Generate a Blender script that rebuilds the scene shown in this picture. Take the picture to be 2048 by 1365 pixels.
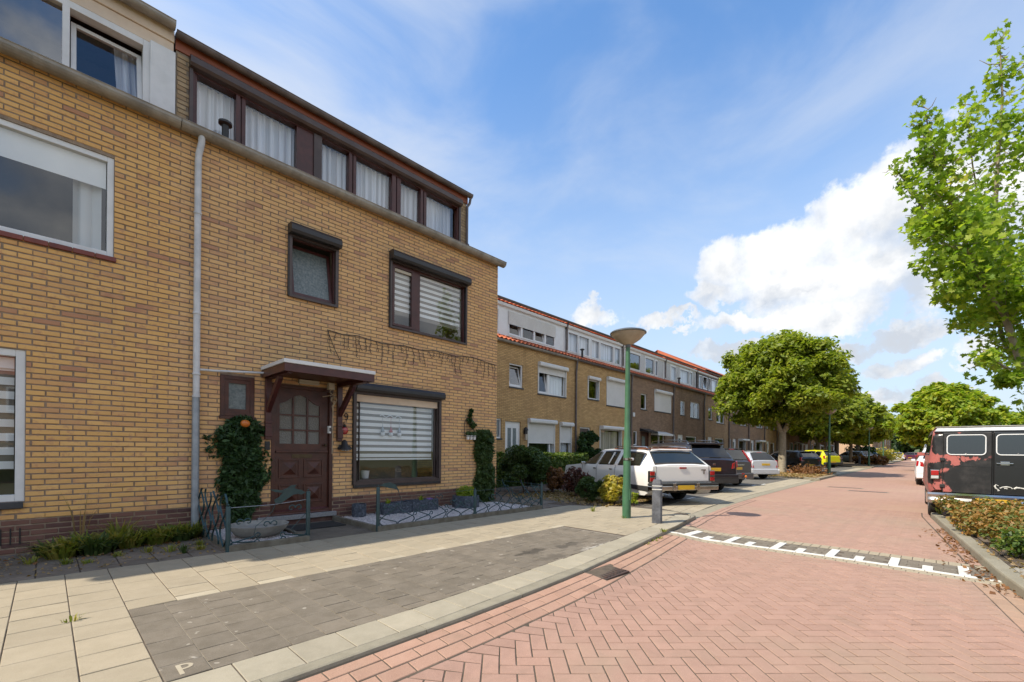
import bpy, math, random
import numpy as np
from mathutils import Matrix, Vector
random.seed(7); rng = np.random.default_rng(7)
S = bpy.context.scene
for o in list(bpy.data.objects): bpy.data.objects.remove(o)
R = math.radians
# ------------------------------------------------------------------ camera, world, sun, exposure
CAMZ = 1.28; FPX = 890.0; HZ = 902.0; ROLL = R(.5); HEAD = R(43.7)
cd = bpy.data.cameras.new('camera'); cam = bpy.data.objects.new('camera', cd); S.collection.objects.link(cam)
cd.sensor_width = 36; cd.lens = FPX*36/2048; cd.sensor_fit = 'HORIZONTAL'
cd.shift_y = (HZ-682.5)/2048; cd.clip_start = .05; cd.clip_end = 3000
fwv = Vector((math.cos(HEAD), math.sin(HEAD), 0)); rtv = Vector((math.sin(HEAD), -math.cos(HEAD), 0)); upv = Vector((0, 0, 1))
cr, sr = math.cos(ROLL), math.sin(ROLL)
cx_ = rtv*cr + upv*sr; cy_ = -rtv*sr + upv*cr
M = Matrix((cx_, cy_, -fwv)).transposed().to_4x4(); M.translation = Vector((0, 0, CAMZ)); cam.matrix_world = M
S.camera = cam
def ray(x, y):                                   # direction of a photograph pixel (2048 wide), used to turn measurements into metres
    a = x-1024; b = HZ-y
    return fwv*FPX + rtv*(a*cr-b*sr) + upv*(a*sr+b*cr)
def at(x, y, depth):
    r = ray(x, y); return r*(depth/FPX) + Vector((0, 0, CAMZ))
def inview(p, m=60):
    q = Vector(p)-Vector((0, 0, CAMZ)); d = q.dot(fwv)
    if d < .3: return False, 0
    a2 = FPX*q.dot(rtv)/d; b2 = FPX*q.dot(upv)/d
    x = 1024+a2*cr+b2*sr; y = HZ-(-a2*sr+b2*cr)
    return (-m < x < 2048+m and -m < y < 1365+m), d
SUNV = Vector((-.619, .245, .745)).normalized()
SKY = .15; EXPO = 1.66
S.view_settings.view_transform = 'Standard'; S.view_settings.look = 'None'; S.view_settings.gamma = 1
S.view_settings.use_curve_mapping = False; S.view_settings.exposure = EXPO
sl = bpy.data.lights.new('sun', 'SUN'); so = bpy.data.objects.new('sun', sl); S.collection.objects.link(so)
sl.energy = 2.0; sl.angle = R(.55); sl.color = (1, .92, .78)
so.rotation_euler = SUNV.to_track_quat('Z', 'Y').to_euler(); so.location = SUNV*60
S.render.engine = 'CYCLES'; S.cycles.max_bounces = 6; S.cycles.transparent_max_bounces = 12; S.cycles.use_denoising = True
S.cycles.diffuse_bounces = 3; S.cycles.glossy_bounces = 3; S.cycles.caustics_reflective = False; S.cycles.caustics_refractive = False
W = bpy.data.worlds.new('World'); S.world = W; W.use_nodes = True
class NT:
    def __init__(s, t): s.t = t; s.n = t.nodes; s.l = t.links
    def add(s, ty, **k):
        n = s.n.new(ty)
        for a, b in k.items(): setattr(n, a, b)
        return n
    def put(s, sock, v):
        if v is None: return
        if isinstance(v, bpy.types.NodeSocket): s.l.new(v, sock)
        else: sock.default_value = v
    def m(s, op, a, b=None, c=None, clamp=False):
        n = s.add('ShaderNodeMath', operation=op, use_clamp=clamp)
        s.put(n.inputs[0], a); s.put(n.inputs[1], b); s.put(n.inputs[2], c) if c is not None else None
        return n.outputs[0]
    def vm(s, op, a, b=None):
        n = s.add('ShaderNodeVectorMath', operation=op); s.put(n.inputs[0], a)
        if b is not None: s.put(n.inputs[1], b)
        return n.outputs['Value' if op in ('LENGTH', 'DOT_PRODUCT', 'DISTANCE') else 'Vector']
    def noise(s, vec, scale, detail=4, rough=.55, dist=0, col=False):
        n = s.add('ShaderNodeTexNoise'); s.put(n.inputs['Vector'], vec)
        n.inputs['Scale'].default_value = scale; n.inputs['Detail'].default_value = detail
        n.inputs['Roughness'].default_value = rough; n.inputs['Distortion'].default_value = dist
        return n.outputs['Color' if col else 'Fac']
    def mix(s, f, a, b, mode='MIX'):
        n = s.add('ShaderNodeMix', data_type='RGBA', blend_type=mode); n.clamp_factor = True
        s.put(n.inputs[0], f)
        for i, v in ((6, a), (7, b)):
            if isinstance(v, (tuple, list)): v = tuple(v)+(1,) if len(v) == 3 else v
            s.put(n.inputs[i], v)
        return n.outputs[2]
    def ss(s, x, lo, hi, a=0., b=1.):
        n = s.add('ShaderNodeMapRange', interpolation_type='SMOOTHSTEP'); s.put(n.inputs[0], x)
        for i, v in zip((1, 2, 3, 4), (lo, hi, a, b)): s.put(n.inputs[i], v)
        return n.outputs[0]
    def ramp(s, f, stops, interp='LINEAR'):
        n = s.add('ShaderNodeValToRGB'); cr = n.color_ramp; cr.interpolation = interp
        while len(cr.elements) < len(stops): cr.elements.new(.5)
        for e, (p, c) in zip(cr.elements, stops): e.position = p; e.color = tuple(c)+(1,)
        s.put(n.inputs[0], f); return n.outputs[0]
def build_world():
    w = NT(W.node_tree); w.n.clear()
    out = w.add('ShaderNodeOutputWorld'); bg = w.add('ShaderNodeBackground'); bg.inputs[1].default_value = SKY
    w.l.new(bg.outputs[0], out.inputs[0])
    sk = w.add('ShaderNodeTexSky', sky_type='NISHITA'); sk.sun_disc = False; sk.sun_elevation = R(48.2)
    sk.sun_rotation = math.atan2(SUNV.x, SUNV.y) % (2*math.pi); sk.air_density = 1.0; sk.dust_density = .7; sk.ozone_density = 1.6
    tc = w.add('ShaderNodeTexCoord'); d = tc.outputs['Generated']
    sx = w.add('ShaderNodeSeparateXYZ'); w.l.new(d, sx.inputs[0]); X, Y, Z = sx.outputs
    el = w.m('ARCSINE', Z); az = w.m('ARCTAN2', Y, X)
    cb = w.add('ShaderNodeCombineXYZ'); w.l.new(az, cb.inputs[0]); w.l.new(el, cb.inputs[1]); ae = cb.outputs[0]
    U = 1/(SKY*2**EXPO)
    n1 = w.noise(d, 5.5, 9, .58); n1b = w.noise(w.vm('ADD', d, (-.02, .02, .035)), 5.5, 9, .58)
    nb = w.m('SUBTRACT', n1, .5)
    blobs = [(1455, 520, 85, 80), (1545, 495, 105, 80), (1660, 440, 90, 95), (1765, 400, 120, 110), (1880, 380, 130, 130), (2010, 400, 150, 150),
             (1420, 585, 80, 38), (1600, 560, 190, 60), (1760, 530, 190, 80), (1920, 540, 170, 110), (1500, 635, 150, 26), (1640, 620, 150, 45),
             (1830, 655, 105, 30), (1195, 640, 60, 26), (1800, 728, 75, 30), (1480, 700, 130, 22), (1960, 690, 120, 40), (1560, 770, 150, 22), (1760, 800, 130, 24), (1330, 640, 70, 16), (1900, 770, 110, 26), (1700, 690, 90, 24), (2200, 480, 200, 160), (2300, 640, 260, 60)]
    wob = w.vm('MULTIPLY', w.vm('SUBTRACT', w.noise(d, 7, 6, .6, 0, True), (.5, .5, .5)), (.17, .15, 0)); wob2 = w.vm('MULTIPLY', w.vm('SUBTRACT', w.noise(d, 24, 6, .65, 0, True), (.5, .5, .5)), (.07, .07, 0))
    ae0 = ae; ae = w.vm('ADD', ae, w.vm('ADD', wob, wob2)); acc = None
    for x, y, rx, ry in blobs:
        r = ray(x, y).normalized(); e0 = math.asin(r.z); a0 = math.atan2(r.y, r.x)
        r2 = ray(x+rx, y).normalized(); a1 = abs(math.atan2(r2.y, r2.x)-a0)
        r3 = ray(x, y-ry).normalized(); e1 = abs(math.asin(r3.z)-e0)
        v = w.vm('MULTIPLY', w.vm('SUBTRACT', ae, (a0, e0, 0)), (1/a1, 1/e1, 0)); q = w.m('SUBTRACT', 1., w.vm('LENGTH', v))
        acc = q if acc is None else w.m('SMOOTH_MAX', acc, q, .25)
    # unseen cumulus round the rest of the horizon, spread wide to brighten shaded fronts
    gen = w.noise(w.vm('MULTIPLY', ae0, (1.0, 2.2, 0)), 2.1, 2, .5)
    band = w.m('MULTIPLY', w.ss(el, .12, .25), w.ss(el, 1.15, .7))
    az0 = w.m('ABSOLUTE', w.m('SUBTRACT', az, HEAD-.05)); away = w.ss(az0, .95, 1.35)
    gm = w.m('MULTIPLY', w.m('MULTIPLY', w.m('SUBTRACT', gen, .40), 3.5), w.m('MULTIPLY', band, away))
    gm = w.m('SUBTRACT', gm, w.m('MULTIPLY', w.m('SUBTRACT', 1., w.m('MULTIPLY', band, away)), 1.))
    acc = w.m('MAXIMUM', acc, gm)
    dens = w.m('ADD', acc, w.m('MULTIPLY', nb, 1.1))
    mask = w.ss(dens, .0, .30)
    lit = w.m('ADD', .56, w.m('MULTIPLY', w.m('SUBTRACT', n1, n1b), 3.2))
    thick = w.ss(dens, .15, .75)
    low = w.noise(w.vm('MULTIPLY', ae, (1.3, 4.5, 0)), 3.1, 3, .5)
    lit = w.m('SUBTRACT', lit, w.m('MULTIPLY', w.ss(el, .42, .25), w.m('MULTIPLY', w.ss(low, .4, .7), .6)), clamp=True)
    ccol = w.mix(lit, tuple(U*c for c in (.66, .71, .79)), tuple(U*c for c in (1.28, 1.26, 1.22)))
    # thin high cirrus and the pale haze towards the horizon
    st = w.vm('MULTIPLY', d, (1.1, 1.6, 3.4)); rot = w.add('ShaderNodeVectorRotate', rotation_type='AXIS_ANGLE')
    w.put(rot.inputs['Vector'], st); rot.inputs['Axis'].default_value = (.7, -.7, 0); rot.inputs['Angle'].default_value = .45
    ci = w.noise(rot.outputs[0], 1.7, 7, .55, .5)
    ci2 = w.noise(w.vm('MULTIPLY', d, (1, 1, 2)), 1.1, 3, .5)
    left = w.ss(az, HEAD-.35, HEAD+.75)
    cir = w.m('MULTIPLY', w.ss(w.m('ADD', w.m('ADD', ci, w.m('MULTIPLY', w.m('SUBTRACT', ci2, .5), .8)), w.m('MULTIPLY', left, .20)), .36, .80), w.m('ADD', .46, w.m('MULTIPLY', left, .40)))
    haze = w.m('MULTIPLY', w.ss(el, .78, .0), .86)
    base = w.mix(haze, w.mix(1., sk.outputs[0], (.40, .535, .625), 'MULTIPLY'), tuple(U*c for c in (.67, .76, .86)))
    base = w.mix(cir, base, tuple(U*c for c in (.80, .85, .93)))
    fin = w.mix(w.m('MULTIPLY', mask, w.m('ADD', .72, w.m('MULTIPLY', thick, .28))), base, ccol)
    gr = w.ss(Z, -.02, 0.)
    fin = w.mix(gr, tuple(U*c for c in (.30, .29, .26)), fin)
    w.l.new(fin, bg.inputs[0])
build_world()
# ------------------------------------------------------------------ materials
MATS = {}
def newmat(name):
    m = bpy.data.materials.new(name); m.use_nodes = True; t = NT(m.node_tree)
    b = t.n['Principled BSDF']; MATS[name] = m
    return m, t, b
def rnd(t):                                       # a value that differs per separate piece, in one mesh or over many objects
    g = t.add('ShaderNodeNewGeometry'); oi = t.add('ShaderNodeObjectInfo')
    return t.m('FRACT', t.m('ADD', t.m('MULTIPLY', g.outputs['Random Per Island'], 7.31), t.m('MULTIPLY', oi.outputs['Random'], 13.7)))
def pos(t, local=False):
    return t.add('ShaderNodeTexCoord').outputs['Object'] if local else t.add('ShaderNodeNewGeometry').outputs['Position']
def pmat(name, c1, c2=None, ns=3, rough=.7, metal=0, bump=0, bs=40, var=0, c3=None, ns3=.6, f3=.5, spec=.5, grime=0, local=False, coat=0, dist=.01):
    m, t, b = newmat(name); p = pos(t, local)
    col = t.mix(t.ss(t.noise(p, ns, 5, .6), .3, .7), c1, c2 if c2 else tuple(x*.8 for x in c1))
    if c3: col = t.mix(t.m('MULTIPLY', t.ss(t.noise(p, ns3, 5, .65), .48, .66), f3), col, c3)
    if var:
        r = rnd(t); col = t.mix(1., col, t.ramp(r, [(0, (1-var,)*3), (.5, (1, 1, 1)), (1, (1+var,)*3)]), 'MULTIPLY')
    if grime: col = t.mix(t.m('MULTIPLY', t.ss(t.noise(p, 1.7, 7, .7, .6), .45, .75), grime), col, (.09, .08, .065))
    t.put(b.inputs['Base Color'], col); b.inputs['Roughness'].default_value = rough; b.inputs['Metallic'].default_value = metal
    b.inputs['Specular IOR Level'].default_value = spec; b.inputs['Coat Weight'].default_value = coat
    if bump:
        bn = t.add('ShaderNodeBump'); bn.inputs['Strength'].default_value = bump; bn.inputs['Distance'].default_value = dist
        t.put(bn.inputs['Height'], t.noise(p, bs, 5, .65)); t.put(b.inputs['Normal'], bn.outputs[0])
    return m
def brickmat(name, stops, blot, mott=.5, grime=.25):
    m, t, b = newmat(name); p = pos(t); r = rnd(t)
    low = t.noise(p, .55, 5, .65)
    f = t.m('ADD', r, t.m('MULTIPLY', t.m('SUBTRACT', low, .5), .75), clamp=True)
    col = t.ramp(f, stops)
    col = t.mix(t.m('MULTIPLY', t.ss(t.noise(p, 13, 5, .6), .52, .68), mott), col, blot)
    col = t.mix(t.m('MULTIPLY', t.ss(t.noise(t.vm('MULTIPLY', p, (1, 1, .45)), 1.3, 6, .65), .52, .74), grime), col, (.24, .16, .10))
    sp = t.ss(t.noise(p, 130, 3, .6), .66, .75); col = t.mix(t.m('MULTIPLY', sp, .5), col, (.12, .08, .05))
    t.put(b.inputs['Base Color'], col); b.inputs['Roughness'].default_value = .85; b.inputs['Specular IOR Level'].default_value = .25
    bn = t.add('ShaderNodeBump'); bn.inputs['Strength'].default_value = .5; bn.inputs['Distance'].default_value = .006
    t.put(bn.inputs['Height'], t.noise(p, 70, 6, .7)); t.put(b.inputs['Normal'], bn.outputs[0])
    return m
YB = [(0, (.78, .465, .178)), (.3, (.74, .43, .155)), (.65, (.70, .40, .148)), (.88, (.67, .375, .155)), (.965, (.58, .32, .155)), (1, (.49, .25, .14))]
brickmat('brick_yellow', YB, (.48, .245, .15), .6, .16)
YB2 = [(0, (.76, .475, .22)), (.35, (.72, .44, .195)), (.65, (.69, .415, .188)), (.88, (.66, .385, .19)), (.965, (.58, .34, .18)), (1, (.49, .27, .16))]
brickmat('brick_ochre', YB2, (.50, .28, .18), .6, .16)
brickmat('brick_plinth', [(0, (.20, .10, .075)), (.5, (.155, .075, .06)), (1, (.10, .055, .05))], (.17, .11, .09), .4, .4)
brickmat('brick_tan', [(0, (.50, .38, .24)), (.6, (.44, .32, .19)), (1, (.36, .25, .15))], (.4, .3, .2), .3, .2)
pmat('mortar', (.33, .245, .175), (.23, .17, .12), 14, .95, bump=.5, bs=90)
pmat('mortar_pale', (.34, .28, .21), (.22, .18, .14), 14, .95, bump=.5, bs=90)
def farbrick(name, a, b_, mo, alt, axis='x'):      # walls too far off for single bricks to show
    m, t, b = newmat(name); p = pos(t); s = t.add('ShaderNodeSeparateXYZ'); t.l.new(p, s.inputs[0])
    c = t.add('ShaderNodeCombineXYZ'); t.l.new(s.outputs[0 if axis == 'x' else 1], c.inputs[0]); t.l.new(s.outputs[2], c.inputs[1])
    bt = t.add('ShaderNodeTexBrick'); t.l.new(c.outputs[0], bt.inputs['Vector']); bt.inputs['Scale'].default_value = 1
    bt.inputs['Brick Width'].default_value = .2215; bt.inputs['Row Height'].default_value = .0625; bt.inputs['Mortar Size'].default_value = .006
    bt.inputs['Mortar Smooth'].default_value = .3; bt.inputs['Bias'].default_value = -.2
    for i, v in ((1, a), (2, b_), (3, mo)): bt.inputs[i].default_value = tuple(v)+(1,)
    col = t.mix(t.m('MULTIPLY', t.ss(t.noise(p, .8, 6, .7), .42, .68), .55), bt.outputs[0], alt)
    col = t.mix(t.m('MULTIPLY', t.ss(t.noise(t.vm('MULTIPLY', p, (2, 2, .35)), 1.1, 5, .6), .5, .8), .5), col, tuple(x*.55 for x in alt))
    t.put(b.inputs['Base Color'], col); b.inputs['Roughness'].default_value = .9; b.inputs['Specular IOR Level'].default_value = .2
    bn = t.add('ShaderNodeBump'); bn.inputs['Strength'].default_value = .6; bn.inputs['Distance'].default_value = .008; bn.invert = True
    t.put(bn.inputs['Height'], bt.outputs['Fac']); t.put(b.inputs['Normal'], bn.outputs[0]); return m
farbrick('wall_amber', (.60, .385, .17), (.44, .27, .115), (.15, .11, .075), (.36, .225, .11))
farbrick('wall_umber', (.34, .225, .145), (.23, .15, .10), (.10, .075, .055), (.185, .125, .085))
farbrick('wall_mid', (.46, .30, .165), (.33, .21, .12), (.13, .10, .07), (.26, .165, .10))
farbrick('gable_pink', (.55, .36, .24), (.46, .29, .19), (.38, .28, .20), (.50, .33, .22), 'y')
farbrick('gable_yellow', (.48, .30, .12), (.38, .22, .09), (.2, .15, .1), (.33, .2, .1), 'y')
pmat('white_paint', (.74, .74, .73), (.66, .66, .65), 5, .45, grime=.06)
pmat('cream_board', (.72, .58, .44), (.64, .50, .37), 4, .55, grime=.1)
pmat('white_plastic', (.78, .78, .77), (.72, .72, .71), 4, .35)
pmat('shutter_white', (.70, .69, .66), (.64, .63, .60), 2, .5)
pmat('red_wood', (.085, .026, .015), (.052, .017, .011), 8, .38, bump=.15, bs=60, local=False)
pmat('plum_wood', (.085, .024, .020), (.055, .016, .014), 8, .35)
pmat('rust_board', (.30, .085, .035), (.24, .065, .03), 5, .5)
pmat('brown_alu', (.085, .062, .056), (.06, .043, .04), 4, .4, metal=.2)
pmat('dark_alu', (.028, .027, .030), (.02, .019, .021), 4, .38)
pmat('brown_gutter', (.16, .13, .12), (.10, .08, .075), 6, .5, metal=.2, grime=.3)
pmat('zinc', (.37, .34, .295), (.24, .22, .19), 5, .5, metal=.35, bump=.1, bs=20, grime=.35)
pmat('zinc_white', (.58, .60, .62), (.42, .44, .46), 9, .5, grime=.3)
pmat('zinc_pipe', (.36, .39, .42), (.27, .30, .33), 9, .5, metal=.4, grime=.15)
pmat('pvc_white', (.66, .66, .66), (.50, .51, .52), 6, .45, grime=.12)
pmat('dark_iron', (.014, .013, .014), (.022, .02, .02), 12, .5)
pmat('slate_sill', (.035, .037, .042), (.05, .05, .055), 8, .5)
pmat('stone_step', (.30, .30, .30), (.16, .16, .17), 120, .7, bump=.2)
pmat('red_sill', (.20, .05, .035), (.14, .04, .03), 12, .6, var=.2)
pmat('brass', (.10, .075, .045), (.07, .05, .03), 9, .4, metal=.8)
pmat('rope', (.50, .40, .27), (.38, .3, .2), 60, .9)
pmat('lamp_cream', (.62, .55, .45), (.5, .45, .36), 6, .5)
pmat('orange_tile', (.52, .135, .05), (.40, .095, .035), 4, .65, var=.28, grime=.25)
pmat('orange_roof', (.46, .125, .05), (.36, .09, .035), 2.5, .7, bump=.3, bs=8, grime=.3)
pmat('lead', (.09, .09, .095), (.06, .06, .065), 5, .6)
pmat('green_metal', (.020, .075, .052), (.014, .055, .038), 9, .38, grime=.25)
pmat('lamp_post_paint', (.055, .15, .075), (.04, .115, .058), 6, .42, grime=.22)
pmat('fence_paint', (.022, .062, .066), (.014, .04, .045), 14, .35, grime=.2)
pmat('lamp_bowl', (.46, .38, .28), (.34, .28, .2), 4, .35, grime=.25)
pmat('lamp_cap', (.12, .13, .14), (.08, .085, .09), 4, .4)
pmat('black_plastic', (.02, .02, .021), (.03, .03, .03), 6, .5)
pmat('rubber', (.018, .018, .018), (.028, .027, .025), 20, .85, bump=.2, bs=60)
pmat('rim_metal', (.42, .42, .43), (.3, .3, .31), 6, .35, metal=.8)
pmat('chrome', (.62, .60, .57), (.46, .43, .40), 5, .16, metal=1, grime=.1)
pmat('bollard_paint', (.13, .135, .15), (.065, .068, .078), 9, .7, bump=.5, bs=16, grime=.4, dist=.02)
pmat('dark_planter', (.065, .078, .10), (.035, .042, .056), 14, .7, bump=1, bs=28, dist=.03, c3=(.20, .23, .28), ns3=30, f3=.6)
pmat('concrete', (.30, .29, .26), (.22, .21, .185), 7, .9, bump=.3, bs=60, grime=.2)
pmat('weathered_curb', (.19, .17, .13), (.12, .10, .07), 9, .9, bump=.4, bs=50)
pmat('soil', (.13, .095, .065), (.075, .055, .04), 9, 1, bump=1, bs=20, dist=.05, c3=(.26, .19, .12), ns3=3)
pmat('grass_ground', (.09, .11, .035), (.13, .115, .05), 1.5, 1, bump=1, bs=12, dist=.05)
pmat('sand_pale', (.27, .24, .19), (.19, .165, .13), 9, 1)
pmat('iron_cover', (.10, .06, .045), (.06, .045, .04), 30, .7, metal=.4)
pmat('joint_sand', (.12, .09, .065), (.07, .055, .04), 12, 1, bump=.4, bs=80)
PZ_ = .10
def stonemat(name, c1, c2, sp, var, gr, stain, sc=3., blot=None):
    m, t, b = newmat(name); p = pos(t); r = rnd(t)
    col = t.mix(t.ss(t.noise(p, 7, 6, .65), .3, .7), c1, c2)
    col = t.mix(1., col, t.ramp(r, [(0, (1-var, 1-var*1.05, 1-var*1.1)), (.5, (1, 1, 1)), (1, (1+var, 1+var*.9, 1+var*.8))]), 'MULTIPLY')
    s1 = t.ss(t.noise(p, 210, 2, .5), .60, .72); col = t.mix(t.m('MULTIPLY', s1, sp), col, tuple(x*1.75 for x in c1))
    s2 = t.ss(t.noise(t.vm('ADD', p, (5, 3, 1)), 170, 2, .5), .60, .72); col = t.mix(t.m('MULTIPLY', s2, sp), col, tuple(x*.45 for x in c2))
    col = t.mix(t.m('MULTIPLY', t.ss(t.noise(p, .5, 6, .6, .6), .45, .72), gr), col, stain)
    col = t.mix(t.m('MULTIPLY', t.ss(t.noise(p, sc, 6, .7, .3), .5, .8), gr*.7), col, tuple(x*.6 for x in stain))
    if blot:
        col = t.mix(t.m('MULTIPLY', t.ss(t.noise(p, 11, 2, .5), .69, .72), .55), col, blot)
        # old oil stains and a splash of whitish paint near the far end of the strip
        wn = t.vm('MULTIPLY', t.vm('SUBTRACT', t.noise(p, 5, 4, .6, 0, True), (.5, .5, .5)), (.5, .5, 0)); pw = t.vm('ADD', p, wn)
        for (sx_, sy_, rx_, ry_, cc, am) in ((3.95, 3.42, .32, .12, (.045, .038, .030), .75), (4.55, 3.35, .30, .12, (.05, .042, .034), .6), (3.90, 3.12, .35, .13, (.06, .05, .04), .5), (4.72, 3.05, .28, .10, (.45, .42, .37), .6)):
            dd = t.vm('LENGTH', t.vm('MULTIPLY', t.vm('SUBTRACT', pw, (sx_, sy_, PZ_)), (1/rx_, 1/ry_, 0)))
            col = t.mix(t.m('MULTIPLY', t.ss(dd, 1.0, .55), am), col, cc)
    t.put(b.inputs['Base Color'], col); b.inputs['Roughness'].default_value = .88; b.inputs['Specular IOR Level'].default_value = .3
    bn = t.add('ShaderNodeBump'); bn.inputs['Strength'].default_value = .45; bn.inputs['Distance'].default_value = .004
    t.put(bn.inputs['Height'], t.noise(p, 160, 3, .6)); t.put(b.inputs['Normal'], bn.outputs[0]); return m
stonemat('paver_red', (.368, .228, .175), (.333, .204, .155), .5, .055, .55, (.31, .23, .165))
stonemat('paver_red_worn', (.39, .24, .175), (.36, .215, .155), .5, .08, .6, (.32, .24, .16))
stonemat('tile_cream', (.35, .295, .212), (.315, .265, .187), .35, .06, .35, (.33, .28, .20))
stonemat('tile_cream_pale', (.41, .355, .265), (.375, .325, .235), .25, .08, .2, (.42, .36, .27))
stonemat('slab_cream', (.35, .31, .235), (.31, .275, .205), .3, .08, .4, (.30, .27, .2))
stonemat('kerb_stone', (.29, .26, .195), (.24, .215, .16), .35, .10, .5, (.2, .18, .13))
stonemat('tile_dark', (.185, .157, .122), (.145, .122, .092), .5, .10, .3, (.19, .165, .135), 3., (.42, .38, .32))
stonemat('tile_old', (.20, .165, .13), (.14, .115, .09), .3, .16, .6, (.11, .095, .07))
stonemat('tile_grey', (.36, .335, .285), (.29, .27, .23), .3, .10, .4, (.25, .22, .17))
stonemat('asphalt_bay', (.16, .145, .125), (.12, .11, .095), .5, .06, .4, (.18, .165, .145))
stonemat('strip_cream', (.37, .32, .235), (.33, .28, .205), .3, .08, .4, (.3, .26, .19))
stonemat('white_line', (.66, .645, .60), (.56, .545, .50), .3, .08, .35, (.5, .47, .4))
stonemat('gravel_white', (.62, .58, .56), (.45, .40, .39), .2, .35, .0, (.4, .4, .4))
def roadfar():
    m, t, b = newmat('road_far'); p = pos(t); rt = t.add('ShaderNodeVectorRotate'); t.put(rt.inputs['Vector'], p); rt.inputs['Angle'].default_value = R(45)
    bt = t.add('ShaderNodeTexBrick'); t.l.new(rt.outputs[0], bt.inputs['Vector']); bt.inputs['Scale'].default_value = 1
    bt.inputs['Brick Width'].default_value = .205; bt.inputs['Row Height'].default_value = .105; bt.inputs['Mortar Size'].default_value = .004
    for i, v in ((1, (.385, .235, .178)), (2, (.35, .21, .158)), (3, (.26, .165, .12))): bt.inputs[i].default_value = v+(1,)
    col = t.mix(t.m('MULTIPLY', t.ss(t.noise(p, .4, 6, .6, .5), .42, .7), .5), bt.outputs[0], (.40, .27, .19))
    col = t.mix(t.m('MULTIPLY', t.ss(t.noise(t.vm('MULTIPLY', p, (.25, 2.2, 1)), 1, 4, .6), .52, .8), .4), col, (.30, .2, .15))
    t.put(b.inputs['Base Color'], col); b.inputs['Roughness'].default_value = .9; b.inputs['Specular IOR Level'].default_value = .3
roadfar()
def glassmat(name, refl=.12, tint=(.75, .8, .82), k=1.4):
    m, t, b = newmat(name); t.n.remove(b); o = t.n['Material Output']
    g = t.add('ShaderNodeBsdfGlossy'); g.inputs['Roughness'].default_value = .015; g.inputs['Color'].default_value = (.95, .97, 1, 1)
    tr = t.add('ShaderNodeBsdfTransparent'); tr.inputs[0].default_value = tint+(1,)
    ge = t.add('ShaderNodeNewGeometry'); ca = t.m('ABSOLUTE', t.vm('DOT_PRODUCT', ge.outputs['Normal'], ge.outputs['Incoming'])); fr = t.m('ADD', .043, t.m('MULTIPLY', .957, t.m('POWER', t.m('SUBTRACT', 1., ca), 5.)))
    mx = t.add('ShaderNodeMixShader'); t.put(mx.inputs[0], t.m('ADD', t.m('MULTIPLY', fr, k), refl, clamp=True))
    t.l.new(tr.outputs[0], mx.inputs[1]); t.l.new(g.outputs[0], mx.inputs[2]); t.l.new(mx.outputs[0], o.inputs[0]); return m
glassmat('glass', .05, (.92, .95, .97), 1.3); glassmat('glass_sky', .16, (.55, .6, .65), 1.2); glassmat('car_glass', .05, (.50, .60, .57), 1.0); glassmat('van_glass', .08, (.10, .11, .12), 1.); glassmat('car_glass_dark', .05, (.2, .22, .23), 1.0)
m_, t_, b_ = newmat('pebbled_glass'); t_.put(b_.inputs['Base Color'], t_.mix(t_.noise(pos(t_), 60, 3), (.13, .13, .12), (.30, .30, .28))); b_.inputs['Roughness'].default_value = .18
bn_ = t_.add('ShaderNodeBump'); bn_.inputs['Strength'].default_value = 1; bn_.inputs['Distance'].default_value = .02
t_.put(bn_.inputs['Height'], t_.noise(pos(t_), 75, 3)); t_.put(b_.inputs['Normal'], bn_.outputs[0])
pmat('frosted_glass', (.10, .13, .13), (.19, .22, .22), 30, .22, bump=.3, bs=80)
def leafmat(name, stops, trans=.35, rough=.5):
    m, t, b = newmat(name); o = t.n['Material Output']; p = pos(t)
    r = rnd(t); f = t.m('ADD', t.m('MULTIPLY', r, .62), t.m('MULTIPLY', t.m('SUBTRACT', t.noise(p, .9, 4, .6), .25), .75), clamp=True)
    c = t.ramp(f, stops); t.put(b.inputs['Base Color'], c); b.inputs['Roughness'].default_value = rough; b.inputs['Specular IOR Level'].default_value = .35
    tl = t.add('ShaderNodeBsdfTranslucent'); t.put(tl.inputs[0], t.mix(1., c, (1.5, 1.6, .7), 'MULTIPLY'))
    mx = t.add('ShaderNodeMixShader'); mx.inputs[0].default_value = trans
    t.l.new(b.outputs[0], mx.inputs[1]); t.l.new(tl.outputs[0], mx.inputs[2]); t.l.new(mx.outputs[0], o.inputs[0]); return m
leafmat('leaf_maple', [(0, (.09, .17, .02)), (.3, (.18, .28, .03)), (.6, (.27, .36, .04)), (.85, (.38, .42, .05)), (.95, (.42, .30, .05)), (1, (.44, .20, .05))], .52)
leafmat('leaf_street', [(0, (.09, .135, .018)), (.4, (.18, .235, .028)), (.7, (.29, .32, .04)), (.9, (.38, .37, .055)), (1, (.46, .40, .09))], .5)
leafmat('leaf_lime', [(0, (.10, .19, .02)), (.35, (.20, .29, .028)), (.65, (.34, .38, .035)), (.88, (.36, .34, .04)), (1, (.42, .28, .05))], .45)
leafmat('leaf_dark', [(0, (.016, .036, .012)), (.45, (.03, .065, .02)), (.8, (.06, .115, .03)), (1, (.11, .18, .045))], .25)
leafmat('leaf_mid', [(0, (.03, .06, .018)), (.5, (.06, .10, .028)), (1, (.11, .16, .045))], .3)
leafmat('leaf_hedge', [(0, (.035, .075, .018)), (.5, (.08, .13, .025)), (.8, (.19, .24, .04)), (1, (.33, .34, .06))], .35)
leafmat('leaf_orange', [(0, (.07, .12, .03)), (.3, (.13, .16, .04)), (.52, (.25, .16, .045)), (.75, (.36, .18, .05)), (1, (.40, .28, .06))], .3)
leafmat('leaf_rust', [(0, (.10, .05, .025)), (.5, (.22, .10, .04)), (1, (.34, .17, .06))], .3)
leafmat('leaf_purple', [(0, (.04, .015, .012)), (.5, (.085, .028, .018)), (1, (.15, .055, .03))], .25)
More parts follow.
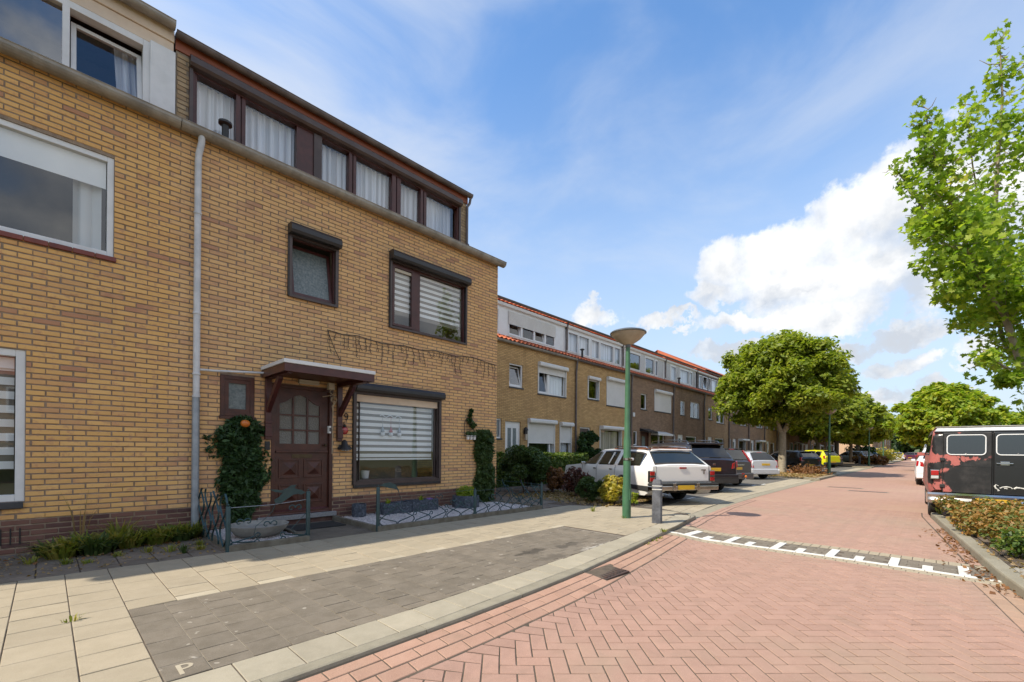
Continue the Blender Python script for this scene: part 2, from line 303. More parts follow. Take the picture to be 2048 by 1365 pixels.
leafmat('leaf_yellow', [(0, (.12, .14, .03)), (.35, (.32, .28, .04)), (.7, (.50, .40, .06)), (1, (.28, .13, .07))], .4)
leafmat('leaf_grass', [(0, (.09, .12, .025)), (.35, (.17, .21, .035)), (.7, (.30, .28, .06)), (1, (.46, .36, .15))], .4)
leafmat('leaf_straw', [(0, (.20, .13, .06)), (.6, (.36, .24, .11)), (1, (.16, .17, .05))], .3)
pmat('bark', (.20, .165, .12), (.12, .10, .075), 9, .95, bump=.8, bs=22, dist=.03)
pmat('bark_pale', (.33, .28, .2), (.22, .18, .13), 9, .95, bump=.6, bs=22, dist=.02)
pmat('twig', (.10, .065, .045), (.07, .045, .03), 9, .9)
def curtain(name, c, dark=.72, sc=26):
    m, t, b = newmat(name); p = pos(t); s = t.add('ShaderNodeSeparateXYZ'); t.l.new(p, s.inputs[0])
    cx1 = t.add('ShaderNodeCombineXYZ'); t.l.new(s.outputs[0], cx1.inputs[0]); v = t.m('ADD', t.m('MULTIPLY', s.outputs[0], sc), t.m('MULTIPLY', t.noise(cx1.outputs[0], 5, 3), 14))
    col = t.mix(t.ss(t.m('SINE', v), -1, 1), tuple(x*dark for x in c), c); t.put(b.inputs['Base Color'], col); b.inputs['Roughness'].default_value = .9  # shade of the folds is painted into the cloth as darker stripes
curtain('net_curtain', (.86, .88, .92), .66, 46); curtain('drape', (.62, .62, .60), .6, 18); curtain('drape_beige', (.60, .52, .40), .7, 12)
pmat('blind_white', (.86, .85, .82), (.82, .81, .78), 3, .7); pmat('blind_sheer', (.22, .19, .15), (.18, .155, .125), 3, .7)
pmat('room_dark', (.05, .048, .045), (.03, .03, .03), 1.5, .9); pmat('room_wall', (.22, .20, .17), (.18, .16, .14), 1.5, .9)
pmat('plate_yellow', (.60, .36, .02), (.55, .33, .02), 4, .45); pmat('ink', (.02, .02, .02), (.02, .02, .02), 4, .5)
def carpaint(name, c, metal=.0, rough=.3, dirt=.12):
    m, t, b = newmat(name); p = pos(t, True)
    col = t.mix(t.m('MULTIPLY', t.ss(t.noise(p, 2.2, 7, .7), .5, .8), dirt), c, tuple(x*.55+.02 for x in c)); t.put(b.inputs['Base Color'], col)
    b.inputs['Metallic'].default_value = metal; b.inputs['Roughness'].default_value = rough; b.inputs['Coat Weight'].default_value = .6; b.inputs['Coat Roughness'].default_value = .06
carpaint('paint_white', (.76, .735, .69), rough=.4, dirt=.12); carpaint('paint_night', (.022, .021, .027), .2); carpaint('paint_grey', (.075, .068, .072), .5)
carpaint('paint_silver', (.56, .57, .59), .4); carpaint('paint_black', (.012, .012, .013)); carpaint('paint_yellow', (.60, .58, .01)); carpaint('paint_ice', (.50, .56, .60), .3)
carpaint('paint_blue', (.03, .035, .06), .3); carpaint('paint_red', (.25, .02, .025)); carpaint('paint_purple', (.09, .02, .05), .3); carpaint('paint_clean_white', (.72, .73, .75))
pmat('red_lens', (.42, .012, .014), (.30, .008, .01), 12, .15, coat=1); pmat('clear_lens', (.55, .54, .52), (.4, .4, .4), 9, .12, coat=1); pmat('amber_lens', (.6, .18, .02), (.5, .12, .02), 9, .15)
pmat('rust_roof', (.26, .085, .04), (.17, .06, .03), 14, .7); pmat('interior_dark', (.03, .028, .026), (.05, .04, .035), 4, .9)
# the van: black paint peeled back to pink primer in patches
m_, t_, b_ = newmat('van_paint'); p_ = pos(t_, True)
sp_ = t_.add('ShaderNodeSeparateXYZ'); t_.l.new(p_, sp_.inputs[0])
edge_ = t_.m('MULTIPLY', t_.ss(sp_.outputs[1], .15, .85), .24); hi_ = t_.m('MULTIPLY', t_.ss(t_.m('ABSOLUTE', t_.m('SUBTRACT', sp_.outputs[2], 1.22)), .16, .0), .17)
top_ = t_.m('MULTIPLY', t_.ss(t_.m('ABSOLUTE', t_.m('SUBTRACT', sp_.outputs[2], 1.74)), .09, .0), .12); lowr_ = t_.m('MULTIPLY', t_.ss(sp_.outputs[1], -.02, .12), 1.)
f_ = t_.m('ADD', t_.noise(t_.vm('MULTIPLY', p_, (1, 1, .8)), 3.4, 7, .62, .5), t_.m('SUBTRACT', t_.m('ADD', edge_, t_.m('ADD', hi_, top_)), .198))
mk_ = t_.m('MULTIPLY', t_.ss(f_, .52, .55), lowr_)
t_.put(b_.inputs['Base Color'], t_.mix(mk_, t_.mix(t_.ss(t_.noise(p_, 5, 6, .7), .4, .75), (.016, .015, .015), (.045, .04, .038)), t_.mix(t_.noise(p_, 14, 4), (.33, .085, .072), (.45, .14, .12))))
t_.put(b_.inputs['Roughness'], t_.ss(mk_, 0, 1, .34, .75)); b_.inputs['Coat Weight'].default_value = .15
# ------------------------------------------------------------------ builders
COL = S.collection
NM = 0
class MB:
    def __init__(s): s.v = []; s.f = []; s.k = []
    def add(s, vs, fs, k=0):
        o = len(s.v); s.v += [tuple(p) for p in vs]; s.f += [tuple(i+o for i in f) for f in fs]; s.k += [k]*len(fs); return s
    def box(s, x0, y0, z0, x1, y1, z1, k=0):
        x0, x1 = min(x0, x1), max(x0, x1); y0, y1 = min(y0, y1), max(y0, y1); z0, z1 = min(z0, z1), max(z0, z1)
        return s.add([(x0, y0, z0), (x1, y0, z0), (x1, y1, z0), (x0, y1, z0), (x0, y0, z1), (x1, y0, z1), (x1, y1, z1), (x0, y1, z1)],
                     [(0, 3, 2, 1), (4, 5, 6, 7), (0, 1, 5, 4), (1, 2, 6, 5), (2, 3, 7, 6), (3, 0, 4, 7)], k)
    def quad(s, a, b, c, d, k=0): return s.add([a, b, c, d], [(0, 1, 2, 3)], k)
    def poly(s, pts, k=0): return s.add(pts, [tuple(range(len(pts)))], k)
    def prism(s, pts, d, k=0):                     # pts: 3D loop, d: extrusion vector
        n = len(pts); d = Vector(d); q = [tuple(Vector(p)+d) for p in pts]
        return s.add(list(pts)+q, [tuple(range(n))[::-1], tuple(range(n, 2*n))]+[(i, (i+1) % n, n+(i+1) % n, n+i) for i in range(n)], k)
    def tube(s, pts, r, n=8, k=0, cap=True):
        pts = [Vector(p) for p in pts]; N = len(pts); rr = r if isinstance(r, (list, tuple)) else [r]*N
        vs = []; up = None
        for i, p in enumerate(pts):
            d = (pts[min(i+1, N-1)]-pts[max(i-1, 0)])
            d = d.normalized() if d.length > 1e-9 else Vector((0, 0, 1))
            if up is None: up = d.orthogonal().normalized()
            up = (up-d*up.dot(d)); up = up.normalized() if up.length > 1e-6 else d.orthogonal().normalized(); w = d.cross(up)
            vs += [p+(up*math.cos(2*math.pi*j/n)+w*math.sin(2*math.pi*j/n))*rr[i] for j in range(n)]
        fs = [(i*n+j, i*n+(j+1) % n, (i+1)*n+(j+1) % n, (i+1)*n+j) for i in range(N-1) for j in range(n)]
        if cap: fs += [tuple(range(n))[::-1], tuple(range((N-1)*n, N*n))]
        return s.add(vs, fs, k)
    def lathe(s, prof, c=(0, 0, 0), n=16, k=0, axis='z', cap=True):
        vs = []
        for r, z in prof:
            for j in range(n):
                a = 2*math.pi*j/n; u, v = r*math.cos(a), r*math.sin(a)
                vs.append((c[0]+u, c[1]+v, c[2]+z) if axis == 'z' else ((c[0]+u, c[1]+z, c[2]+v) if axis == 'y' else (c[0]+z, c[1]+u, c[2]+v)))
        N = len(prof); fs = [(i*n+j, i*n+(j+1) % n, (i+1)*n+(j+1) % n, (i+1)*n+j) for i in range(N-1) for j in range(n)]
        if cap: fs += [tuple(range(n))[::-1], tuple(range((N-1)*n, N*n))]
        return s.add(vs, fs, k)
    def ball(s, c, r, n=10, sc=(1, 1, 1), k=0):
        pr = [(max(.02, math.sin(math.pi*i/6))*r, -math.cos(math.pi*i/6)*r) for i in range(7)]
        o = len(s.v); s.lathe(pr, (0, 0, 0), n, k)
        for i in range(o, len(s.v)): s.v[i] = (c[0]+s.v[i][0]*sc[0], c[1]+s.v[i][1]*sc[1], c[2]+s.v[i][2]*sc[2])
        return s
    def mesh(s, name, mats, smooth=False, fix=True):
        me = bpy.data.meshes.new(name); me.from_pydata(s.v, [], s.f)
        for m in ([mats] if isinstance(mats, str) else mats): me.materials.append(MATS[m])
        if any(s.k): me.polygons.foreach_set('material_index', s.k)
        if fix:
            import bmesh
            bm = bmesh.new(); bm.from_mesh(me); bmesh.ops.recalc_face_normals(bm, faces=bm.faces); bm.to_mesh(me); bm.free()
        if smooth:
            me.polygons.foreach_set('use_smooth', [True]*len(me.polygons)); me.set_sharp_from_angle(angle=R(38))
        return me
    def build(s, name, mats, parent=None, smooth=False, bevel=0, kind=None, loc=None, fix=True, label=None):
        me = s.mesh(name, mats, smooth, fix); return link(name, me, parent, loc, kind, bevel, label)
def offset_of(parent):
    v = Vector((0, 0, 0)); p = parent
    while p is not None: v += p.location; p = p.parent
    return v
def link(name, me, parent=None, loc=None, kind=None, bevel=0, label=None):
    o = bpy.data.objects.new(name, me); COL.objects.link(o)
    if parent is not None:
        o.parent = parent
        if loc is None: o.location = (0, 0, 0) if parent.get('_local') else -offset_of(parent)   # meshes of static things hold world coordinates
        else: o.location = loc
        if parent.get('_local'): o['_local'] = 1
    elif loc is not None: o.location = loc
    if kind: o['kind'] = kind
    if label: o['label'] = label
    if bevel:
        b = o.modifiers.new('bevel', 'BEVEL'); b.width = bevel; b.segments = 2; b.limit_method = 'ANGLE'; b.angle_limit = R(40)
    return o
def thing(name, label, cat, loc=(0, 0, 0), rz=0, group=None, local=False, sc=1):
    o = bpy.data.objects.new(name, None); COL.objects.link(o); o.location = loc; o.rotation_euler = (0, 0, rz); o.scale = (sc, sc, sc)
    o.empty_display_size = .1; tag(o, label, cat, group)
    if local: o['_local'] = 1
    return o
def tag(o, label, cat, group=None):
    o['label'] = label; o['category'] = cat
    if group: o['group'] = group
    return o
def struct(o): o['kind'] = 'structure'; return o
def npmesh(name, V, F, mat):
    me = bpy.data.meshes.new(name); n, k = F.shape
    me.vertices.add(len(V)); me.vertices.foreach_set('co', np.asarray(V, np.float32).ravel())
    me.loops.add(n*k); me.loops.foreach_set('vertex_index', F.astype(np.int32).ravel())
    me.polygons.add(n); me.polygons.foreach_set('loop_start', np.arange(0, n*k, k, dtype=np.int32))
    try: me.polygons.foreach_set('loop_total', np.full(n, k, np.int32))
    except Exception: pass
    me.update(calc_edges=True); me.materials.append(MATS[mat]); return me
def leafcloud(C, size, up=.4, asp=1.7, out=None, droop=0., seed=1):
    """leaf-shaped rhombs at centres C (n,3)"""
    g = np.random.default_rng(seed); n = len(C)
    N = g.normal(size=(n, 3)); N[:, 2] = np.abs(N[:, 2])*.8+up
    if out is not None: N += out*.8
    N /= np.linalg.norm(N, axis=1)[:, None]
    T = g.normal(size=(n, 3)); T[:, 2] -= droop; T -= N*(T*N).sum(1)[:, None]; T /= np.linalg.norm(T, axis=1)[:, None]; B = np.cross(N, T)
    s = size*(.6+.8*g.random(n))[:, None]; L = T*s*.5*asp; Wd = B*s*.5
    V = np.stack([C-L, C+Wd-L*.15+N*s*.12, C+L, C-Wd-L*.15+N*s*.12], 1).reshape(-1, 3); F = np.arange(4*n).reshape(n, 4)
    return V, F
def clumps(centers, radii, per, flat=.75, seed=1):
    g = np.random.default_rng(seed); P = []; O = []
    for c, r in zip(centers, radii):
        d = g.normal(size=(per, 3)); d /= np.linalg.norm(d, axis=1)[:, None]; rr = g.random(per)**.45
        q = d*rr[:, None]*r; q[:, 2] *= flat; P.append(q+np.array(c)); O.append(d)
    return np.concatenate(P), np.concatenate(O)
# ------------------------------------------------------------------ the ground
PZ = .10                                          # pavement height above the road
def interp(tab):
    xs = [a for a, b in tab]; ys = [b for a, b in tab]
    return lambda x: float(np.interp(x, xs, ys))
kY = interp([(-6, 2.40), (.92, 2.40), (2.04, 2.425), (2.9, 2.47), (3.69, 2.533), (5.0, 2.71), (6.20, 2.90), (7.3, 3.08), (8.3, 3.23)])          # road side of the left kerb
kI = interp([(-6, 2.50), (.9, 2.50), (1.8, 2.512), (2.9, 2.591), (4.1, 2.692), (5.5, 2.85), (7.05, 3.031), (8.05, 3.22), (8.4, 3.36)])          # its pavement side
hR = interp([(-6, .07), (4, .068), (6.4, .045), (8.3, .03), (11, 0), (300, 0)])
def zr(x, y):                                     # the road rises towards the left kerb
    f = kY(x) if x <= 8.3 else rL(x); t = min(1, max(0, (y-(f-.60))/.55)); return hR(x)*t*t*(3-2*t)
rL = interp([(8.3, 3.25), (11, 3.60), (14.3, 3.78), (25, 4.02), (53, 4.25), (125, 4.9), (300, 6)])
rR = interp([(-6, -1.75), (3, -.93), (6, -.56), (6.64, -.465), (8.56, -.278), (12.4, .09), (18.5, .25), (24.5, .42), (55, 1.2), (125, 2.4), (300, 3.4)])
def strip(name, mat, f0, f1, xs, z, parent=None, kind=None, thick=0):
    mb = MB(); n = len(xs)
    vs = [(x, f0(x), z) for x in xs]+[(x, f1(x), z) for x in xs]
    mb.add(vs, [(i, i+1, n+i+1, n+i) for i in range(n-1)])
    o = mb.build(name, mat, parent, kind=kind); return o
def sheet(name, mat, pts, z, parent=None, kind='structure'):
    return MB().poly([(x, y, z) for x, y in pts]).build(name, mat, parent, kind=kind)
sheet('ground', 'grass_ground', [(-300, -300), (700, -300), (700, 300), (-300, 300)], -.06)
xs_all = [-6, 0, 2, 3, 4, 5, 6, 6.45]
def gridsheet(name, mat, x0, x1, f0, f1, dx, ny, z):
    n = int(round((x1-x0)/dx)); vs = []
    for i in range(n+1):
        x = x0+(x1-x0)*i/n; a, b = f0(x), f1(x)
        for k in range(ny+1): y = a+(b-a)*k/ny; vs.append((x, y, zr(x, y)+z))
    return MB().add(vs, [(i*(ny+1)+k, (i+1)*(ny+1)+k, (i+1)*(ny+1)+k+1, i*(ny+1)+k+1) for i in range(n) for k in range(ny)]).build(name, mat, kind='structure')
road = gridsheet('road', 'joint_sand', -6, 8.3, lambda x: rR(x)-.2, lambda x: kY(x)+.05, .25, 36, .0016)
road_ahead = strip('road_ahead', 'road_far', lambda x: rR(x), lambda x: (kY(x) if x <= 8.3 else rL(x)), [13.2, 15, 18, 25, 35, 53, 80, 125, 200, 300], .002, kind='structure')
gridsheet('road_middle', 'joint_sand', 8.3, 13.2, lambda x: rR(x)-.2, rL, .25, 36, .0016)
def clip(poly, px, py, nx, ny):                   # keep the side where (p-(px,py)).n >= 0
    out = []
    for i in range(len(poly)):
        a, b = poly[i], poly[(i+1) % len(poly)]
        da = (a[0]-px)*nx+(a[1]-py)*ny; db = (b[0]-px)*nx+(b[1]-py)*ny
        if da >= 0: out.append(a)
        if da*db < 0: t = da/(da-db); out.append((a[0]+(b[0]-a[0])*t, a[1]+(b[1]-a[1])*t))
    return out
def shrink(poly, g):
    cx = sum(p[0] for p in poly)/len(poly); cy = sum(p[1] for p in poly)/len(poly)
    out = []
    n = len(poly)
    for i in range(n):                            # offset every edge inwards by g
        pass
    P = poly
    for i in range(n):
        a, b = poly[i], poly[(i+1) % n]; ex, ey = b[0]-a[0], b[1]-a[1]; L = math.hypot(ex, ey)
        if L < 1e-6: continue
        nx, ny = -ey/L, ex/L
        if (cx-a[0])*nx+(cy-a[1])*ny < 0: nx, ny = -nx, -ny
        P = clip(P, a[0]+nx*g, a[1]+ny*g, nx, ny)
        if len(P) < 3: return []
    return P
def area(p): return abs(sum(p[i][0]*p[(i+1) % len(p)][1]-p[(i+1) % len(p)][0]*p[i][1] for i in range(len(p))))/2
def slab(mb, poly, z0, z1, ch=.003, zf=None, off=(0, 0)):
    """one stone: worn top edge, top slightly inset"""
    top = shrink(poly, ch)
    if len(top) != len(poly) or len(poly) < 3: top = poly
    n = len(poly); c = (sum(p[0] for p in poly)/n, sum(p[1] for p in poly)/n); o = len(mb.v)
    dz = [random.gauss(0, .0012) for _ in range(2)]
    zt = lambda p: z1+(p[0]-c[0])*dz[0]*6+(p[1]-c[1])*dz[1]*6
    # order top to match bottom
    if top is not poly:
        top = [min(top, key=lambda q: (q[0]-p[0])**2+(q[1]-p[1])**2) for p in poly]
    zz = (lambda p: zf(p[0]+off[0], p[1]+off[1])) if zf else (lambda p: 0)
    vs = [(p[0], p[1], z0+zz(p)) for p in poly]+[(p[0], p[1], zt(p)-ch+zz(p)) for p in poly]+[(p[0], p[1], zt(p)+zz(p)) for p in top]
    fs = [tuple(range(2*n, 3*n))]+[(i, (i+1) % n, n+(i+1) % n, n+i) for i in range(n)]+[(n+i, n+(i+1) % n, 2*n+(i+1) % n, 2*n+i) for i in range(n)]
    mb.add(vs, fs)
def pieces(parent, name, rest, mat, polys, z0, z1, cap=300, ch=.003, zf=None):
    """the stones that show largest become objects of their own, the others one joined part"""
    sc = []
    for p in polys:
        c = (sum(q[0] for q in p)/len(p), sum(q[1] for q in p)/len(p), z1); ok, d = inview(c, 30)
        sc.append((area(p)/d**3 if ok else -1, p))
    sc.sort(key=lambda t: -t[0]); r = MB()
    for i, (s, p) in enumerate(sc):
        if i < cap and s > 0:
            m = MB(); cx = sum(q[0] for q in p)/len(p); cy = sum(q[1] for q in p)/len(p)
            slab(m, [(q[0]-cx, q[1]-cy) for q in p], z0, z1, ch, zf, (cx, cy)); link(name, m.mesh(name, mat), parent, loc=Vector((cx, cy, 0))-offset_of(parent))
        else: slab(r, p, z0, z1, ch, zf)
    if r.v: r.build(rest, mat, parent, kind='stuff')
# red herringbone at 45 degrees between the two kerb borders, up to the painted ramp
A = .205; Bw = .1025
def herring(x0, x1, lo, hi, xcut0=None, xcut1=None):
    res = []; c, s = math.cos(R(-45)), math.sin(R(-45))
    n = 110
    for i in range(-n, n):
        for j in range(-n, n):
            # herringbone lattice, 2:1 bricks
            for k in (0, 1):
                u = (i+j*1.0)*Bw+ (j*0); 
                ux = i*Bw+j*2*Bw*1.0; uy = i*Bw-j*2*Bw
                if k == 0: x, y, w, h = ux, uy, A, Bw
                else: x, y, w, h = ux, uy+Bw, Bw, A
                poly = [(x, y), (x+w, y), (x+w, y+h), (x, y+h)]
                q = [(2.52+p[0]*c-p[1]*s, 1.51+p[0]*s+p[1]*c) for p in poly]
                cx = sum(p[0] for p in q)/4; cy = sum(p[1] for p in q)/4
                if cx < x0-.2 or cx > x1+.2: continue
                l, h_ = lo(cx), hi(cx)
                if cy < l-.2 or cy > h_+.2: continue
                e = .2; sl = (lo(cx+e)-lo(cx-e))/(2*e); q = clip(q, cx, l, -sl, 1)
                if len(q) < 3: continue
                sl = (hi(cx+e)-hi(cx-e))/(2*e); q = clip(q, cx, h_, sl, -1)
                if len(q) < 3: continue
                if xcut1 is not None and max(p[0] for p in q) > xcut1(cy)-.01: q = clip(q, xcut1(cy), cy, -1, 0)
                if len(q) < 3: continue
                if xcut0 is not None and min(p[0] for p in q) < xcut0(cy)+.01: q = clip(q, xcut0(cy), cy, 1, 0)
                if len(q) < 3 or area(q) < .0012: continue
                q = shrink(q, .0042)
                if len(q) >= 3: res.append(q)
    return res
humpX0 = lambda y: 6.44+.035*(3-y)/1.2 if y > 1 else 6.50-.04*(1-y)
near_end = lambda y: humpX0(y)
lo_ = lambda x: rR(x)+.24; hi_ = lambda x: (kY(x) if x <= 8.3 else rL(x))-.325
pav = herring(-.2, 6.6, lo_, hi_, None, near_end)
# rows of pavers that run along the kerbs
def rows(f, offs, w, x0, x1, L=.205, cut=None, ph=0):
    res = []
    for r, o in enumerate(offs):
        x = x0+(r % 2)*L*.5+ph
        while x < x1:
            a, b = x, x+L
            q = [(a, f(a)+o), (b, f(b)+o), (b, f(b)+o+w), (a, f(a)+o+w)]
            if cut: q = clip(q, cut((q[0][1])), q[0][1], -1, 0)
            if len(q) >= 3 and area(q) > .002:
                q = shrink(q, .004)
                if len(q) >= 3: res.append(q)
            x += L*(1 if random.random() > .08 else .5)
    return res
left_rows = rows(kY, [-.107, -.212, -.317], .103, -.4, 6.7, cut=near_end)
DR = (3.72, 4.15, 2.28, 2.53)                     # the gully cover takes the place of these pavers
def free(p):
    c = (sum(q[0] for q in p)/len(p), sum(q[1] for q in p)/len(p)); return not (DR[0]-.05 < c[0] < DR[1]+.05 and DR[2]-.02 < c[1] < DR[3]+.02)
def around(L):
    out = []
    for p in L:
        if max(q[0] for q in p) < DR[0]-.01 or min(q[0] for q in p) > DR[1]+.01 or max(q[1] for q in p) < DR[2]-.01 or min(q[1] for q in p) > DR[3]+.01: out.append(p); continue
        c = [clip(p, DR[0]-.012, 0, -1, 0), clip(p, DR[1]+.012, 0, 1, 0), clip(p, 0, DR[2]-.012, 0, -1), clip(p, 0, DR[3]+.012, 0, 1)]
        c = [q for q in c if len(q) >= 3 and area(q) > .0008]
        if c: out.append(max(c, key=area))
    return out
left_rows = around(left_rows); pav = around(pav)
right_rows = rows(rR, [.0, .12], .118, -.4, 6.7, cut=near_end)
pieces(road, 'paver', 'pavers', 'paver_red', pav, -.03, .006, 300, zf=zr)
pieces(road, 'edge_paver', 'edge_pavers', 'paver_red_worn', left_rows+right_rows, -.03, .005, 120, zf=zr)
far_start = lambda y: humpX0(y)+.98
pav2 = herring(7.2, 13.3, lambda x: rR(x)+.13, lambda x: (kY(x) if x <= 8.3 else rL(x))-.22, far_start, lambda y: 13.2)
r2 = rows(lambda x: (kY(x) if x <= 8.3 else rL(x)), [-.105, -.21], .103, 7.45, 13.1)+rows(rR, [.0], .118, 7.45, 13.1)
mbp = MB(); [slab(mbp, p, -.03, .006, zf=zr) for p in pav2+r2]; mbp.build('pavers_beyond_ramp', 'paver_red', road, kind='stuff')
# the painted ramp line across the road: cream blocks, white line with teeth, dark blocks
ramp = thing('painted_ramp_marking', 'white toothed line and dark blocks crossing the red brick road in front of the camera', 'road marking', (6.8, 1.2, 0))
yy = np.arange(-.56, 2.97, .01)
def blockrow(name, mat, d0, d1, L, z=.007, lim=(-.55, 3.0), par=None):
    y = lim[0]; out = []
    while y < lim[1]:
        b = min(y+L, lim[1]); q = [(humpX0(y)+d0, y), (humpX0(y)+d1, y), (humpX0(b)+d1, b), (humpX0(b)+d0, b)]; q = shrink(q, .003)
        if len(q) >= 3 and area(q) > .001: out.append(q)
        y = b
    return out
for q in blockrow('', '', .0, .085, .105, lim=(-.6, 3.0))+blockrow('', '', .085, .17, .105, lim=(-.56, 3.0)):
    m = MB(); slab(m, q, -.03, .006, zf=zr); m.build('cream_block', 'tile_cream', ramp)
for q in blockrow('', '', .76, .86, .105, lim=(-.42, 3.08))+blockrow('', '', .86, .97, .105, lim=(-.42, 3.1)):
    m = MB(); slab(m, q, -.03, .007, zf=zr); m.build('cream_block', 'tile_cream', ramp)
for q in blockrow('', '', .17, .245, .305, lim=(-.52, 3.02)):
    m = MB(); slab(m, q, -.03, .012, zf=zr); m.build('white_block', 'white_line', ramp)
teeth = [(2.72, .5), (2.46, .24), (2.16, .5), (1.89, .24), (1.57, .5), (1.29, .24), (.96, .5), (.68, .24), (.36, .5), (.07, .24), (-.22, .5)]
for y, l in teeth:
    q = [(humpX0(y)+.247, y-.045), (humpX0(y)+.247+l, y-.045), (humpX0(y)+.247+l, y+.045), (humpX0(y)+.247, y+.045)]
    m = MB(); slab(m, q, -.03, .013, zf=zr); m.build('white_tooth', 'white_line', ramp)
dk = []
for r in range(5):
    d0 = .247+r*.102; y = -.47+(r % 2)*.1
    while y < 3.05:
        b = y+.205; q = [(humpX0(y)+d0, y), (humpX0(y)+d0+.102, y), (humpX0(b)+d0+.102, b), (humpX0(b)+d0, b)]
        for ty, l in teeth:                      # leave room for the teeth
            if l > d0-.247+.05 and q:
                if q[0][1] < ty < q[2][1]:
                    q1 = clip(q, 0, ty-.047, 0, -1); q2 = clip(q, 0, ty+.047, 0, 1); q = q1 if len(q1) >= 3 and (len(q2) < 3 or area(q1) > area(q2)) else q2
                elif abs(q[0][1]-ty) < .047: q = clip(q, 0, ty+.047, 0, 1)
                elif abs(q[2][1]-ty) < .047: q = clip(q, 0, ty-.047, 0, -1)
                if len(q) < 3: q = None
        if q: q = shrink(q, .0025)
        if q and len(q) >= 3 and area(q) > .002: dk.append(q)
        y = b
m = MB(); [slab(m, q, -.03, .006, zf=zr) for q in dk]; m.build('dark_blocks', 'tile_dark', ramp, kind='stuff')
# left pavement: kerb stones, cream slabs, dark parking tiles, cream tiles, old tiles in front of the house
pavement = struct(MB().poly([(x, y, PZ-.0055) for x, y in [(-6, 2.48)]+[(x, kI(x)-.02) for x in (0, .9, 1.8, 2.9, 4.1, 5.5, 7.05, 8.05)]+[(8.62, 3.55), (8.9, 4.1), (9.0, 4.7), (8.2, 5.4), (7.9, 6.2), (7.3, 6.3), (7.3, 5.82), (-6, 5.82)]]).build('pavement', 'joint_sand'))
kerb = MB(); x = -.3; stones = []
def kstone(a, b, f=kY, w=.13, sg=1, zt=PZ, splay=False):
    n = 3; m = MB(); X = [a+(b-a)*i/n for i in range(n+1)]
    vs = []
    for x in X:
        wx = kI(x)-kY(x)-.004 if splay else w
        prof = [(0, -.08), (.004*sg, zt-.02), (.010*sg, zt-.005), (.022*sg, zt), (wx*sg, zt), (wx*sg, -.08)]
        vs += [(x, f(x)+p[0], p[1]) for p in prof]
    k = len(prof); fs = [(i*k+j, i*k+j+1, (i+1)*k+j+1, (i+1)*k+j) for i in range(n) for j in range(k-1)]+[tuple(range(k)), tuple(range(n*k, n*k+k))[::-1]]
    return m.add(vs, fs)
kb = struct(sheet('kerb', 'joint_sand', [(-6, 2.41), (.9, 2.41), (.9, 2.48), (-6, 2.48)], -.02))
x = -1.2
while x < 8.2:
    b = min(x+.98, 8.25); kstone(x+.003, b-.003, splay=True).build('kerb_stone', 'kerb_stone', kb); x = b
# rounded kerb end at the parking bay
tip = MB(); pr = [(0, -.08), (.012, PZ-.025), (.022, PZ-.006), (.04, PZ), (.13, PZ), (.13, -.08)]
ctr = (8.25, 3.70); r0 = 3.70-kY(8.25); vs = []
for i in range(8):
    a = R(-90+i*88/7); vs += [(ctr[0]+(r0-p[0])*math.cos(a), ctr[1]+(r0-p[0])*math.sin(a), p[1]) for p in pr]
tip.add(vs, [(i*6+j, i*6+j+1, (i+1)*6+j+1, (i+1)*6+j) for i in range(7) for j in range(5)]); tip.build('kerb_stone', 'kerb_stone', kb)
MB().box(8.545, 3.72, -.08, 8.675, 4.9, PZ).build('kerb_stone', 'kerb_stone', kb, bevel=.015)
T = .2925; X0 = .124
def ytop(x): return 5.82
cream, pale, dark, slabs = [], [], [], []
for i in range(-8, 31):
    xa = X0+i*T-.0; xb = xa+T; xm = (xa+xb)/2; y = 5.80-(T/2 if i % 2 else 0)+.02; first = True
    ys = []; y0 = 5.82
    if i % 2: ys.append((5.82-T*.52, 5.82)); y0 = 5.82-T*.52
    darkcol = xa > .40 and xb < 5.75
    inner = kI(xm)+T
    lim = 4.245 if darkcol else inner
    while y0-T > lim-.02: ys.append((y0-T, y0)); y0 -= T
    if y0-lim > .03: ys.append((lim, y0))
    for a, b in ys:
        q = [(xa, a), (xb, a), (xb, b), (xa, b)]
        if xm > 7.3:
            q = clip(q, 8.62, 4.0, -1, 0); q = clip(q, 8.2, 5.4, -.82, -.55) if q else q
            if len(q) < 3: continue
        q = shrink(q, .0028)
        if len(q) >= 3 and area(q) > .004: (pale if (b-a < T*.7 and darkcol and a < 4.3) else cream).append(q)
x = .124-T*6
while x < 8.3:
    a, b = x, x+T; q = [(a, kI(a)), (b, kI(b)), (b, kI(b)+T), (a, kI(a)+T)]; slabs.append(shrink(q, .003)); x = b
Td = .2055
for i in range(25):
    xa = .418+i*Td; xb = xa+Td; y0 = 4.245
    if xb > 5.62: break
    j = 0; xm = (xa+xb)/2; lim = kI(xm)+T
    while y0 > lim+.02:
        L = Td*(.5 if (j == 0 and i % 2) else 1); a = max(lim, y0-L); q = [(xa, a), (xb, a), (xb, y0), (xa, y0)]
        if i == 0 and a < 3.0:
            if y0 > 3.02: dark.append(shrink([(xa, 3.004), (xb, 3.004), (xb, y0), (xa, y0)], .0022))
            break
        q = shrink(q, .0022)
        if len(q) >= 3 and area(q) > .003: dark.append(q)
        y0 = a; j += 1
pieces(pavement, 'cream_tile', 'cream_tiles', 'tile_cream', cream, PZ-.04, PZ, 220)
pieces(pavement, 'pale_tile', 'pale_tiles', 'tile_cream_pale', pale, PZ-.04, PZ, 40)
pieces(pavement, 'kerbside_slab', 'kerbside_slabs', 'slab_cream', slabs, PZ-.04, PZ, 60)
MB().quad((.42, 2.8, PZ-.0045), (5.6, 3.2, PZ-.0045), (5.6, 4.24, PZ-.0045), (.42, 4.24, PZ-.0045)).build('sandy_joints', 'sand_pale', pavement)
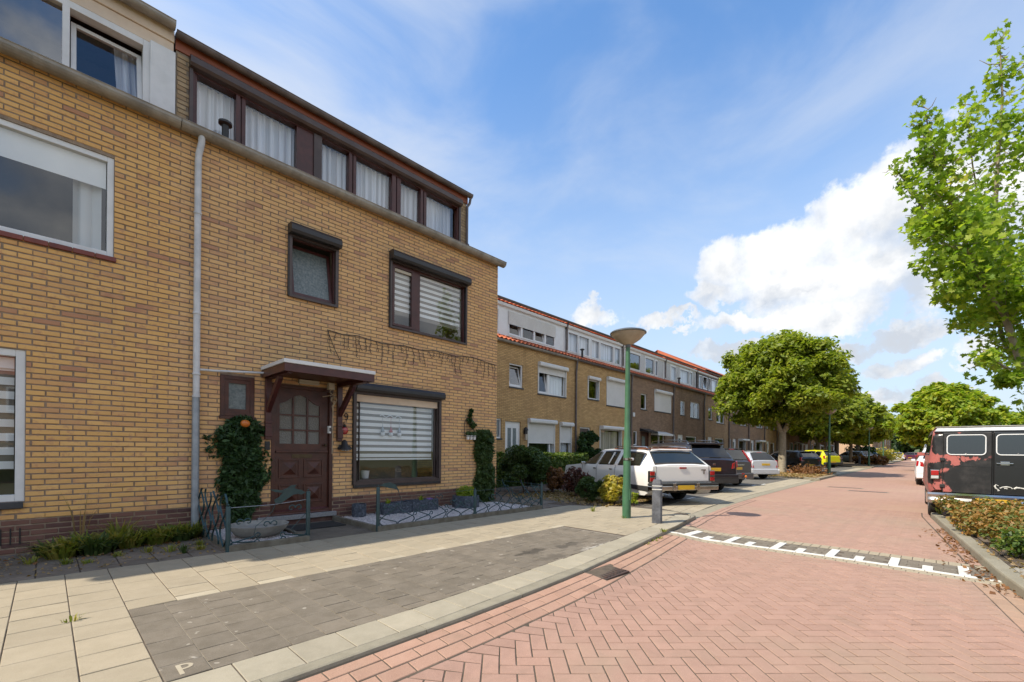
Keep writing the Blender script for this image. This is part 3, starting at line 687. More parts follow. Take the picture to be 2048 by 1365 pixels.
pieces(pavement, 'dark_tile', 'dark_tiles', 'tile_dark', dark, PZ-.04, PZ-.001, 300, ch=.0015)
# the tile with the parking P
pt = MB(); slab(pt, [(.421, 2.80), (.6205, 2.80), (.6205, 3.0), (.421, 3.0)], PZ-.04, PZ+.001)
ptile = pt.build('parking_tile', 'tile_dark'); tag(ptile, 'dark paving tile with a cream letter P at the corner of the parking strip', 'paving tile')
lm = MB(); lx, ly, t0, t1 = .487, 2.832, .002, .003
lm.box(lx, ly, PZ+t0, lx+.021, ly+.137, PZ+t1)
def arcp(r): return [(lx+.030+r*1.15*math.cos(a), ly+.098+r*math.sin(a)) for a in [math.pi/2-math.pi*i/12 for i in range(13)]]
ao, ai = arcp(.039), arcp(.021); lm.add([(x, y, PZ+t1) for x, y in ao+ai], [(i, i+1, 14+i, 13+i) for i in range(12)])
lm.quad((lx+.021, ly+.119, PZ+t1), (lx+.030, ly+.119, PZ+t1), (lx+.030, ly+.137, PZ+t1), (lx+.021, ly+.137, PZ+t1)).quad((lx+.021, ly+.059, PZ+t1), (lx+.030, ly+.059, PZ+t1), (lx+.030, ly+.077, PZ+t1), (lx+.021, ly+.077, PZ+t1))
lm.build('painted_letter', 'tile_cream_pale', ptile)
# old tiles and weedy strip before the houses
fore = struct(sheet('front_yard_paving', 'joint_sand', [(-6, 5.82), (1.42, 5.82), (1.42, 7.35), (-6, 7.35)], PZ-.012))
old = []
for i in range(-16, 6):
    xa = 1.40-(i+1)*T; xb = xa+T; y = 5.845-(T/2 if i % 2 else 0)
    while y < 7.3:
        a = max(y, 5.845); b = min(y+T, 7.29); y += T
        if b-a > .05: old.append(shrink([(xa, a), (xb, a), (xb, b), (xa, b)], .004))
pieces(fore, 'old_tile', 'old_tiles', 'tile_old', old, PZ-.04, PZ-.002, 60, ch=.004)
path = struct(sheet('entrance_path', 'joint_sand', [(2.36, 5.82), (3.28, 5.82), (3.28, 7.3), (2.36, 7.3)], PZ-.012))
pp = []
for i in range(4):
    for j in range(6):
        a = 2.38+i*.225; b = 5.84+j*.243; pp.append(shrink([(a, b), (a+.225, b), (a+.225, b+.243), (a, b+.243)], .003))
pieces(path, 'path_tile', 'path_tiles', 'tile_old', pp, PZ-.04, PZ-.001, 40)
# dark side path beyond the corner of the house
side = struct(sheet('side_path', 'joint_sand', [(7.02, 5.82), (7.9, 6.2), (8.2, 5.4), (8.9, 4.75), (10.3, 6.5), (9.3, 7.6), (9.0, 12), (7.02, 12)], PZ-.016))
sp = []
for i in range(9):
    for j in range(22):
        a = 7.05+i*.25; b = 5.86+j*.25; c = (a+.12, b+.12)
        if (c[0]-7.9)*.1 < 99 and c[1] > 5.85 and not (c[1] < 6.25 and c[0] > 7.9) and (c[0]-9.3)+(c[1]-7.6)*.1 < 0: sp.append(shrink([(a, b), (a+.25, b), (a+.25, b+.25), (a, b+.25)], .003))
pieces(side, 'side_path_tile', 'side_path_tiles', 'tile_old', sp, PZ-.04, PZ-.003, 60)
# planting bed beside the parking bay
bed = struct(sheet('planting_bed', 'soil', [(7.95, 6.15), (8.25, 5.35), (8.95, 4.8), (9.35, 5.1), (10.2, 6.2), (12.4, 10.2), (9.2, 10.2), (9.2, 7.7)], PZ-.03+.02))
for a, b in (((8.95, 4.85), (9.35, 5.15)), ((9.35, 5.15), (10.25, 6.3)), ((10.25, 6.3), (11.2, 8.0)), ((11.2, 8.0), (12.3, 10.0))):
    d = Vector((b[0]-a[0], b[1]-a[1], 0)).normalized(); n = Vector((-d.y, d.x, 0))*.08
    MB().prism([(a[0], a[1], -.05), (b[0], b[1], -.05), (b[0]+n.x, b[1]+n.y, -.05), (a[0]+n.x, a[1]+n.y, -.05)], (0, 0, .17)).build('bed_edging', 'weathered_curb', bed, bevel=.01)
# parking bays and the strips along them
sheet('parking_bay', 'asphalt_bay', [(8.7, 4.3), (60, 4.5), (60, 10.3), (12.4, 10.3), (10.2, 6.3), (9.3, 5.1), (8.68, 4.7)], .003)
strip('gutter_strip', 'kerb_stone', rL, lambda x: rL(x)+min(.28, .28), [8.5, 10, 12, 14, 18, 24.6], .007, kind='structure')
cs = struct(MB().box(8.7, 4.0, -.03, 8.72, 4.02, 0).build('crossing_strip', 'strip_cream'))
cq = []
for i in range(0, 58):
    for j in range(3):
        a = 8.66+i*.29; y = rL(a)+.285+j*.29; y2 = rL(a+.29)+.285+j*.29
        if i < 3 and j > 1: continue
        q = shrink([(a, y), (a+.29, y2), (a+.29, y2+.29), (a, y+.29)], .003); cq.append(q)
pieces(cs, 'strip_tile', 'strip_tiles', 'strip_cream', cq, -.03, .010, 60)
for k, (x, y, a) in enumerate([(11.3, 4.75, 0), (12.4, 4.95, 0), (12.9, 5.9, 60), (15.2, 4.95, 0), (16.6, 5.2, 0), (16.0, 6.4, 60), (19.2, 5.2, 0), (20.2, 5.1, 0), (20.8, 6.4, 60)]):
    c, s_ = math.cos(R(a)), math.sin(R(a)); q = [(x+u*c-v*s_, y+u*s_+v*c) for u, v in ((-.22, -.045), (.22, -.045), (.22, .045), (-.22, .045))]
    m = MB(); slab(m, q, 0, .009); o = m.build('bay_mark', 'white_line'); tag(o, 'short white dash on the dark parking paving, '+['nearest the bollard', 'behind the bumper of the white estate car', 'beneath the rear of the white estate car', 'between the white and the dark tall car', 'behind the dark tall car', 'beneath the dark tall car', 'behind the dark grey car', 'between the dark grey and the silver car', 'before the silver estate car'][k], 'road marking', 'white dashes marking the parking bays')
def island(name, pts, dead):
    o = struct(MB().poly([(x, y, PZ-.01) for x, y in pts]).build(name, dead)); n = len(pts)
    for i in range(n):
        a, b = pts[i], pts[(i+1) % n]; d = Vector((b[0]-a[0], b[1]-a[1], 0)).normalized(); q = Vector((-d.y, d.x, 0))*.13
        MB().prism([(a[0], a[1], -.05), (b[0], b[1], -.05), (b[0]+q.x, b[1]+q.y, -.05), (a[0]+q.x, a[1]+q.y, -.05)], (0, 0, PZ+.05)).build('kerb_stone', 'kerb_stone', o, bevel=.015)
    return o
pmat('dead_leaves', (.30, .19, .10), (.20, .14, .075), 9, 1, bump=1, bs=30, dist=.04, c3=(.36, .32, .25), ns3=1.2)
island('tree_island', [(24.7, 4.03), (31.2, 4.1), (33.0, 5.0), (34.6, 7.6), (30.4, 7.3)], 'dead_leaves')
strip('gutter_strip_far', 'kerb_stone', rL, lambda x: rL(x)+.28, [31.5, 40, 50], .007, kind='structure')
strip('crossing_strip_far', 'strip_cream', lambda x: rL(x)+.285, lambda x: rL(x)+.95, [31.9, 40, 50], .011, kind='structure')
island('far_tree_island', [(50, 4.25), (78, 4.5), (78, 9), (62, 9), (54, 6.5)], 'dead_leaves')
strip('far_pavement', 'tile_cream', lambda x: rL(x), lambda x: rL(x)+5, [78, 125, 200, 300], .09, kind='structure')
strip('far_front_gardens', 'grass_ground', lambda x: 10.3, lambda x: 12.0, [12.4, 60, 125, 200], .02, kind='structure')
# right side: kerb, grey tiles, shrub bed
rkerb = struct(sheet('right_kerb', 'joint_sand', [(3, -1.2), (4, -1.1), (4, -1.0), (3, -1.1)], -.03)); x = 1.6
while x < 12.4:
    b = min(x+.98, 12.45); kstone(x+.003, b-.003, rR, .14, -1).build('kerb_stone', 'kerb_stone', rkerb); x = b
rp = struct(MB().poly([(x, y, PZ-.012) for x, y in [(1.5, -9), (1.5, rR(1.5)-.14), (3, rR(3)-.14), (6, rR(6)-.14), (8.56, rR(8.56)-.14), (12.4, rR(12.4)-.14), (12.4, -9)]]).build('right_pavement', 'joint_sand'))
gt = []
for i in range(0, 14):
    for j in range(0, 10):
        a = 3.0+i*.29; q = [(a, rR(a)-.15-(j+1)*.29-(.14 if i % 2 else 0)), (a+.29, rR(a+.29)-.15-(j+1)*.29-(.14 if i % 2 else 0)), (a+.29, rR(a+.29)-.15-j*.29-(.14 if i % 2 else 0)), (a, rR(a)-.15-j*.29-(.14 if i % 2 else 0))]
        if i % 2 and j == 0: gt.append(shrink([(q[3][0], q[3][1]), (q[2][0], q[2][1]), (a+.29, rR(a+.29)-.15), (a, rR(a)-.15)], .003))
        gt.append(shrink(q, .003))
pieces(rp, 'grey_tile', 'grey_tiles', 'tile_grey', gt, PZ-.04, PZ, 60)
sheet('shrub_bed_soil', 'soil', [(7.1, -.62), (12.3, -.12), (12.3, -6), (7.1, -6)], PZ+.005)
strip('right_verge', 'grass_ground', lambda x: rR(x)-30, lambda x: rR(x)-2.2, [12.4, 25, 55, 125, 300], .03, kind='structure')
strip('right_parking_lane', 'road_far', lambda x: rR(x)-2.25, lambda x: rR(x), [12.4, 18, 25, 55, 125, 300], -.004, kind='structure')
# gully cover, long grates, litter
gl = thing('gully_cover', 'rusty square iron gully cover sunk beside the kerb', 'drain cover', (3.93, 2.40, .055))
MB().box(DR[0], DR[2], -.05, DR[1], DR[3], .056).build('frame', 'iron_cover', gl)
for i in range(7):
    a = DR[0]+.04+i*.058; MB().box(a, DR[2]+.03, .056, a+.03, DR[3]-.03, .062).build('bar', 'iron_cover', gl)
for x, y, lb in ((20.72, 2.50, 'narrow dark drain slot across the road nearer the parked cars'), (19.17, 1.69, 'narrow dark drain slot nearer the middle of the road')):
    g = thing('slot_drain', lb, 'drain', (x, y, 0), group='narrow drain slots in the road')
    MB().box(x-.13, y-.55, .0, x+.13, y+.55, .006).build('frame', 'kerb_stone', g); MB().box(x-.10, y-.5, .006, x+.10, y+.5, .009).build('slot', 'dark_iron', g)
def scatter(name, mat, n, fx, size, label=None, z=PZ+.004, seed=3, up=1.2):
    g = np.random.default_rng(seed); C = np.array([fx(g) for _ in range(n)]); C = np.c_[C, np.full(n, z)+g.random(n)*.012]
    V, F = leafcloud(C, size, up=up, asp=1.3, seed=seed); o = link(name, npmesh(name, V, F, mat), kind='stuff'); return o
scatter('fallen_leaves', 'leaf_rust', 260, lambda g: (lambda x: (x, rR(x)+abs(g.normal())*.12))(6.0+g.random()*4.5), .035, z=.012)
scatter('fallen_leaves', 'leaf_straw', 200, lambda g: (lambda x: (x, rR(x)-.1-abs(g.normal())*.2))(5.8+g.random()*3), .03, z=PZ+.006, seed=5)
scatter('dead_leaf_litter', 'leaf_straw', 2600, lambda g: (8.0+g.random()*1.6+abs(g.normal())*.9, 5.0+g.random()*3.2), .05, z=PZ+.01, seed=6)
scatter('dead_leaf_litter', 'leaf_straw', 1800, lambda g: (26+g.random()*7, 4.4+g.random()*2.4), .12, z=PZ+.01, seed=7)
scatter('paving_litter', 'leaf_straw', 420, lambda g: (-.6+g.random()*2.0, 5.9+g.random()*1.35), .022, z=PZ+.002, seed=12)
scatter('paving_litter', 'leaf_rust', 160, lambda g: (-.6+g.random()*2.0, 6.5+g.random()*.75), .03, z=PZ+.002, seed=13)
# ------------------------------------------------------------------ houses
def wallmesh(mb, x0, x1, z0, z1, yf, th, opens, k=0):
    """a wall facing -y with real openings and reveals"""
    xs = sorted(set([x0, x1]+[min(max(v, x0), x1) for o in opens for v in (o[0], o[1])])); zs = sorted(set([z0, z1]+[min(max(v, z0), z1) for o in opens for v in (o[2], o[3])]))
    def op(i, j):
        if i < 0 or j < 0 or i >= len(xs)-1 or j >= len(zs)-1: return None
        cx, cz = (xs[i]+xs[i+1])/2, (zs[j]+zs[j+1])/2
        return any(o[0] < cx < o[1] and o[2] < cz < o[3] for o in opens)
    for i in range(len(xs)-1):
        for j in range(len(zs)-1):
            if op(i, j): continue
            a, b, c, d = xs[i], xs[i+1], zs[j], zs[j+1]; e = yf+th
            mb.quad((a, yf, c), (b, yf, c), (b, yf, d), (a, yf, d), k); mb.quad((b, e, c), (a, e, c), (a, e, d), (b, e, d), k)
            if op(i-1, j) is not False: mb.quad((a, e, c), (a, yf, c), (a, yf, d), (a, e, d), k)
            if op(i+1, j) is not False: mb.quad((b, yf, c), (b, e, c), (b, e, d), (b, yf, d), k)
            if op(i, j-1) is not False: mb.quad((a, e, c), (b, e, c), (b, yf, c), (a, yf, c), k)
            if op(i, j+1) is not False: mb.quad((a, yf, d), (b, yf, d), (b, e, d), (a, e, d), k)
def cutspans(a, b, holes):
    sp = [(a, b)]
    for h0, h1 in holes:
        n = []
        for s, e in sp:
            if h1 <= s or h0 >= e: n.append((s, e)); continue
            if h0 > s: n.append((s, h0))
            if h1 < e: n.append((h1, e))
        sp = n
    return sp
def brickwork(wall, x0, x1, z0, z1, yf, opens, mat, plinth=.46, cap=300, left_ragged=None, right_ragged=None, sill_rows=()):
    """running bond of real bricks; bricks at a ragged edge belong to the house that holds their centre"""
    P, C = .2215, .0625; L, Hh = .2065, .0465; items = []
    nz = int((z1-z0)/C)
    for r in range(nz+1):
        za = z0+r*C+.008; zb = min(za+Hh, z1)
        if zb-za < .015: continue
        off = (r % 2)*P/2; n0 = int(math.floor((x0-.5)/P)); n1 = int(math.ceil((x1+.5)/P))
        holes = [(o[0]-.004, o[1]+.004) for o in opens if o[2] < zb-.012 and o[3] > za+.012]
        for n in range(n0, n1):
            a = n*P+off+random.gauss(0, .0022); b = a+L+random.gauss(0, .0015); m = (a+b)/2
            if left_ragged is not None and m < left_ragged: continue
            if right_ragged is not None and m >= right_ragged: continue
            if left_ragged is None: a = max(a, x0)
            if right_ragged is None: b = min(b, x1)
            if b-a < .02: continue
            for s, e in cutspans(a, b, holes):
                if e-s > .018: items.append((s, e, za+random.gauss(0, .0008), zb+random.gauss(0, .0008)))
    sc = []
    for it in items:
        ok, d = inview(((it[0]+it[1])/2, yf, (it[2]+it[3])/2), 10); sc.append(((it[1]-it[0])/d**2 if ok else -1, it))
    sc.sort(key=lambda t: -t[0]); rest = {mat: MB(), 'brick_plinth': MB()}; shared = {}
    for i, (s, (a, b, c, d)) in enumerate(sc):
        mm = 'brick_plinth' if c < plinth else mat; y = yf+random.gauss(0, .0016)
        if i < cap and s > 0:
            key = (mm, round(b-a, 2), 0); me = shared.get(key)
            if me is None:
                w = (b-a)/2; h = Hh/2; m = MB(); g = .003
                m.add([(-w, .03, -h), (w, .03, -h), (w, .03, h), (-w, .03, h), (-w, g, -h), (w, g, -h), (w, g, h), (-w, g, h), (-w+g, 0, -h+g), (w-g, 0, -h+g), (w-g, 0, h-g), (-w+g, 0, h-g)],
                      [(8, 9, 10, 11)]+[(i_, (i_+1) % 4, 4+(i_+1) % 4, 4+i_) for i_ in range(4)]+[(4+i_, 4+(i_+1) % 4, 8+(i_+1) % 4, 8+i_) for i_ in range(4)])
                me = shared[key] = m.mesh('brick', mm)
            o = link('brick', me, wall, loc=Vector(((a+b)/2, y, (c+d)/2))-offset_of(wall)); o.rotation_euler = (random.gauss(0, .004), random.gauss(0, .004), random.gauss(0, .004))
        else:
            rest[mm].add([(a, y, c), (b, y, c), (b, y, d), (a, y, d), (a, yf+.03, c), (b, yf+.03, c), (b, yf+.03, d), (a, yf+.03, d)], [(0, 1, 2, 3), (0, 4, 5, 1), (1, 5, 6, 2), (2, 6, 7, 3), (3, 7, 4, 0)])
    if rest[mat].v: rest[mat].build('brickwork', mat, wall, kind='stuff', fix=False)
    if rest['brick_plinth'].v: rest['brick_plinth'].build('plinth_brickwork', 'brick_plinth', wall, kind='stuff', fix=False)
def frame_ring(mb, x0, x1, z0, z1, y0, y1, w, k=0, wb=None):
    wb = wb or w
    mb.box(x0, y0, z0, x0+w, y1, z1, k); mb.box(x1-w, y0, z0, x1, y1, z1, k); mb.box(x0+w, y0, z0, x1-w, y1, z0+wb, k); mb.box(x0+w, y0, z1-w, x1-w, y1, z1, k)
def window(house, x0, x1, z0, z1, yf, mat='white_plastic', w=.055, depth=.07, recess=.05, panes=None, back='room_dark', cur=None, glass='glass', sill=None, box=None, roll=0, tilt=(), w2=None, blind=None, extra=None, boxmat='shutter_white', sillmat='slate_sill', sk=.05, net_full=True, lv=1):
    """panes: list of (xa, xb) spans; frame > panes, sill, shutter box, roller shutter, curtains"""
    y = yf+recess; mb = MB(); frame_ring(mb, x0, x1, z0, z1, y, y+depth, w)
    panes = panes or [(x0+w, x1-w)]
    for (a, b), (c, d) in zip(panes, panes[1:]): mb.box(b, y, z0+w, c, y+depth, z1-w)
    f = mb.build('window', mat, house, bevel=.004 if lv else 0)
    for i, (a, b) in enumerate(panes):
        za, zb = z0+w, z1-w; s = w2 if w2 is not None else 0
        if i in tilt:                               # sash tilted inwards at the top
            m = MB(); frame_ring(m, a+.004, b-.004, za+.004, zb-.03, y+.01, y+.06, w*.9)
            sx = (a, b); hgt = zb-za
            for j, v in enumerate(m.v): m.v[j] = (v[0], v[1]+.16*(v[2]-za)/hgt, v[2])
            m.build('sash', mat, f)
            g = MB().quad((a+w, y+.035, za+w*.9), (b-w, y+.035, za+w*.9), (b-w, y+.035+.16*.9, zb-w), (a+w, y+.035+.16*.9, zb-w)); g.build('pane', glass, f, fix=False)
        else:
            if s: m = MB(); frame_ring(m, a, b, za, zb, y+.012, y+.05, s); m.build('sash', mat, f)
            g = MB().quad((a+s, y+.033, za+s), (b-s, y+.033, za+s), (b-s, y+.033, zb-s), (a+s, y+.033, zb-s)); g.build('pane', glass, f, fix=False)
    MB().box(x0+.01, y+.75, z0-.05, x1-.01, y+.77, z1+.05).build('room_backdrop', back, f)
    if cur:
        for cm, ca, cb, c0, c1 in cur:
            n = max(6, int((cb-ca)*26)); m = MB(); vs = []
            for j in range(n+1):
                u = ca+(cb-ca)*j/n; yy_ = y+depth+.06+.022*math.sin(j*1.9)+.01*math.sin(j*.7); vs += [(u, yy_, c0), (u, yy_, c1)]
            m.add(vs, [(2*j, 2*j+2, 2*j+3, 2*j+1) for j in range(n)]); m.build('curtain', cm, f, smooth=True, fix=False)
    if sill: MB().box(x0-.02, yf-.035, z0-.055, x1+.02, yf+recess+.01, z0-.002).build('sill', sillmat, f, bevel=.004 if lv else 0)
    if box:
        bh, bd = box; m = MB(); yb = yf-bd
        m.prism([(x0-.02, yf, z1-.01), (x0-.02, yb+.02, z1-.01), (x0-.02, yb, z1+.03), (x0-.02, yb, z1+bh-.05), (x0-.02, yb+.04, z1+bh), (x0-.02, yf, z1+bh)], (x1-x0+.04, 0, 0)); m.build('shutter_box', boxmat, f)
        for ra, rb_ in ((x0-.02, x0+.03), (x1-.03, x1+.02)): MB().box(ra, yf-.035, z0, rb_, yf+.03, z1-.012).build('shutter_rail', boxmat, f)
    if roll:
        zr = z1-(z1-z0)*roll; n = int((z1-zr)/.042); m = MB(); vs = []
        for j in range(n+1):
            z = z1-j*(z1-zr)/n; vs += [(x0+.03, yf+.006, z), (x1-.03, yf+.006, z), (x0+.03, yf-.004, z-.018), (x1-.03, yf-.004, z-.018)]
        m.add(vs, [(2*j, 2*j+1, 2*j+3, 2*j+2) for j in range(len(vs)//2-1)]); m.box(x0+.03, yf-.012, zr-.05, x1-.03, yf+.014, zr-.012)
        m.build('roller_shutter', boxmat, f, fix=False)
    return f
def duoblind(f, x0, x1, z0, z1, y, h=.062, g=.045, z_from_top=0, sheer=True):
    z = z1-z_from_top
    if sheer: MB().box(x0, y+.012, z0, x1, y+.014, z1).build('blind_backing', 'blind_sheer', f)
    while z-h > z0:
        MB().box(x0, y, z-h, x1, y+.003, z).build('blind_slat', 'blind_white', f); z -= h+g
def gutter(mb, x0, x1, y, z, r=.075, k=0, brackets=True, n=10, joints=None):
    """half-round gutter whose open top is at height z, back edge at y"""
    prof = [(y-r+r*math.cos(a), z+r*1.0*math.sin(a)) for a in [math.pi+math.pi*i/n for i in range(n+1)]]
    prof = [(y, z+.02)]+[(p, q) for p, q in prof[::-1]]+[(y-2*r-.008, z+.012)]
    inner = [(p+(.004 if p < y-r else -.004), q+.005) for p, q in prof[::-1]]
    loop = prof+inner; mb.prism([(x0, p, q) for p, q in loop], (x1-x0, 0, 0), k)
    for e in (x0, x1-.004): mb.prism([(e, p, q) for p, q in prof[1:-1]], (.004, 0, 0), k)
    if brackets:
        x = x0+.35
        while x < x1-.1:
            pr = [(p-(y-r), q-z) for p, q in prof[1:-1]]; o = [(y-r+a*1.06, z+b*1.06) for a, b in pr]; i_ = [(y-r+a*1.0, z+b*1.0) for a, b in pr][::-1]
            mb.prism([(x, p, q) for p, q in o+i_], (.035, 0, 0), k); x += .93 if joints is None else joints
def pantile():
    m = MB(); n = 8; w = .235; L = .36; vs = []
    for i in range(n+1):
        u = i/n; z = .026*math.sin(2*math.pi*u)+(.012 if u > .9 else 0); vs += [(u*w, 0, z+.022), (u*w, L, z)]
    for i in range(n+1):
        u = i/n; z = .026*math.sin(2*math.pi*u); vs += [(u*w, 0, z+.006)]
    fs = [(2*i, 2*i+2, 2*i+3, 2*i+1) for i in range(n)]+[(2*i, 2*n+2+i, 2*n+3+i, 2*i+2) for i in range(n)]
    m.add(vs, fs); return m
PT = pantile()
def tiled_strip(roof, x0, x1, p0, p1, each=True, mat='orange_tile', rows_=None):
    """pantiles from eaves point p0=(y,z) up to p1"""
    dy, dz = p1[0]-p0[0], p1[1]-p0[1]; L = math.hypot(dy, dz); ang = math.atan2(dz, dy); nr = rows_ or max(1, int(L/.30)); n = max(1, int(round((x1-x0)/.232))); w = (x1-x0)/n
    me = PT.mesh('roof_tile', mat, True) if each else None; rest = MB(); ca, sa = math.cos(ang), math.sin(ang)
    for r in range(nr):
        for i in range(n):
            o = (x0+i*w, p0[0]+dy*r/nr, p0[1]+dz*r/nr)
            if each:
                t = link('roof_tile', me, roof, loc=Vector(o)-offset_of(roof)); t.rotation_euler = (ang+random.gauss(0, .006), 0, random.gauss(0, .004))
            else:
                rest.add([(o[0]+v[0], o[1]+v[1]*ca-v[2]*sa, o[2]+v[1]*sa+v[2]*ca) for v in PT.v], PT.f)
    if rest.v: rest.build('roof_tiles', mat, roof, kind='stuff', smooth=True, fix=False)
def downpipe(house, x, y, z0, z1, r=.04, mats=('zinc_pipe',), gy=None, gz=None, bands=(), label=None):
    m = MB(); gy = gy if gy is not None else y-.1; gz = gz or z1+.25
    m.tube([(x+.03, gy, gz), (x+.03, gy+.01, gz-.10), (x+.005, y-.01, z1+.03), (x, y, z1-.08), (x, y, z0)], r, 12)
    for b in bands: m.lathe([(r+.002, -.016), (r+.008, -.012), (r+.008, .012), (r+.002, .016)], (x, y, b), 12)
    return m.build('downpipe', list(mats), house, smooth=True)
def shell(house, x0, x1, yf, mat, ez=5.55, depth=9.0, ridge=8.3, z0=.0, gl=None, gr=None, roofmat='orange_roof', front=False, name='side_walls', roofz=None):
    m = MB(); yb = yf+depth; ym = yf+depth/2
    if front: m.quad((x0, yf, z0), (x1, yf, z0), (x1, yf, ez), (x0, yf, ez))
    m.quad((x1, yb, z0), (x0, yb, z0), (x0, yb, ez), (x1, yb, ez)); m.build('back_wall', mat, house, fix=False)
    for x, g in ((x0, gl), (x1, gr)):
        MB().poly([(x, yf+.002, z0), (x, yf+.002, ez), (x, ym, ridge-.05), (x, yb, ez), (x, yb, z0)]).build('gable_wall', g or mat, house, fix=False)
# ---- the two houses in front
YF = 7.30; EAVE = 5.62
oB = [(1.685, 2.117, 1.742, 2.32), (2.354, 3.302, .10, 2.28), (3.667, 5.508, .677, 2.34), (2.585, 3.345, 3.655, 4.72), (4.346, 6.168, 3.535, 4.86)]
oA = [(-1.70, .555, 3.60, 4.815), (-1.9, -.163, .675, 2.345)]
XS = 1.19
A_ = thing('brick_house', 'yellow brick house at the left edge with white painted window frames and white dormer', 'house', (-1.0, YF, PZ), group='houses along the street')
B_ = thing('brick_house', 'yellow brick house with brown front door under a canopy and black roller shutter boxes', 'house', (4.1, YF, PZ), group='houses along the street')
for H_, xa, xb, op in ((A_, -4.2, XS, oA), (B_, XS, 7.12, oB)):
    m = MB(); wallmesh(m, xa, xb, PZ-.1, 5.60, YF+.007, .24, op); wl = m.build('wall', 'mortar', H_, fix=False)
    brickwork(wl, xa, xb, PZ, 5.60, YF, op, 'brick_yellow' if H_ is A_ else 'brick_ochre', left_ragged=None if H_ is A_ else XS, right_ragged=XS if H_ is A_ else None)
# right-hand gable of B in bricks
gb = MB(); gb.poly([(7.113, YF+.01, 0), (7.113, YF+.01, 5.6), (7.113, YF+4.6, 8.0), (7.113, YF+9.2, 5.6), (7.113, YF+9.2, 0)]); gb.build('gable_wall', 'gable_yellow', B_, fix=False)
for H_, xa, xb in ((A_, -4.2, XS), (B_, XS, 7.12)):
    rf = MB(); rf.quad((xa, YF-.02, 5.66), (xb, YF-.02, 5.66), (xb, YF+4.6, 8.35), (xa, YF+4.6, 8.35)); rf.quad((xa, YF+9.3, 5.6), (xb, YF+9.3, 5.6), (xb, YF+4.6, 8.35), (xa, YF+4.6, 8.35)); rf.build('roof', 'orange_roof', H_, fix=False)
    MB().quad((xa, YF+9.2, 0), (xb, YF+9.2, 0), (xb, YF+9.2, 5.6), (xa, YF+9.2, 5.6)).build('back_wall', 'wall_amber', H_, fix=False)
    MB().box(xa, YF+.3, 2.75, xb, YF+9, 2.9).box(xa, YF+.3, 5.45, xb, YF+9, 5.55).build('floor_slab', 'room_wall', H_)
# gutters
g = MB(); gutter(g, -4.2, XS+.0, YF-.005, 5.555, .088); g.build('gutter', 'zinc', A_, fix=False)
g = MB(); gutter(g, XS+.004, 7.22, YF-.005, 5.555, .088); g.build('gutter', 'zinc', B_, fix=False)
downpipe(B_, 1.395, YF-.055, PZ+.02, 5.22, .040, ('pvc_white',), YF-.1, 5.50, (4.45, 3.10, 2.28, 1.98))
lp = MB().tube([(1.392, YF-.055, PZ), (1.392, YF-.055, 1.97)], .044, 14).build('lower_downpipe', 'zinc_pipe', B_, smooth=True)
MB().tube([(1.40, YF-.07, 4.4), (1.40, YF-.07, 5.1)], .001, 4)
MB().tube([(1.43, YF-.055, 2.345), (1.6, YF-.06, 2.35), (2.25, YF-.10, 2.40)], .016, 10).build('canopy_drain', 'pvc_white', B_, smooth=True)
MB().lathe([(.045, 0), (.045, .30), (.05, .32)], (1.757, YF+.16, 5.62), 14).lathe([(.05, 0), (.088, .02), (.088, .05), (.05, .075), (.02, .085)], (1.757, YF+.16, 5.93), 14).build('roof_vent', 'black_plastic', B_, smooth=True)
# ---- dormer of B
D = thing  # readability only
dy = 7.60
def dormer_body(house, x0, x1, y0, z0, z1, mat, y1=None, opens=()):
    y1 = y1 or y0+3.2; m = MB(); wallmesh(m, x0, x1, z0, z1, y0, .12, opens); m.quad((x0, y0+.12, z0), (x0, y1, z0), (x0, y1, z1), (x0, y0+.12, z1)); m.quad((x1, y0+.12, z0), (x1, y1, z0), (x1, y1, z1), (x1, y0+.12, z1))
    return m.build('dormer', mat, house, fix=False)
db = dormer_body(B_, 1.20, 6.42, dy, 5.66, 6.95, 'mortar_pale', opens=[(1.36, 6.20, 5.72, 6.63)])
brickwork(db, 1.21, 1.35, 5.72, 6.74, dy-.008, [], 'brick_tan', plinth=0, cap=0)
brickwork(db, 6.22, 6.42, 5.72, 6.74, dy-.008, [], 'brick_tan', plinth=0, cap=0)
sp_ = [(1.44, 1.92), (2.05, 2.79), (3.20, 3.68), (3.82, 4.54), (4.74, 5.19), (5.34, 6.06)]
m = MB(); frame_ring(m, 1.345, 6.21, 5.70, 6.62, dy-.03, dy+.09, .07)
for (a, b), (c, d) in zip(sp_, sp_[1:]):
    if b < 3 < c: continue
    m.box(b, dy-.03, 5.77, (b+c)/2-.012, dy+.09, 6.55); m.box((b+c)/2+.012, dy-.02, 5.77, c, dy+.09, 6.55); m.box((b+c)/2-.012, dy+.0, 5.77, (b+c)/2+.012, dy+.09, 6.55)
m.box(1.415, dy-.015, 5.77, 1.44, dy+.08, 6.55)
wd = m.build('dormer_window_frame', 'plum_wood', B_, bevel=.004)
MB().box(2.79, dy-.02, 5.77, 3.06, dy+.06, 6.55).build('wood_panel', 'plum_wood', wd); MB().box(3.06, dy-.045, 5.74, 3.19, dy+.06, 6.56).build('brown_post', 'brown_alu', wd)
for a, b in sp_:
    MB().quad((a, dy+.03, 5.77), (b, dy+.03, 5.77), (b, dy+.03, 6.55), (a, dy+.03, 6.55)).build('pane', 'glass', wd, fix=False)
    n = int((b-a)*60); m = MB(); vs = []
    for j in range(n+1):
        u = a-.02+(b-a+.04)*j/n; yy_ = dy+.16+.018*math.sin(j*1.15+a)+.009*math.sin(j*2.7); vs += [(u, yy_, 5.75), (u, yy_, 6.56)]
    m.add(vs, [(2*j, 2*j+2, 2*j+3, 2*j+1) for j in range(n)]); m.build('net_curtain', 'net_curtain', wd, smooth=True, fix=False)
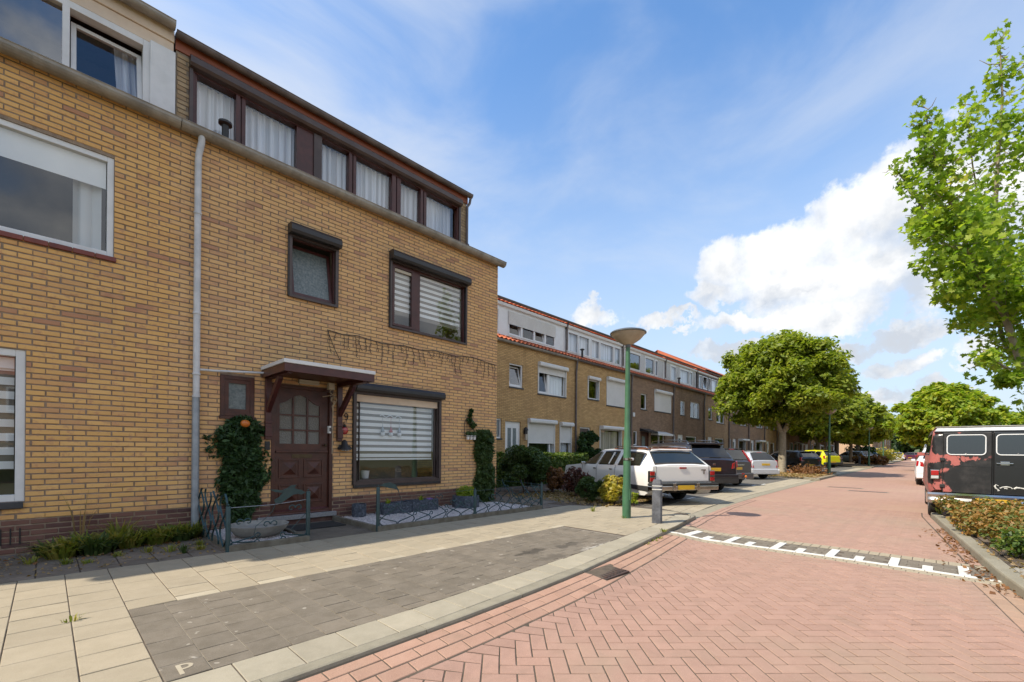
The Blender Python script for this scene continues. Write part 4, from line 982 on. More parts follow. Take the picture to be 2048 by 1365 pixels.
MB().box(1.3, dy+.9, 5.7, 6.2, dy+.92, 6.7).build('room_backdrop', 'room_wall', wd)
m = MB(); m.prism([(1.345, dy, 6.56), (1.345, dy-.10, 6.585), (1.345, dy-.13, 6.62), (1.345, dy-.13, 6.70), (1.345, dy-.10, 6.73), (1.345, dy, 6.75)], (4.87, 0, 0)); m.build('dormer_shutter_box', 'brown_alu', B_)
for ra, rb_ in ((1.345, 1.385), (6.17, 6.215)): MB().box(ra, dy-.06, 5.7, rb_, dy-.032, 6.58).build('shutter_rail', 'brown_alu', B_)
MB().box(1.19, dy-.02, 6.75, 6.44, dy+.02, 6.93).build('fascia_board', 'rust_board', B_); 
g = MB(); gutter(g, 1.185, 6.50, dy-.022, 6.925, .058, joints=.72); g.build('dormer_gutter', 'brown_gutter', B_, fix=False)
MB().box(1.19, dy-.03, 6.93, 6.44, dy+3.3, 6.97).build('dormer_roof', 'lead', B_)
MB().tube([(6.47, dy-.08, 6.88), (6.46, dy-.06, 6.76), (6.40, dy-.05, 6.66), (6.40, dy-.05, 5.86), (6.40, dy-.09, 5.80)], .028, 10).build('dormer_downpipe', 'brown_gutter', B_, smooth=True)
# ---- dormer of A
da = dormer_body(A_, -4.2, 1.17, 7.62, 5.66, 7.05, 'white_paint', opens=[(-3.0, .87, 5.72, 6.58)])
m = MB(); frame_ring(m, -3.05, .93, 5.70, 6.64, 7.56, 7.68, .085); m.box(.10, 7.56, 5.78, .165, 7.68, 6.56); m.box(-1.3, 7.56, 5.78, -1.22, 7.68, 6.56)
wa = m.build('dormer_window_frame', 'white_paint', A_, bevel=.005)
MB().quad((-1.22, 7.63, 5.78), (.10, 7.63, 5.78), (.10, 7.63, 6.56), (-1.22, 7.63, 6.56)).build('pane', 'glass_sky', wa, fix=False)
MB().quad((-2.97, 7.63, 5.78), (-1.3, 7.63, 5.78), (-1.3, 7.63, 6.56), (-2.97, 7.63, 6.56)).build('pane', 'glass_sky', wa, fix=False)
m = MB(); frame_ring(m, .175, .845, 5.79, 6.50, 7.60, 7.65, .05)
for j, v in enumerate(m.v): m.v[j] = (v[0], v[1]-.02+.13*(v[2]-5.79)/.7, v[2])
m.build('tilted_sash', 'white_paint', wa, bevel=.004)
MB().quad((.22, 7.60, 5.84), (.80, 7.60, 5.84), (.80, 7.73, 6.46), (.22, 7.73, 6.46)).build('pane', 'glass', wa, fix=False)
MB().box(-3, 8.5, 5.7, .9, 8.52, 6.6).build('room_backdrop', 'room_dark', wa)
m = MB(); vs = []
for j in range(13): u = .62+.02*j; vs += [(u, 7.85+.02*math.sin(j*1.7), 5.78), (u-.04, 7.87+.02*math.sin(j*1.7), 6.55)]
m.add(vs, [(2*j, 2*j+2, 2*j+3, 2*j+1) for j in range(12)]); m.build('curtain', 'net_curtain', wa, smooth=True, fix=False)
MB().box(.915, 7.53, 5.70, 1.185, 7.60, 6.66).build('white_panel', 'white_paint', A_, bevel=.006)
m = MB(); m.box(-4.2, 7.57, 6.645, 1.17, 7.63, 6.80); m.box(-4.2, 7.55, 6.80, 1.175, 7.62, 6.97); m.build('fascia_board', 'cream_board', A_, bevel=.01)
g = MB(); gutter(g, -4.2, 1.17, 7.545, 6.99, .07, joints=1.4); g.build('dormer_gutter', 'zinc', A_, fix=False)
MB().box(-4.2, 7.5, 7.0, 1.17, 10.9, 7.06).build('dormer_roof', 'lead', A_)
# ---- windows of A
f = window(A_, -1.70, .555, 3.60, 4.815, YF, 'white_paint', .062, .09, .02, panes=[(-1.63, .485)], glass='glass', cur=[('drape', .20, .45, 3.66, 4.5)], lv=1)
MB().box(-1.63, YF+.085, 4.44, .485, YF+.09, 4.75).build('roller_blind', 'blind_white', f)
for i in range(12): MB().box(-1.72+i*.192, YF-.03, 3.545, -1.72+i*.192+.184, YF+.05, 3.597).build('sill_brick', 'red_sill', f, bevel=.003)
f = window(A_, -1.9, -.163, .675, 2.345, YF, 'white_paint', .075, .09, .02, panes=[(-1.82, -.245)], cur=[], glass='glass', back='room_wall')
duoblind(f, -1.8, -.25, 1.02, 2.20, YF+.14, .085, .07)
MB().box(-1.8, YF+.11, 2.14, -.25, YF+.17, 2.26).build('blind_case', 'blind_white', f)
MB().box(-1.95, YF-.04, .60, -.172, YF+.06, .672).build('sill', 'slate_sill', f, bevel=.005)
vb = MB(); [vb.box(x-.006, YF-.006, .205, x+.006, YF+.01, .385) for x in (-.335, -.265, -.195)]; vb.build('air_slot', 'dark_iron', A_)
# ---- windows of B
f = window(B_, 1.685, 2.117, 1.742, 2.32, YF, 'red_wood', .055, .08, -.012, w2=.05, glass='frosted_glass'); MB().box(1.67, YF-.03, 1.70, 2.135, YF+.02, 1.74).build('sill', 'red_wood', f)
f = window(B_, 2.585, 3.345, 3.655, 4.62, YF, 'plum_wood', .05, .07, .015, tilt=(0,), glass='frosted_glass', box=(.145, .17), boxmat='dark_alu')
m = MB(); frame_ring(m, 2.58, 3.35, 3.645, 4.62, YF-.045, YF+.012, .04); m.build('outer_casing', 'brown_alu', f)
f = window(B_, 4.346, 6.168, 3.535, 4.78, YF, 'plum_wood', .055, .07, .015, panes=[(4.41, 4.86), (5.02, 6.10)], w2=.0, glass='glass', box=(.15, .17), boxmat='dark_alu', back='room_wall')
m = MB(); frame_ring(m, 4.338, 6.176, 3.525, 4.78, YF-.045, YF+.012, .035); m.build('outer_casing', 'brown_alu', f)
m = MB(); frame_ring(m, 4.405, 4.868, 3.59, 4.72, YF+.0, YF+.05, .045); m.build('sash', 'plum_wood', f)
duoblind(f, 4.44, 4.86, 3.84, 4.72, YF+.11, .055, .052); duoblind(f, 5.03, 6.09, 3.84, 4.72, YF+.11, .055, .052)
m = MB(); m.box(4.45, YF+.02, 4.615, 4.86, YF+.05, 4.665); m.build('vent_strip', 'lamp_cream', f)
f = window(B_, 3.667, 5.508, .677, 2.30, YF, 'brown_alu', .06, .10, .0, panes=[(3.78, 5.40)], w2=.012, glass='glass', box=(.135, .17), boxmat='dark_alu', back='room_wall')
m = MB(); frame_ring(m, 3.655, 5.52, .66, 2.30, YF-.04, YF+.012, .05); m.build('outer_casing', 'brown_alu', f)
MB().box(3.72, YF+.0, 2.115, 5.45, YF+.07, 2.25).build('shutter_bottom', 'cream_board', f, bevel=.01)
duoblind(f, 3.78, 5.40, 1.12, 2.10, YF+.13, .062, .050); MB().box(3.78, YF+.12, 1.09, 5.40, YF+.15, 1.12).build('blind_rail', 'blind_white', f)
MB().box(3.66, YF-.05, .615, 5.515, YF+.03, .658).build('sill', 'dark_alu', f)
fl = thing('hanging_ornament', 'white twig hanger with three small gnome figures inside the ground floor window', 'ornament', (4.45, YF+.09, 1.85))
MB().tube([(4.22+.035*i, YF+.09, 1.90+.02*math.sin(i*1.3)) for i in range(14)], .009, 5).build('twig', 'white_paint', fl)
for x, c_ in ((4.28, 'zinc_pipe'), (4.45, 'red_lens'), (4.63, 'zinc_pipe')):
    b_x = MB().tube([(x, YF+.09, 1.9), (x, YF+.09, 1.70)], .003, 4).lathe([(.004, .10), (.035, .0), (.03, -.02)], (x, YF+.09, 1.62), 8).build('gnome_hat', c_, fl)
    MB().ball((x, YF+.09, 1.565), .042).build('gnome_body', 'white_paint', fl, smooth=True)
fp = thing('white_pot', 'white flower pot on the window sill behind the living room glass', 'pot', (4.0, YF+.22, .74)); MB().lathe([(.06, 0), (.075, .12), (.08, .14), (.07, .14), (.05, .03)], (4.05, YF+.30, .75), 16).build('pot', 'white_plastic', fp, smooth=True)
# ---- front door and canopy of B
dr = MB(); yd = YF+.12
frame_ring(dr, 2.354, 3.302, .25, 2.28, YF-.0, YF+.12, .055); dfr = dr.build('door_frame', 'red_wood', B_, bevel=.004)
MB().box(2.16, YF-.055, PZ+.075, 3.36, YF+.16, PZ+.148).build('doorstep', 'stone_step', B_, bevel=.008)
MB().box(2.36, YF-.01, PZ, 3.30, YF+.16, PZ+.075).build('step_bricks', 'brick_plinth', B_)
dx0, dx1 = 2.409, 3.247; y0 = YF+.045
glx = [(2.485, 2.675), (2.70, 2.895), (2.92, 3.10)]; glz = [(1.36, 1.565), (1.59, 1.80), (1.825, 2.02)]
def archz(x): t = (x-2.79)/.31; return 2.06+.075*math.cos(min(abs(t), 1)*math.pi)
m = MB(); ops = [(a, b, c, d) for a, b in glx for c, d in glz[:2]]+[(a, b, 1.825, 2.15) for a, b in glx]
wallmesh(m, dx0, dx1, 1.245, 2.225, y0, .04, ops); dl = m.build('door', 'red_wood', B_, fix=False)
for a, b in glx:
    n = 6; pts = [(a+(b-a)*i/n) for i in range(n+1)]; m = MB(); m.prism([(a, y0-.002, 2.155), (b, y0-.002, 2.155)]+[(x, y0-.002, archz(x)) for x in pts[::-1]], (0, .04, 0)); m.build('arched_rail', 'red_wood', dl)
MB().quad((2.47, y0+.022, 1.35), (3.12, y0+.022, 1.35), (3.12, y0+.022, 2.16), (2.47, y0+.022, 2.16)).build('pebbled_pane', 'pebbled_glass', dl, fix=False)
MB().box(dx0, y0, .262, dx1, y0+.04, 1.232).build('lower_door_leaf', 'red_wood', dl); MB().box(2.43, y0-.035, 1.222, 3.235, y0+.0, 1.248).build('weather_bar', 'red_wood', dl, bevel=.004)
for xa, xb, za, zb in ((2.475, 2.795, .82, 1.12), (2.85, 3.165, .82, 1.12), (2.475, 2.795, .42, .72), (2.85, 3.165, .42, .72)):
    m = MB(); frame_ring(m, xa, xb, za, zb, y0-.014, y0+.004, .028); m.build('moulding', 'red_wood', dl, bevel=.004)
    a, b, c, d = xa+.06, xb-.06, za+.055, zb-.055; cx, cz = (a+b)/2, (c+d)/2
    MB().add([(a, y0-.001, c), (b, y0-.001, c), (b, y0-.001, d), (a, y0-.001, d), (cx, y0-.045, cz)], [(0, 1, 4), (1, 2, 4), (2, 3, 4), (3, 0, 4)]).build('pyramid_panel', 'red_wood', dl, fix=False)
MB().box(2.67, y0-.008, 1.135, 2.98, y0+.002, 1.195).box(2.69, y0-.012, 1.150, 2.96, y0-.006, 1.182).build('letter_slot', 'brass', dl)
MB().ball((3.18, y0-.045, 1.345), .024).tube([(3.18, y0, 1.345), (3.18, y0-.04, 1.345)], .01, 8).build('knob', 'brass', dl, smooth=True)
MB().prism([(2.38, y0, .262), (2.38, y0-.05, .262), (2.38, y0-.035, .30), (2.38, y0, .335)], (.86, 0, 0)).build('weather_sill', 'plum_wood', dl)
MB().box(dx0+.02, y0+.5, .3, dx1, y0+.52, 2.3).build('room_backdrop', 'room_dark', dl)
cn = MB(); cxa, cxb, cya = 2.21, 3.535, 6.36
cn.box(cxa+.028, cya+.028, 2.385, cxb-.028, YF-.002, 2.44); cp = cn.build('canopy', 'red_wood', B_)
MB().box(cxa, cya, 2.335, cxb, cya+.028, 2.445).box(cxa, cya+.028, 2.335, cxa+.028, YF-.003, 2.445).box(cxb-.028, cya+.028, 2.335, cxb, YF-.003, 2.445).build('fascia', 'plum_wood', cp, bevel=.003)
MB().box(cxa-.012, cya-.012, 2.447, cxb+.012, YF-.004, 2.50).build('roof_trim', 'white_paint', cp, bevel=.006)
MB().box(cxa+.05, cya+.06, 2.50, cxb-.05, YF-.01, 2.507).build('roofing_felt', 'lead', cp)
for xb_ in (2.255, 3.36):
    m = MB(); m.box(xb_, YF-.055, 1.42, xb_+.085, YF-.001, 2.384); m.box(xb_-.005, YF-.075, 1.66, xb_+.09, YF-.002, 1.70); m.box(xb_-.005, YF-.075, 1.46, xb_+.09, YF-.002, 1.60); m.box(xb_+.01, cya+.05, 2.315, xb_+.075, YF-.055, 2.384)
    m.prism([(xb_+.012, YF-.055, 1.82), (xb_+.012, YF-.055, 1.93), (xb_+.012, YF-.46, 2.315), (xb_+.012, YF-.56, 2.315), (xb_+.012, YF-.56, 2.28)], (.06, 0, 0)); m.build('bracket', 'plum_wood', cp, bevel=.004)
MB().box(2.72, YF-.10, 2.33, 3.03, YF-.05, 2.37).box(2.715, YF-.11, 2.305, 3.035, YF-.045, 2.33).build('tube_lamp', 'lamp_cream', cp, bevel=.006)
MB().box(3.16, YF-.16, 2.25, 3.26, YF-.08, 2.36).build('junction_box', 'lamp_cream', cp, bevel=.008)
rp_ = thing('rope', 'frayed knotted rope hanging from the canopy beside the front door', 'rope', (3.2, YF-.16, 2.2))
MB().tube([(3.21, YF-.14, 2.26), (3.17, YF-.17, 2.2), (3.24, YF-.2, 2.14), (3.20, YF-.16, 2.08), (3.26, YF-.17, 2.05), (3.23, YF-.15, 1.98), (3.24, YF-.14, 1.9), (3.235, YF-.13, 1.2)], [.010, .008, .010, .009, .012, .018, .008, .006], 6).build('cord', 'rope', rp_)
MB().tube([(3.06, YF-.16, 2.12), (3.18, YF-.18, 2.15), (3.28, YF-.16, 2.19)], .006, 5).tube([(3.24+.05*math.cos(a), YF-.17, 2.09+.045*math.sin(a)) for a in [i*.6 for i in range(12)]], .006, 5).build('knot', 'rope', rp_)
MB().box(3.185, YF-.115, 1.54, 3.225, YF-.055, 1.66).build('white_tag', 'white_plastic', B_, bevel=.004)
MB().box(3.192, YF-.12, 1.57, 3.218, YF-.11, 1.63).build('tag_slot', 'ink', B_)
MB().box(2.262, YF-.03, 1.26, 2.33, YF, 1.39).box(2.275, YF-.035, 1.30, 2.317, YF-.028, 1.35).build('door_bell', 'black_plastic', B_, bevel=.005)
# house number 9 and wall ornaments
m = MB(); m.tube([(3.53+.028*math.cos(a), YF-.012, 1.86+.032*math.sin(a)) for a in [i*.55 for i in range(13)]], .008, 6); m.tube([(3.558, YF-.012, 1.86), (3.557, YF-.012, 1.82), (3.54, YF-.012, 1.785), (3.515, YF-.012, 1.79)], .008, 6)
tag(m.build('house_number', 'dark_iron', smooth=True), 'dark iron house number 9 on the brick wall right of the front door', 'house number')
lb_ = thing('wall_ornament', 'red ladybird shaped ornament on the wall under the house number', 'ornament', (3.50, YF-.02, 1.62))
MB().ball((3.50, YF-.012, 1.60), .068, 14, (1, .45, 1.0)).build('shell', 'red_lens', lb_, smooth=True); MB().ball((3.50, YF-.02, 1.675), .03, 8).tube([(3.49, YF-.02, 1.69), (3.47, YF-.03, 1.73), (3.50, YF-.03, 1.75)], .005, 5).build('head', 'ink', lb_, smooth=True)
sh_ = thing('wall_bell', 'black iron bell shaped lantern on the wall beside the living room window', 'ornament', (3.48, YF-.05, 1.3))
MB().lathe([(.015, .13), (.045, .10), (.06, .02), (.10, -.02), (.105, -.04), (.02, -.04)], (3.475, YF-.07, 1.31), 14).build('bell', 'dark_iron', sh_, smooth=True)
MB().prism([(3.36, YF-.06, 1.30), (3.40, YF-.06, 1.36), (3.58, YF-.06, 1.345), (3.62, YF-.06, 1.285), (3.50, YF-.06, 1.25)], (0, .012, 0)).build('plate', 'dark_iron', sh_)
for i in range(3): MB().box(3.43+i*.045, YF-.085, 1.255, 3.455+i*.045, YF-.06, 1.268).build('white_dot', 'white_plastic', sh_)
# string of icicle lights
ic = [(3.19, 3.248), (3.45, 3.222), (3.716, 3.251), (4.2, 3.20), (4.668, 3.245), (5.0, 3.225), (5.362, 3.268), (5.9, 3.245), (6.356, 3.295), (6.75, 3.25), (7.082, 3.225)]
li = thing('string_lights', 'dark string of icicle lights hung along the brick wall above the living room window', 'string lights', (5.1, YF-.02, 3.2))
m = MB(); m.tube([(x, YF-.018, z) for x, z in ic], .0065, 5); m.tube([(3.19, YF-.018, 3.248), (3.30, YF-.02, 2.98), (3.42, YF-.02, 2.76)], .005, 5); m.build('cable', 'ink', li)
fz = interp(ic); m = MB(); g = np.random.default_rng(4); x = 3.21
while x < 7.09:
    L = [.16, .30, .22, .36, .12][int(g.integers(5))]; z = fz(x); pts = [(x, YF-.018, z)]; n = max(3, int(L/.05)); xx = x
    for j in range(n): xx += g.normal()*.012; pts.append((xx, YF-.018-.008*g.random(), z-L*(j+1)/n))
    m.tube(pts, .004, 4)
    for p in pts[1:]:
        s_ = 1 if g.random() > .5 else -1; m.tube([p, (p[0]+s_*.022, p[1]-.012, p[2]-.02)], .0045, 4)
    x += .075+.07*g.random()
m.build('light_strands', 'ink', li, kind='stuff')
# ---- the row beyond: one house per 5.15 m
Y2 = 12.0
def row_house(i, x0, x1, mat, label, ops, dorm, yf=Y2, near=True, ez=5.50, shell_g=None, vents=(), pipe=True, group='houses along the street', roof_each=False, extra=None):
    H_ = thing('row_house', label, 'house', ((x0+x1)/2, yf, 0), group=group)
    hl = [(a, b, c, d) for (a, b, c, d, *_) in ops]
    m = MB(); wallmesh(m, x0, x1-.004, 0, ez, yf, .2, hl); w_ = m.build('wall', mat, H_, fix=False)
    for a, b, c, d, kind, *kw in ops:
        k = dict(lv=0, sill=True, sk=.05); k.update(kw[0] if kw else {})
        if kind == 'w': window(H_, a, b, c, d, yf, **k)
        elif kind == 'door': rowdoor(H_, a, b, c, d, yf, **(kw[0] if kw else {}))
    shell(H_, x0+.003, x1-.006, yf, mat, ez, 9, 8.35, gl=shell_g[0] if shell_g else None, gr=shell_g[1] if shell_g else None)
    g = MB(); gutter(g, x0, x1-.004, yf-.01, ez-.02, .075, brackets=near); g.build('gutter', 'zinc' if i < 1 else 'brown_gutter', H_, fix=False)
    rf = MB(); rf.quad((x0, yf-.02, ez+.03), (x1, yf-.02, ez+.03), (x1, yf+4.5, 8.30), (x0, yf+4.5, 8.30)); rf.quad((x1, yf+9.1, ez), (x0, yf+9.1, ez), (x0, yf+4.5, 8.30), (x1, yf+4.5, 8.30)); ro = rf.build('roof', 'orange_roof', H_, fix=False)
    tiled_strip(ro, x0, x1-.01, (yf-.10, ez+.045), (yf+.62, ez+.42), each=roof_each)
    if dorm: dormer2(H_, x0, x1, yf+.55, ez+.38, **dorm)
    if pipe: downpipe(H_, x1+.01, yf-.06, .05, ez-.5, .045, (pipe if isinstance(pipe, str) else 'brown_gutter',), yf-.1, ez-.05, (3.4, 2.2))
    for vx in vents: MB().lathe([(.05, 0), (.05, .38), (.10, .40), (.11, .44), (.05, .47)], (vx, yf+.25, ez+.2), 12).build('roof_vent', 'black_plastic', H_, smooth=True)
    if extra: extra(H_)
    return H_
def rowdoor(H_, a, b, c, d, yf, mat='white_plastic', style='two', cmat=None):
    y = yf+.06; m = MB(); frame_ring(m, a, b, c, d, y, y+.07, .06); f = m.build('door_frame', cmat or mat, H_); w = b-a; ops = []
    if style == 'two': ops = [(a+.06+w*.16, a+w*.46, c+.35, d-.25), (a+w*.56, b-.06-w*.14, c+.35, d-.25)]
    elif style == 'one': ops = [(a+w*.3, b-w*.3, c+1.0, d-.25)]
    m = MB(); wallmesh(m, a+.06, b-.06, c+.06, d-.06, y+.015, .04, ops); dd = m.build('door', mat, H_, fix=False)
    for o in ops: MB().quad((o[0], y+.03, o[2]), (o[1], y+.03, o[2]), (o[1], y+.03, o[3]), (o[0], y+.03, o[3])).build('pane', 'frosted_glass', dd, fix=False)
    MB().box(b-.15, y-.03, c+1.0, b-.12, y+.01, c+1.14).build('handle', 'zinc_pipe', dd)
def dormer2(H_, x0, x1, y, z0, z1=7.02, mat='white_plastic', wins=(), body='white_plastic', gut='brown_gutter', fas='white_plastic', boards=False, pipe=True, roll=None, glass='glass', inset=.12, tilt=(), cur='net_curtain', siding=None):
    ops = [(a, b, z0+.10, z1-.12) for a, b in wins]; dz = z1
    m = MB(); wallmesh(m, x0+inset, x1-.05, z0-.05, dz, y, .1, ops); m.quad((x0+inset, y+.1, z0), (x0+inset, y+3, z0+1), (x0+inset, y+3, dz), (x0+inset, y+.1, dz)); m.quad((x1-.05, y+.1, z0), (x1-.05, y+3, z0+1), (x1-.05, y+3, dz), (x1-.05, y+.1, dz)); b_ = m.build('dormer', body, H_, fix=False)
    if boards:
        m = MB(); u = x0+inset+.1
        while u < x1-.15:
            if not any(a-.04 < u < b+.04 for a, b in wins): m.box(u-.006, y-.012, z0, u+.006, y, dz-.05)
            u += .13
        if m.v: m.build('board_joints', 'brown_gutter', b_, kind='stuff')
    for k, (a, b) in enumerate(wins):
        c, d = z0+.10, z1-.12; m = MB(); frame_ring(m, a-.02, b+.02, c-.02, d+.02, y-.02, y+.06, .055); f = m.build('dormer_window', mat, b_)
        if k in tilt:
            m = MB(); frame_ring(m, a+.035, b-.035, c+.03, d-.03, y+.0, y+.04, .045)
            for j, v in enumerate(m.v): m.v[j] = (v[0], v[1]+.2*(v[2]-c)/(d-c), v[2])
            m.build('sash', mat, b_); MB().quad((a+.08, y+.02, c+.08), (b-.08, y+.02, c+.08), (b-.08, y+.19, d-.08), (a+.08, y+.19, d-.08)).build('pane', glass, b_, fix=False)
        else: MB().quad((a+.035, y+.03, c+.03), (b-.035, y+.03, c+.03), (b-.035, y+.03, d-.03), (a+.035, y+.03, d-.03)).build('pane', glass, b_, fix=False)
        MB().box(a, y+.6, c, b, y+.62, d).build('room_backdrop', 'room_dark' if k in tilt else 'room_wall', b_)
        if cur and k not in tilt:
            n = max(5, int((b-a)*12)); vs = []
            for j in range(n+1): u = a+(b-a)*j/n; vs += [(u, y+.14+.02*math.sin(j*1.9), c), (u, y+.14+.02*math.sin(j*1.9), d)]
            MB().add(vs, [(2*j, 2*j+2, 2*j+3, 2*j+1) for j in range(n)]).build('curtain', cur, b_, smooth=True, fix=False)
    if roll:
        a, b, zz = roll; n = int((dz-.1-zz)/.05); vs = []
        for j in range(n+1): z = dz-.1-j*.05; vs += [(a, y-.035, z), (b, y-.035, z), (a, y-.047, z-.02), (b, y-.047, z-.02)]
        MB().add(vs, [(2*j, 2*j+1, 2*j+3, 2*j+2) for j in range(len(vs)//2-1)]).build('roller_shutter', 'shutter_white', b_, fix=False)
    MB().prism([(x0+.03, y, dz), (x0+.03, y-.10, dz+.03), (x0+.03, y-.12, dz+.12), (x0+.03, y-.05, dz+.17), (x0+.03, y, dz+.17)], (x1-x0-.10, 0, 0)).build('dormer_fascia', fas, H_)
    g = MB(); gutter(g, x0, x1-.01, y-.10, dz+.27, .062, brackets=False); g.build('dormer_gutter', gut, H_, fix=False)
    MB().quad((x0, y-.06, dz+.20), (x1-.005, y-.06, dz+.20), (x1-.005, y+3.9, 8.32), (x0, y+3.9, 8.32)).build('dormer_roof', 'orange_roof', H_, fix=False)
    m = MB(); n = int((x1-x0)/.232)
    for k in range(n): m.lathe([(.05, 0), (.055, .35)], (x0+.116+k*.232, y-.09, dz+.285), 6, axis='y', cap=True)
    m.build('tile_edge', 'orange_tile', H_, kind='stuff')
    if pipe: MB().tube([(x1-.02, y-.16, dz+.2), (x1-.02, y-.09, dz), (x1-.02, y-.09, z0+.1)], .04, 8).build('dormer_downpipe', 'brown_gutter', H_, smooth=True)
BX = (.16, .16)
C_ = [('net_curtain',)]
def cu(m_, a, b, c, d): return (m_, a, b, c, d)
W5 = 5.15; XB = [11.55, 16.70, 21.80, 27.10, 32.20, 37.40, 42.55, 47.5, 52.0]
def up(x, tl=False): return x
R2 = [
 ('wall_amber', 'first row house, white half lowered roller shutters, behind the shrubs',
  [(12.37, 13.16, 3.78, 4.70, 'w', dict(tilt=(0,), glass='glass_sky')), (14.08, 15.98, 3.68, 4.83, 'w', dict(box=BX, roll=.20, panes=[(14.14, 14.75), (14.90, 15.90)], tilt=(0,), cur=[('blind_white', 14.9, 15.9, 3.7, 4.7)])),
   (11.60, 11.97, 1.75, 2.50, 'w'), (12.17, 13.05, .30, 2.42, 'door'), (13.47, 15.20, .55, 2.44, 'w', dict(box=(.16, .18), roll=.42, panes=[(13.53, 14.9), (14.98, 15.15)], cur=[('net_curtain', 14.95, 15.15, .6, 2.4)])), (15.58, 16.42, .45, 2.40, 'w', dict(box=(.16, .18), roll=.36, cur=[('net_curtain', 15.9, 16.35, .5, 2.4)]))],
  dict(wins=[(11.75, 12.30), (12.86, 13.62), (13.66, 14.42), (14.46, 15.15), (15.19, 15.85)], roll=(12.84, 15.88, 6.42), tilt=(0, 1, 3), cur=None, inset=.3)),
 ('wall_amber', 'second row house, closed white shutter upstairs, dark climber at its left',
  [(17.72, 18.66, 3.79, 4.72, 'w', dict(box=(.14, .14))), (19.38, 21.28, 3.62, 4.88, 'w', dict(box=BX, roll=.97)),
   (18.78, 20.85, .5, 2.40, 'w', dict(box=(.15, .25), cur=[('drape_beige', 18.9, 20.7, .5, 2.3)])), (17.10, 17.98, .30, 2.42, 'door', dict(mat='brown_alu', cmat='white_plastic', style='one'))],
  dict(wins=[(16.86, 17.65), (17.72, 18.62), (18.80, 19.52), (19.60, 20.90), (20.98, 21.62)], cur='net_curtain')),
 ('wall_umber', 'third row house in dark brown brick with closed cream shutter',
  [(22.95, 23.65, 3.68, 4.56, 'w'), (24.6, 26.78, 3.70, 4.80, 'w', dict(box=BX, roll=.97)), (22.15, 22.6, 1.65, 2.42, 'w'), (22.95, 23.95, .30, 2.42, 'door', dict(mat='red_wood', style='one')), (24.2, 26.0, .5, 2.35, 'w', dict(panes=[(24.26, 25.3), (25.38, 25.94)]))],
  dict(wins=[(22.5, 23.9), (24.5, 25.6), (25.75, 26.1)], boards=True, glass='glass_sky', cur=None)),
 ('wall_umber', 'fourth row house with a downpipe on its left and white boarded dormer',
  [(28.25, 29.0, 3.70, 4.62, 'w'), (29.86, 31.5, 3.62, 4.70, 'w', dict(panes=[(29.92, 30.65), (30.73, 31.44)])), (27.3, 27.6, 1.5, 2.4, 'w'), (27.9, 28.75, .30, 2.42, 'door', dict(style='one')), (29.15, 31.0, .7, 2.35, 'w')],
  dict(wins=[(28.0, 28.8), (29.4, 30.9), (31.0, 31.5)], boards=True, cur='net_curtain')),
 ('wall_mid', 'fifth row house in lighter brick with a dark grey dormer',
  [(33.1, 33.95, 3.68, 4.56, 'w'), (34.75, 36.5, 3.52, 4.68, 'w', dict(panes=[(34.81, 35.6), (35.68, 36.44)], tilt=(0,))), (32.45, 32.8, 1.5, 2.4, 'w'), (33.1, 33.95, .30, 2.42, 'door', dict(style='one')), (34.5, 36.4, .7, 2.35, 'w')],
  dict(wins=[(32.7, 33.3), (33.5, 34.3), (34.6, 35.0), (35.2, 36.4)], body='lead', tilt=(1, 2))),
 ('wall_umber', 'sixth house of the far row half hidden behind the first street tree',
  [(38.4, 39.15, 3.66, 4.6, 'w'), (40.1, 42.0, 3.6, 4.7, 'w', dict(panes=[(40.16, 41.0), (41.08, 41.94)])), (37.8, 38.2, 1.5, 2.4, 'w'), (38.5, 39.35, .3, 2.42, 'door', dict(style='one')), (39.9, 41.7, .7, 2.3, 'w', dict(box=(.14, .4)))],
  dict(wins=[(38.0, 39.5), (40.0, 42.0)])),
 ('wall_umber', 'seventh row house, left of the first street tree trunk, with awning box',
  [(43.4, 44.1, 3.66, 4.6, 'w'), (45.0, 47.0, 3.6, 4.7, 'w', dict(cur=[('drape', 45.1, 46.9, 3.6, 4.7)])), (42.8, 43.1, 1.5, 2.4, 'w'), (43.4, 44.3, .3, 2.42, 'door', dict(style='one')), (44.8, 46.7, .7, 2.3, 'w', dict(box=(.14, .4)))],
  dict(wins=[(43.0, 44.5), (45.0, 47.0)])),
 ('wall_mid', 'last house of the nearer row in lighter brick beside the first tree trunk',
  [(48.2, 48.9, 3.66, 4.6, 'w'), (49.9, 51.5, 3.6, 4.7, 'w'), (47.8, 48.1, 1.3, 2.4, 'w'), (48.4, 49.3, .3, 2.42, 'door', dict(style='one')), (49.7, 51.3, .7, 2.3, 'w')],
  dict(wins=[(48.0, 49.5), (50.0, 51.5)]))]
def awning(H_, x0, x1, y, z, dep=.7, drop=.22):
    MB().prism([(x0, y, z+.05), (x0, y, z+.14), (x0, y-dep, z-drop+.10), (x0, y-dep, z-drop)], (x1-x0, 0, 0)).build('awning', 'shutter_white', H_)
def ex1(H_):
    l = MB().box(13.21, Y2-.10, 1.95, 13.33, Y2-.0, 2.12).lathe([(.03, 0), (.10, -.02), (.07, .07), (.01, .12)], (13.27, Y2-.08, 2.12), 10).build('wall_lamp', 'dark_iron', H_)
    MB().box(13.23, Y2-.14, 1.72, 13.31, Y2-.06, 1.95).build('lamp_glass', 'lamp_cream', H_)
def ex3(H_):
    awning(H_, 24.1, 26.1, Y2-.003, 2.36, .5, .12); MB().box(22.02, Y2-.05, 3.2, 22.22, Y2-.002, 3.42).build('alarm_box', 'white_plastic', H_, bevel=.01)
    MB().prism([(22.85, Y2, 2.45), (22.85, Y2-.5, 2.35), (22.85, Y2-.5, 2.43), (22.85, Y2, 2.6)], (1.2, 0, 0)).build('door_canopy', 'dark_iron', H_)
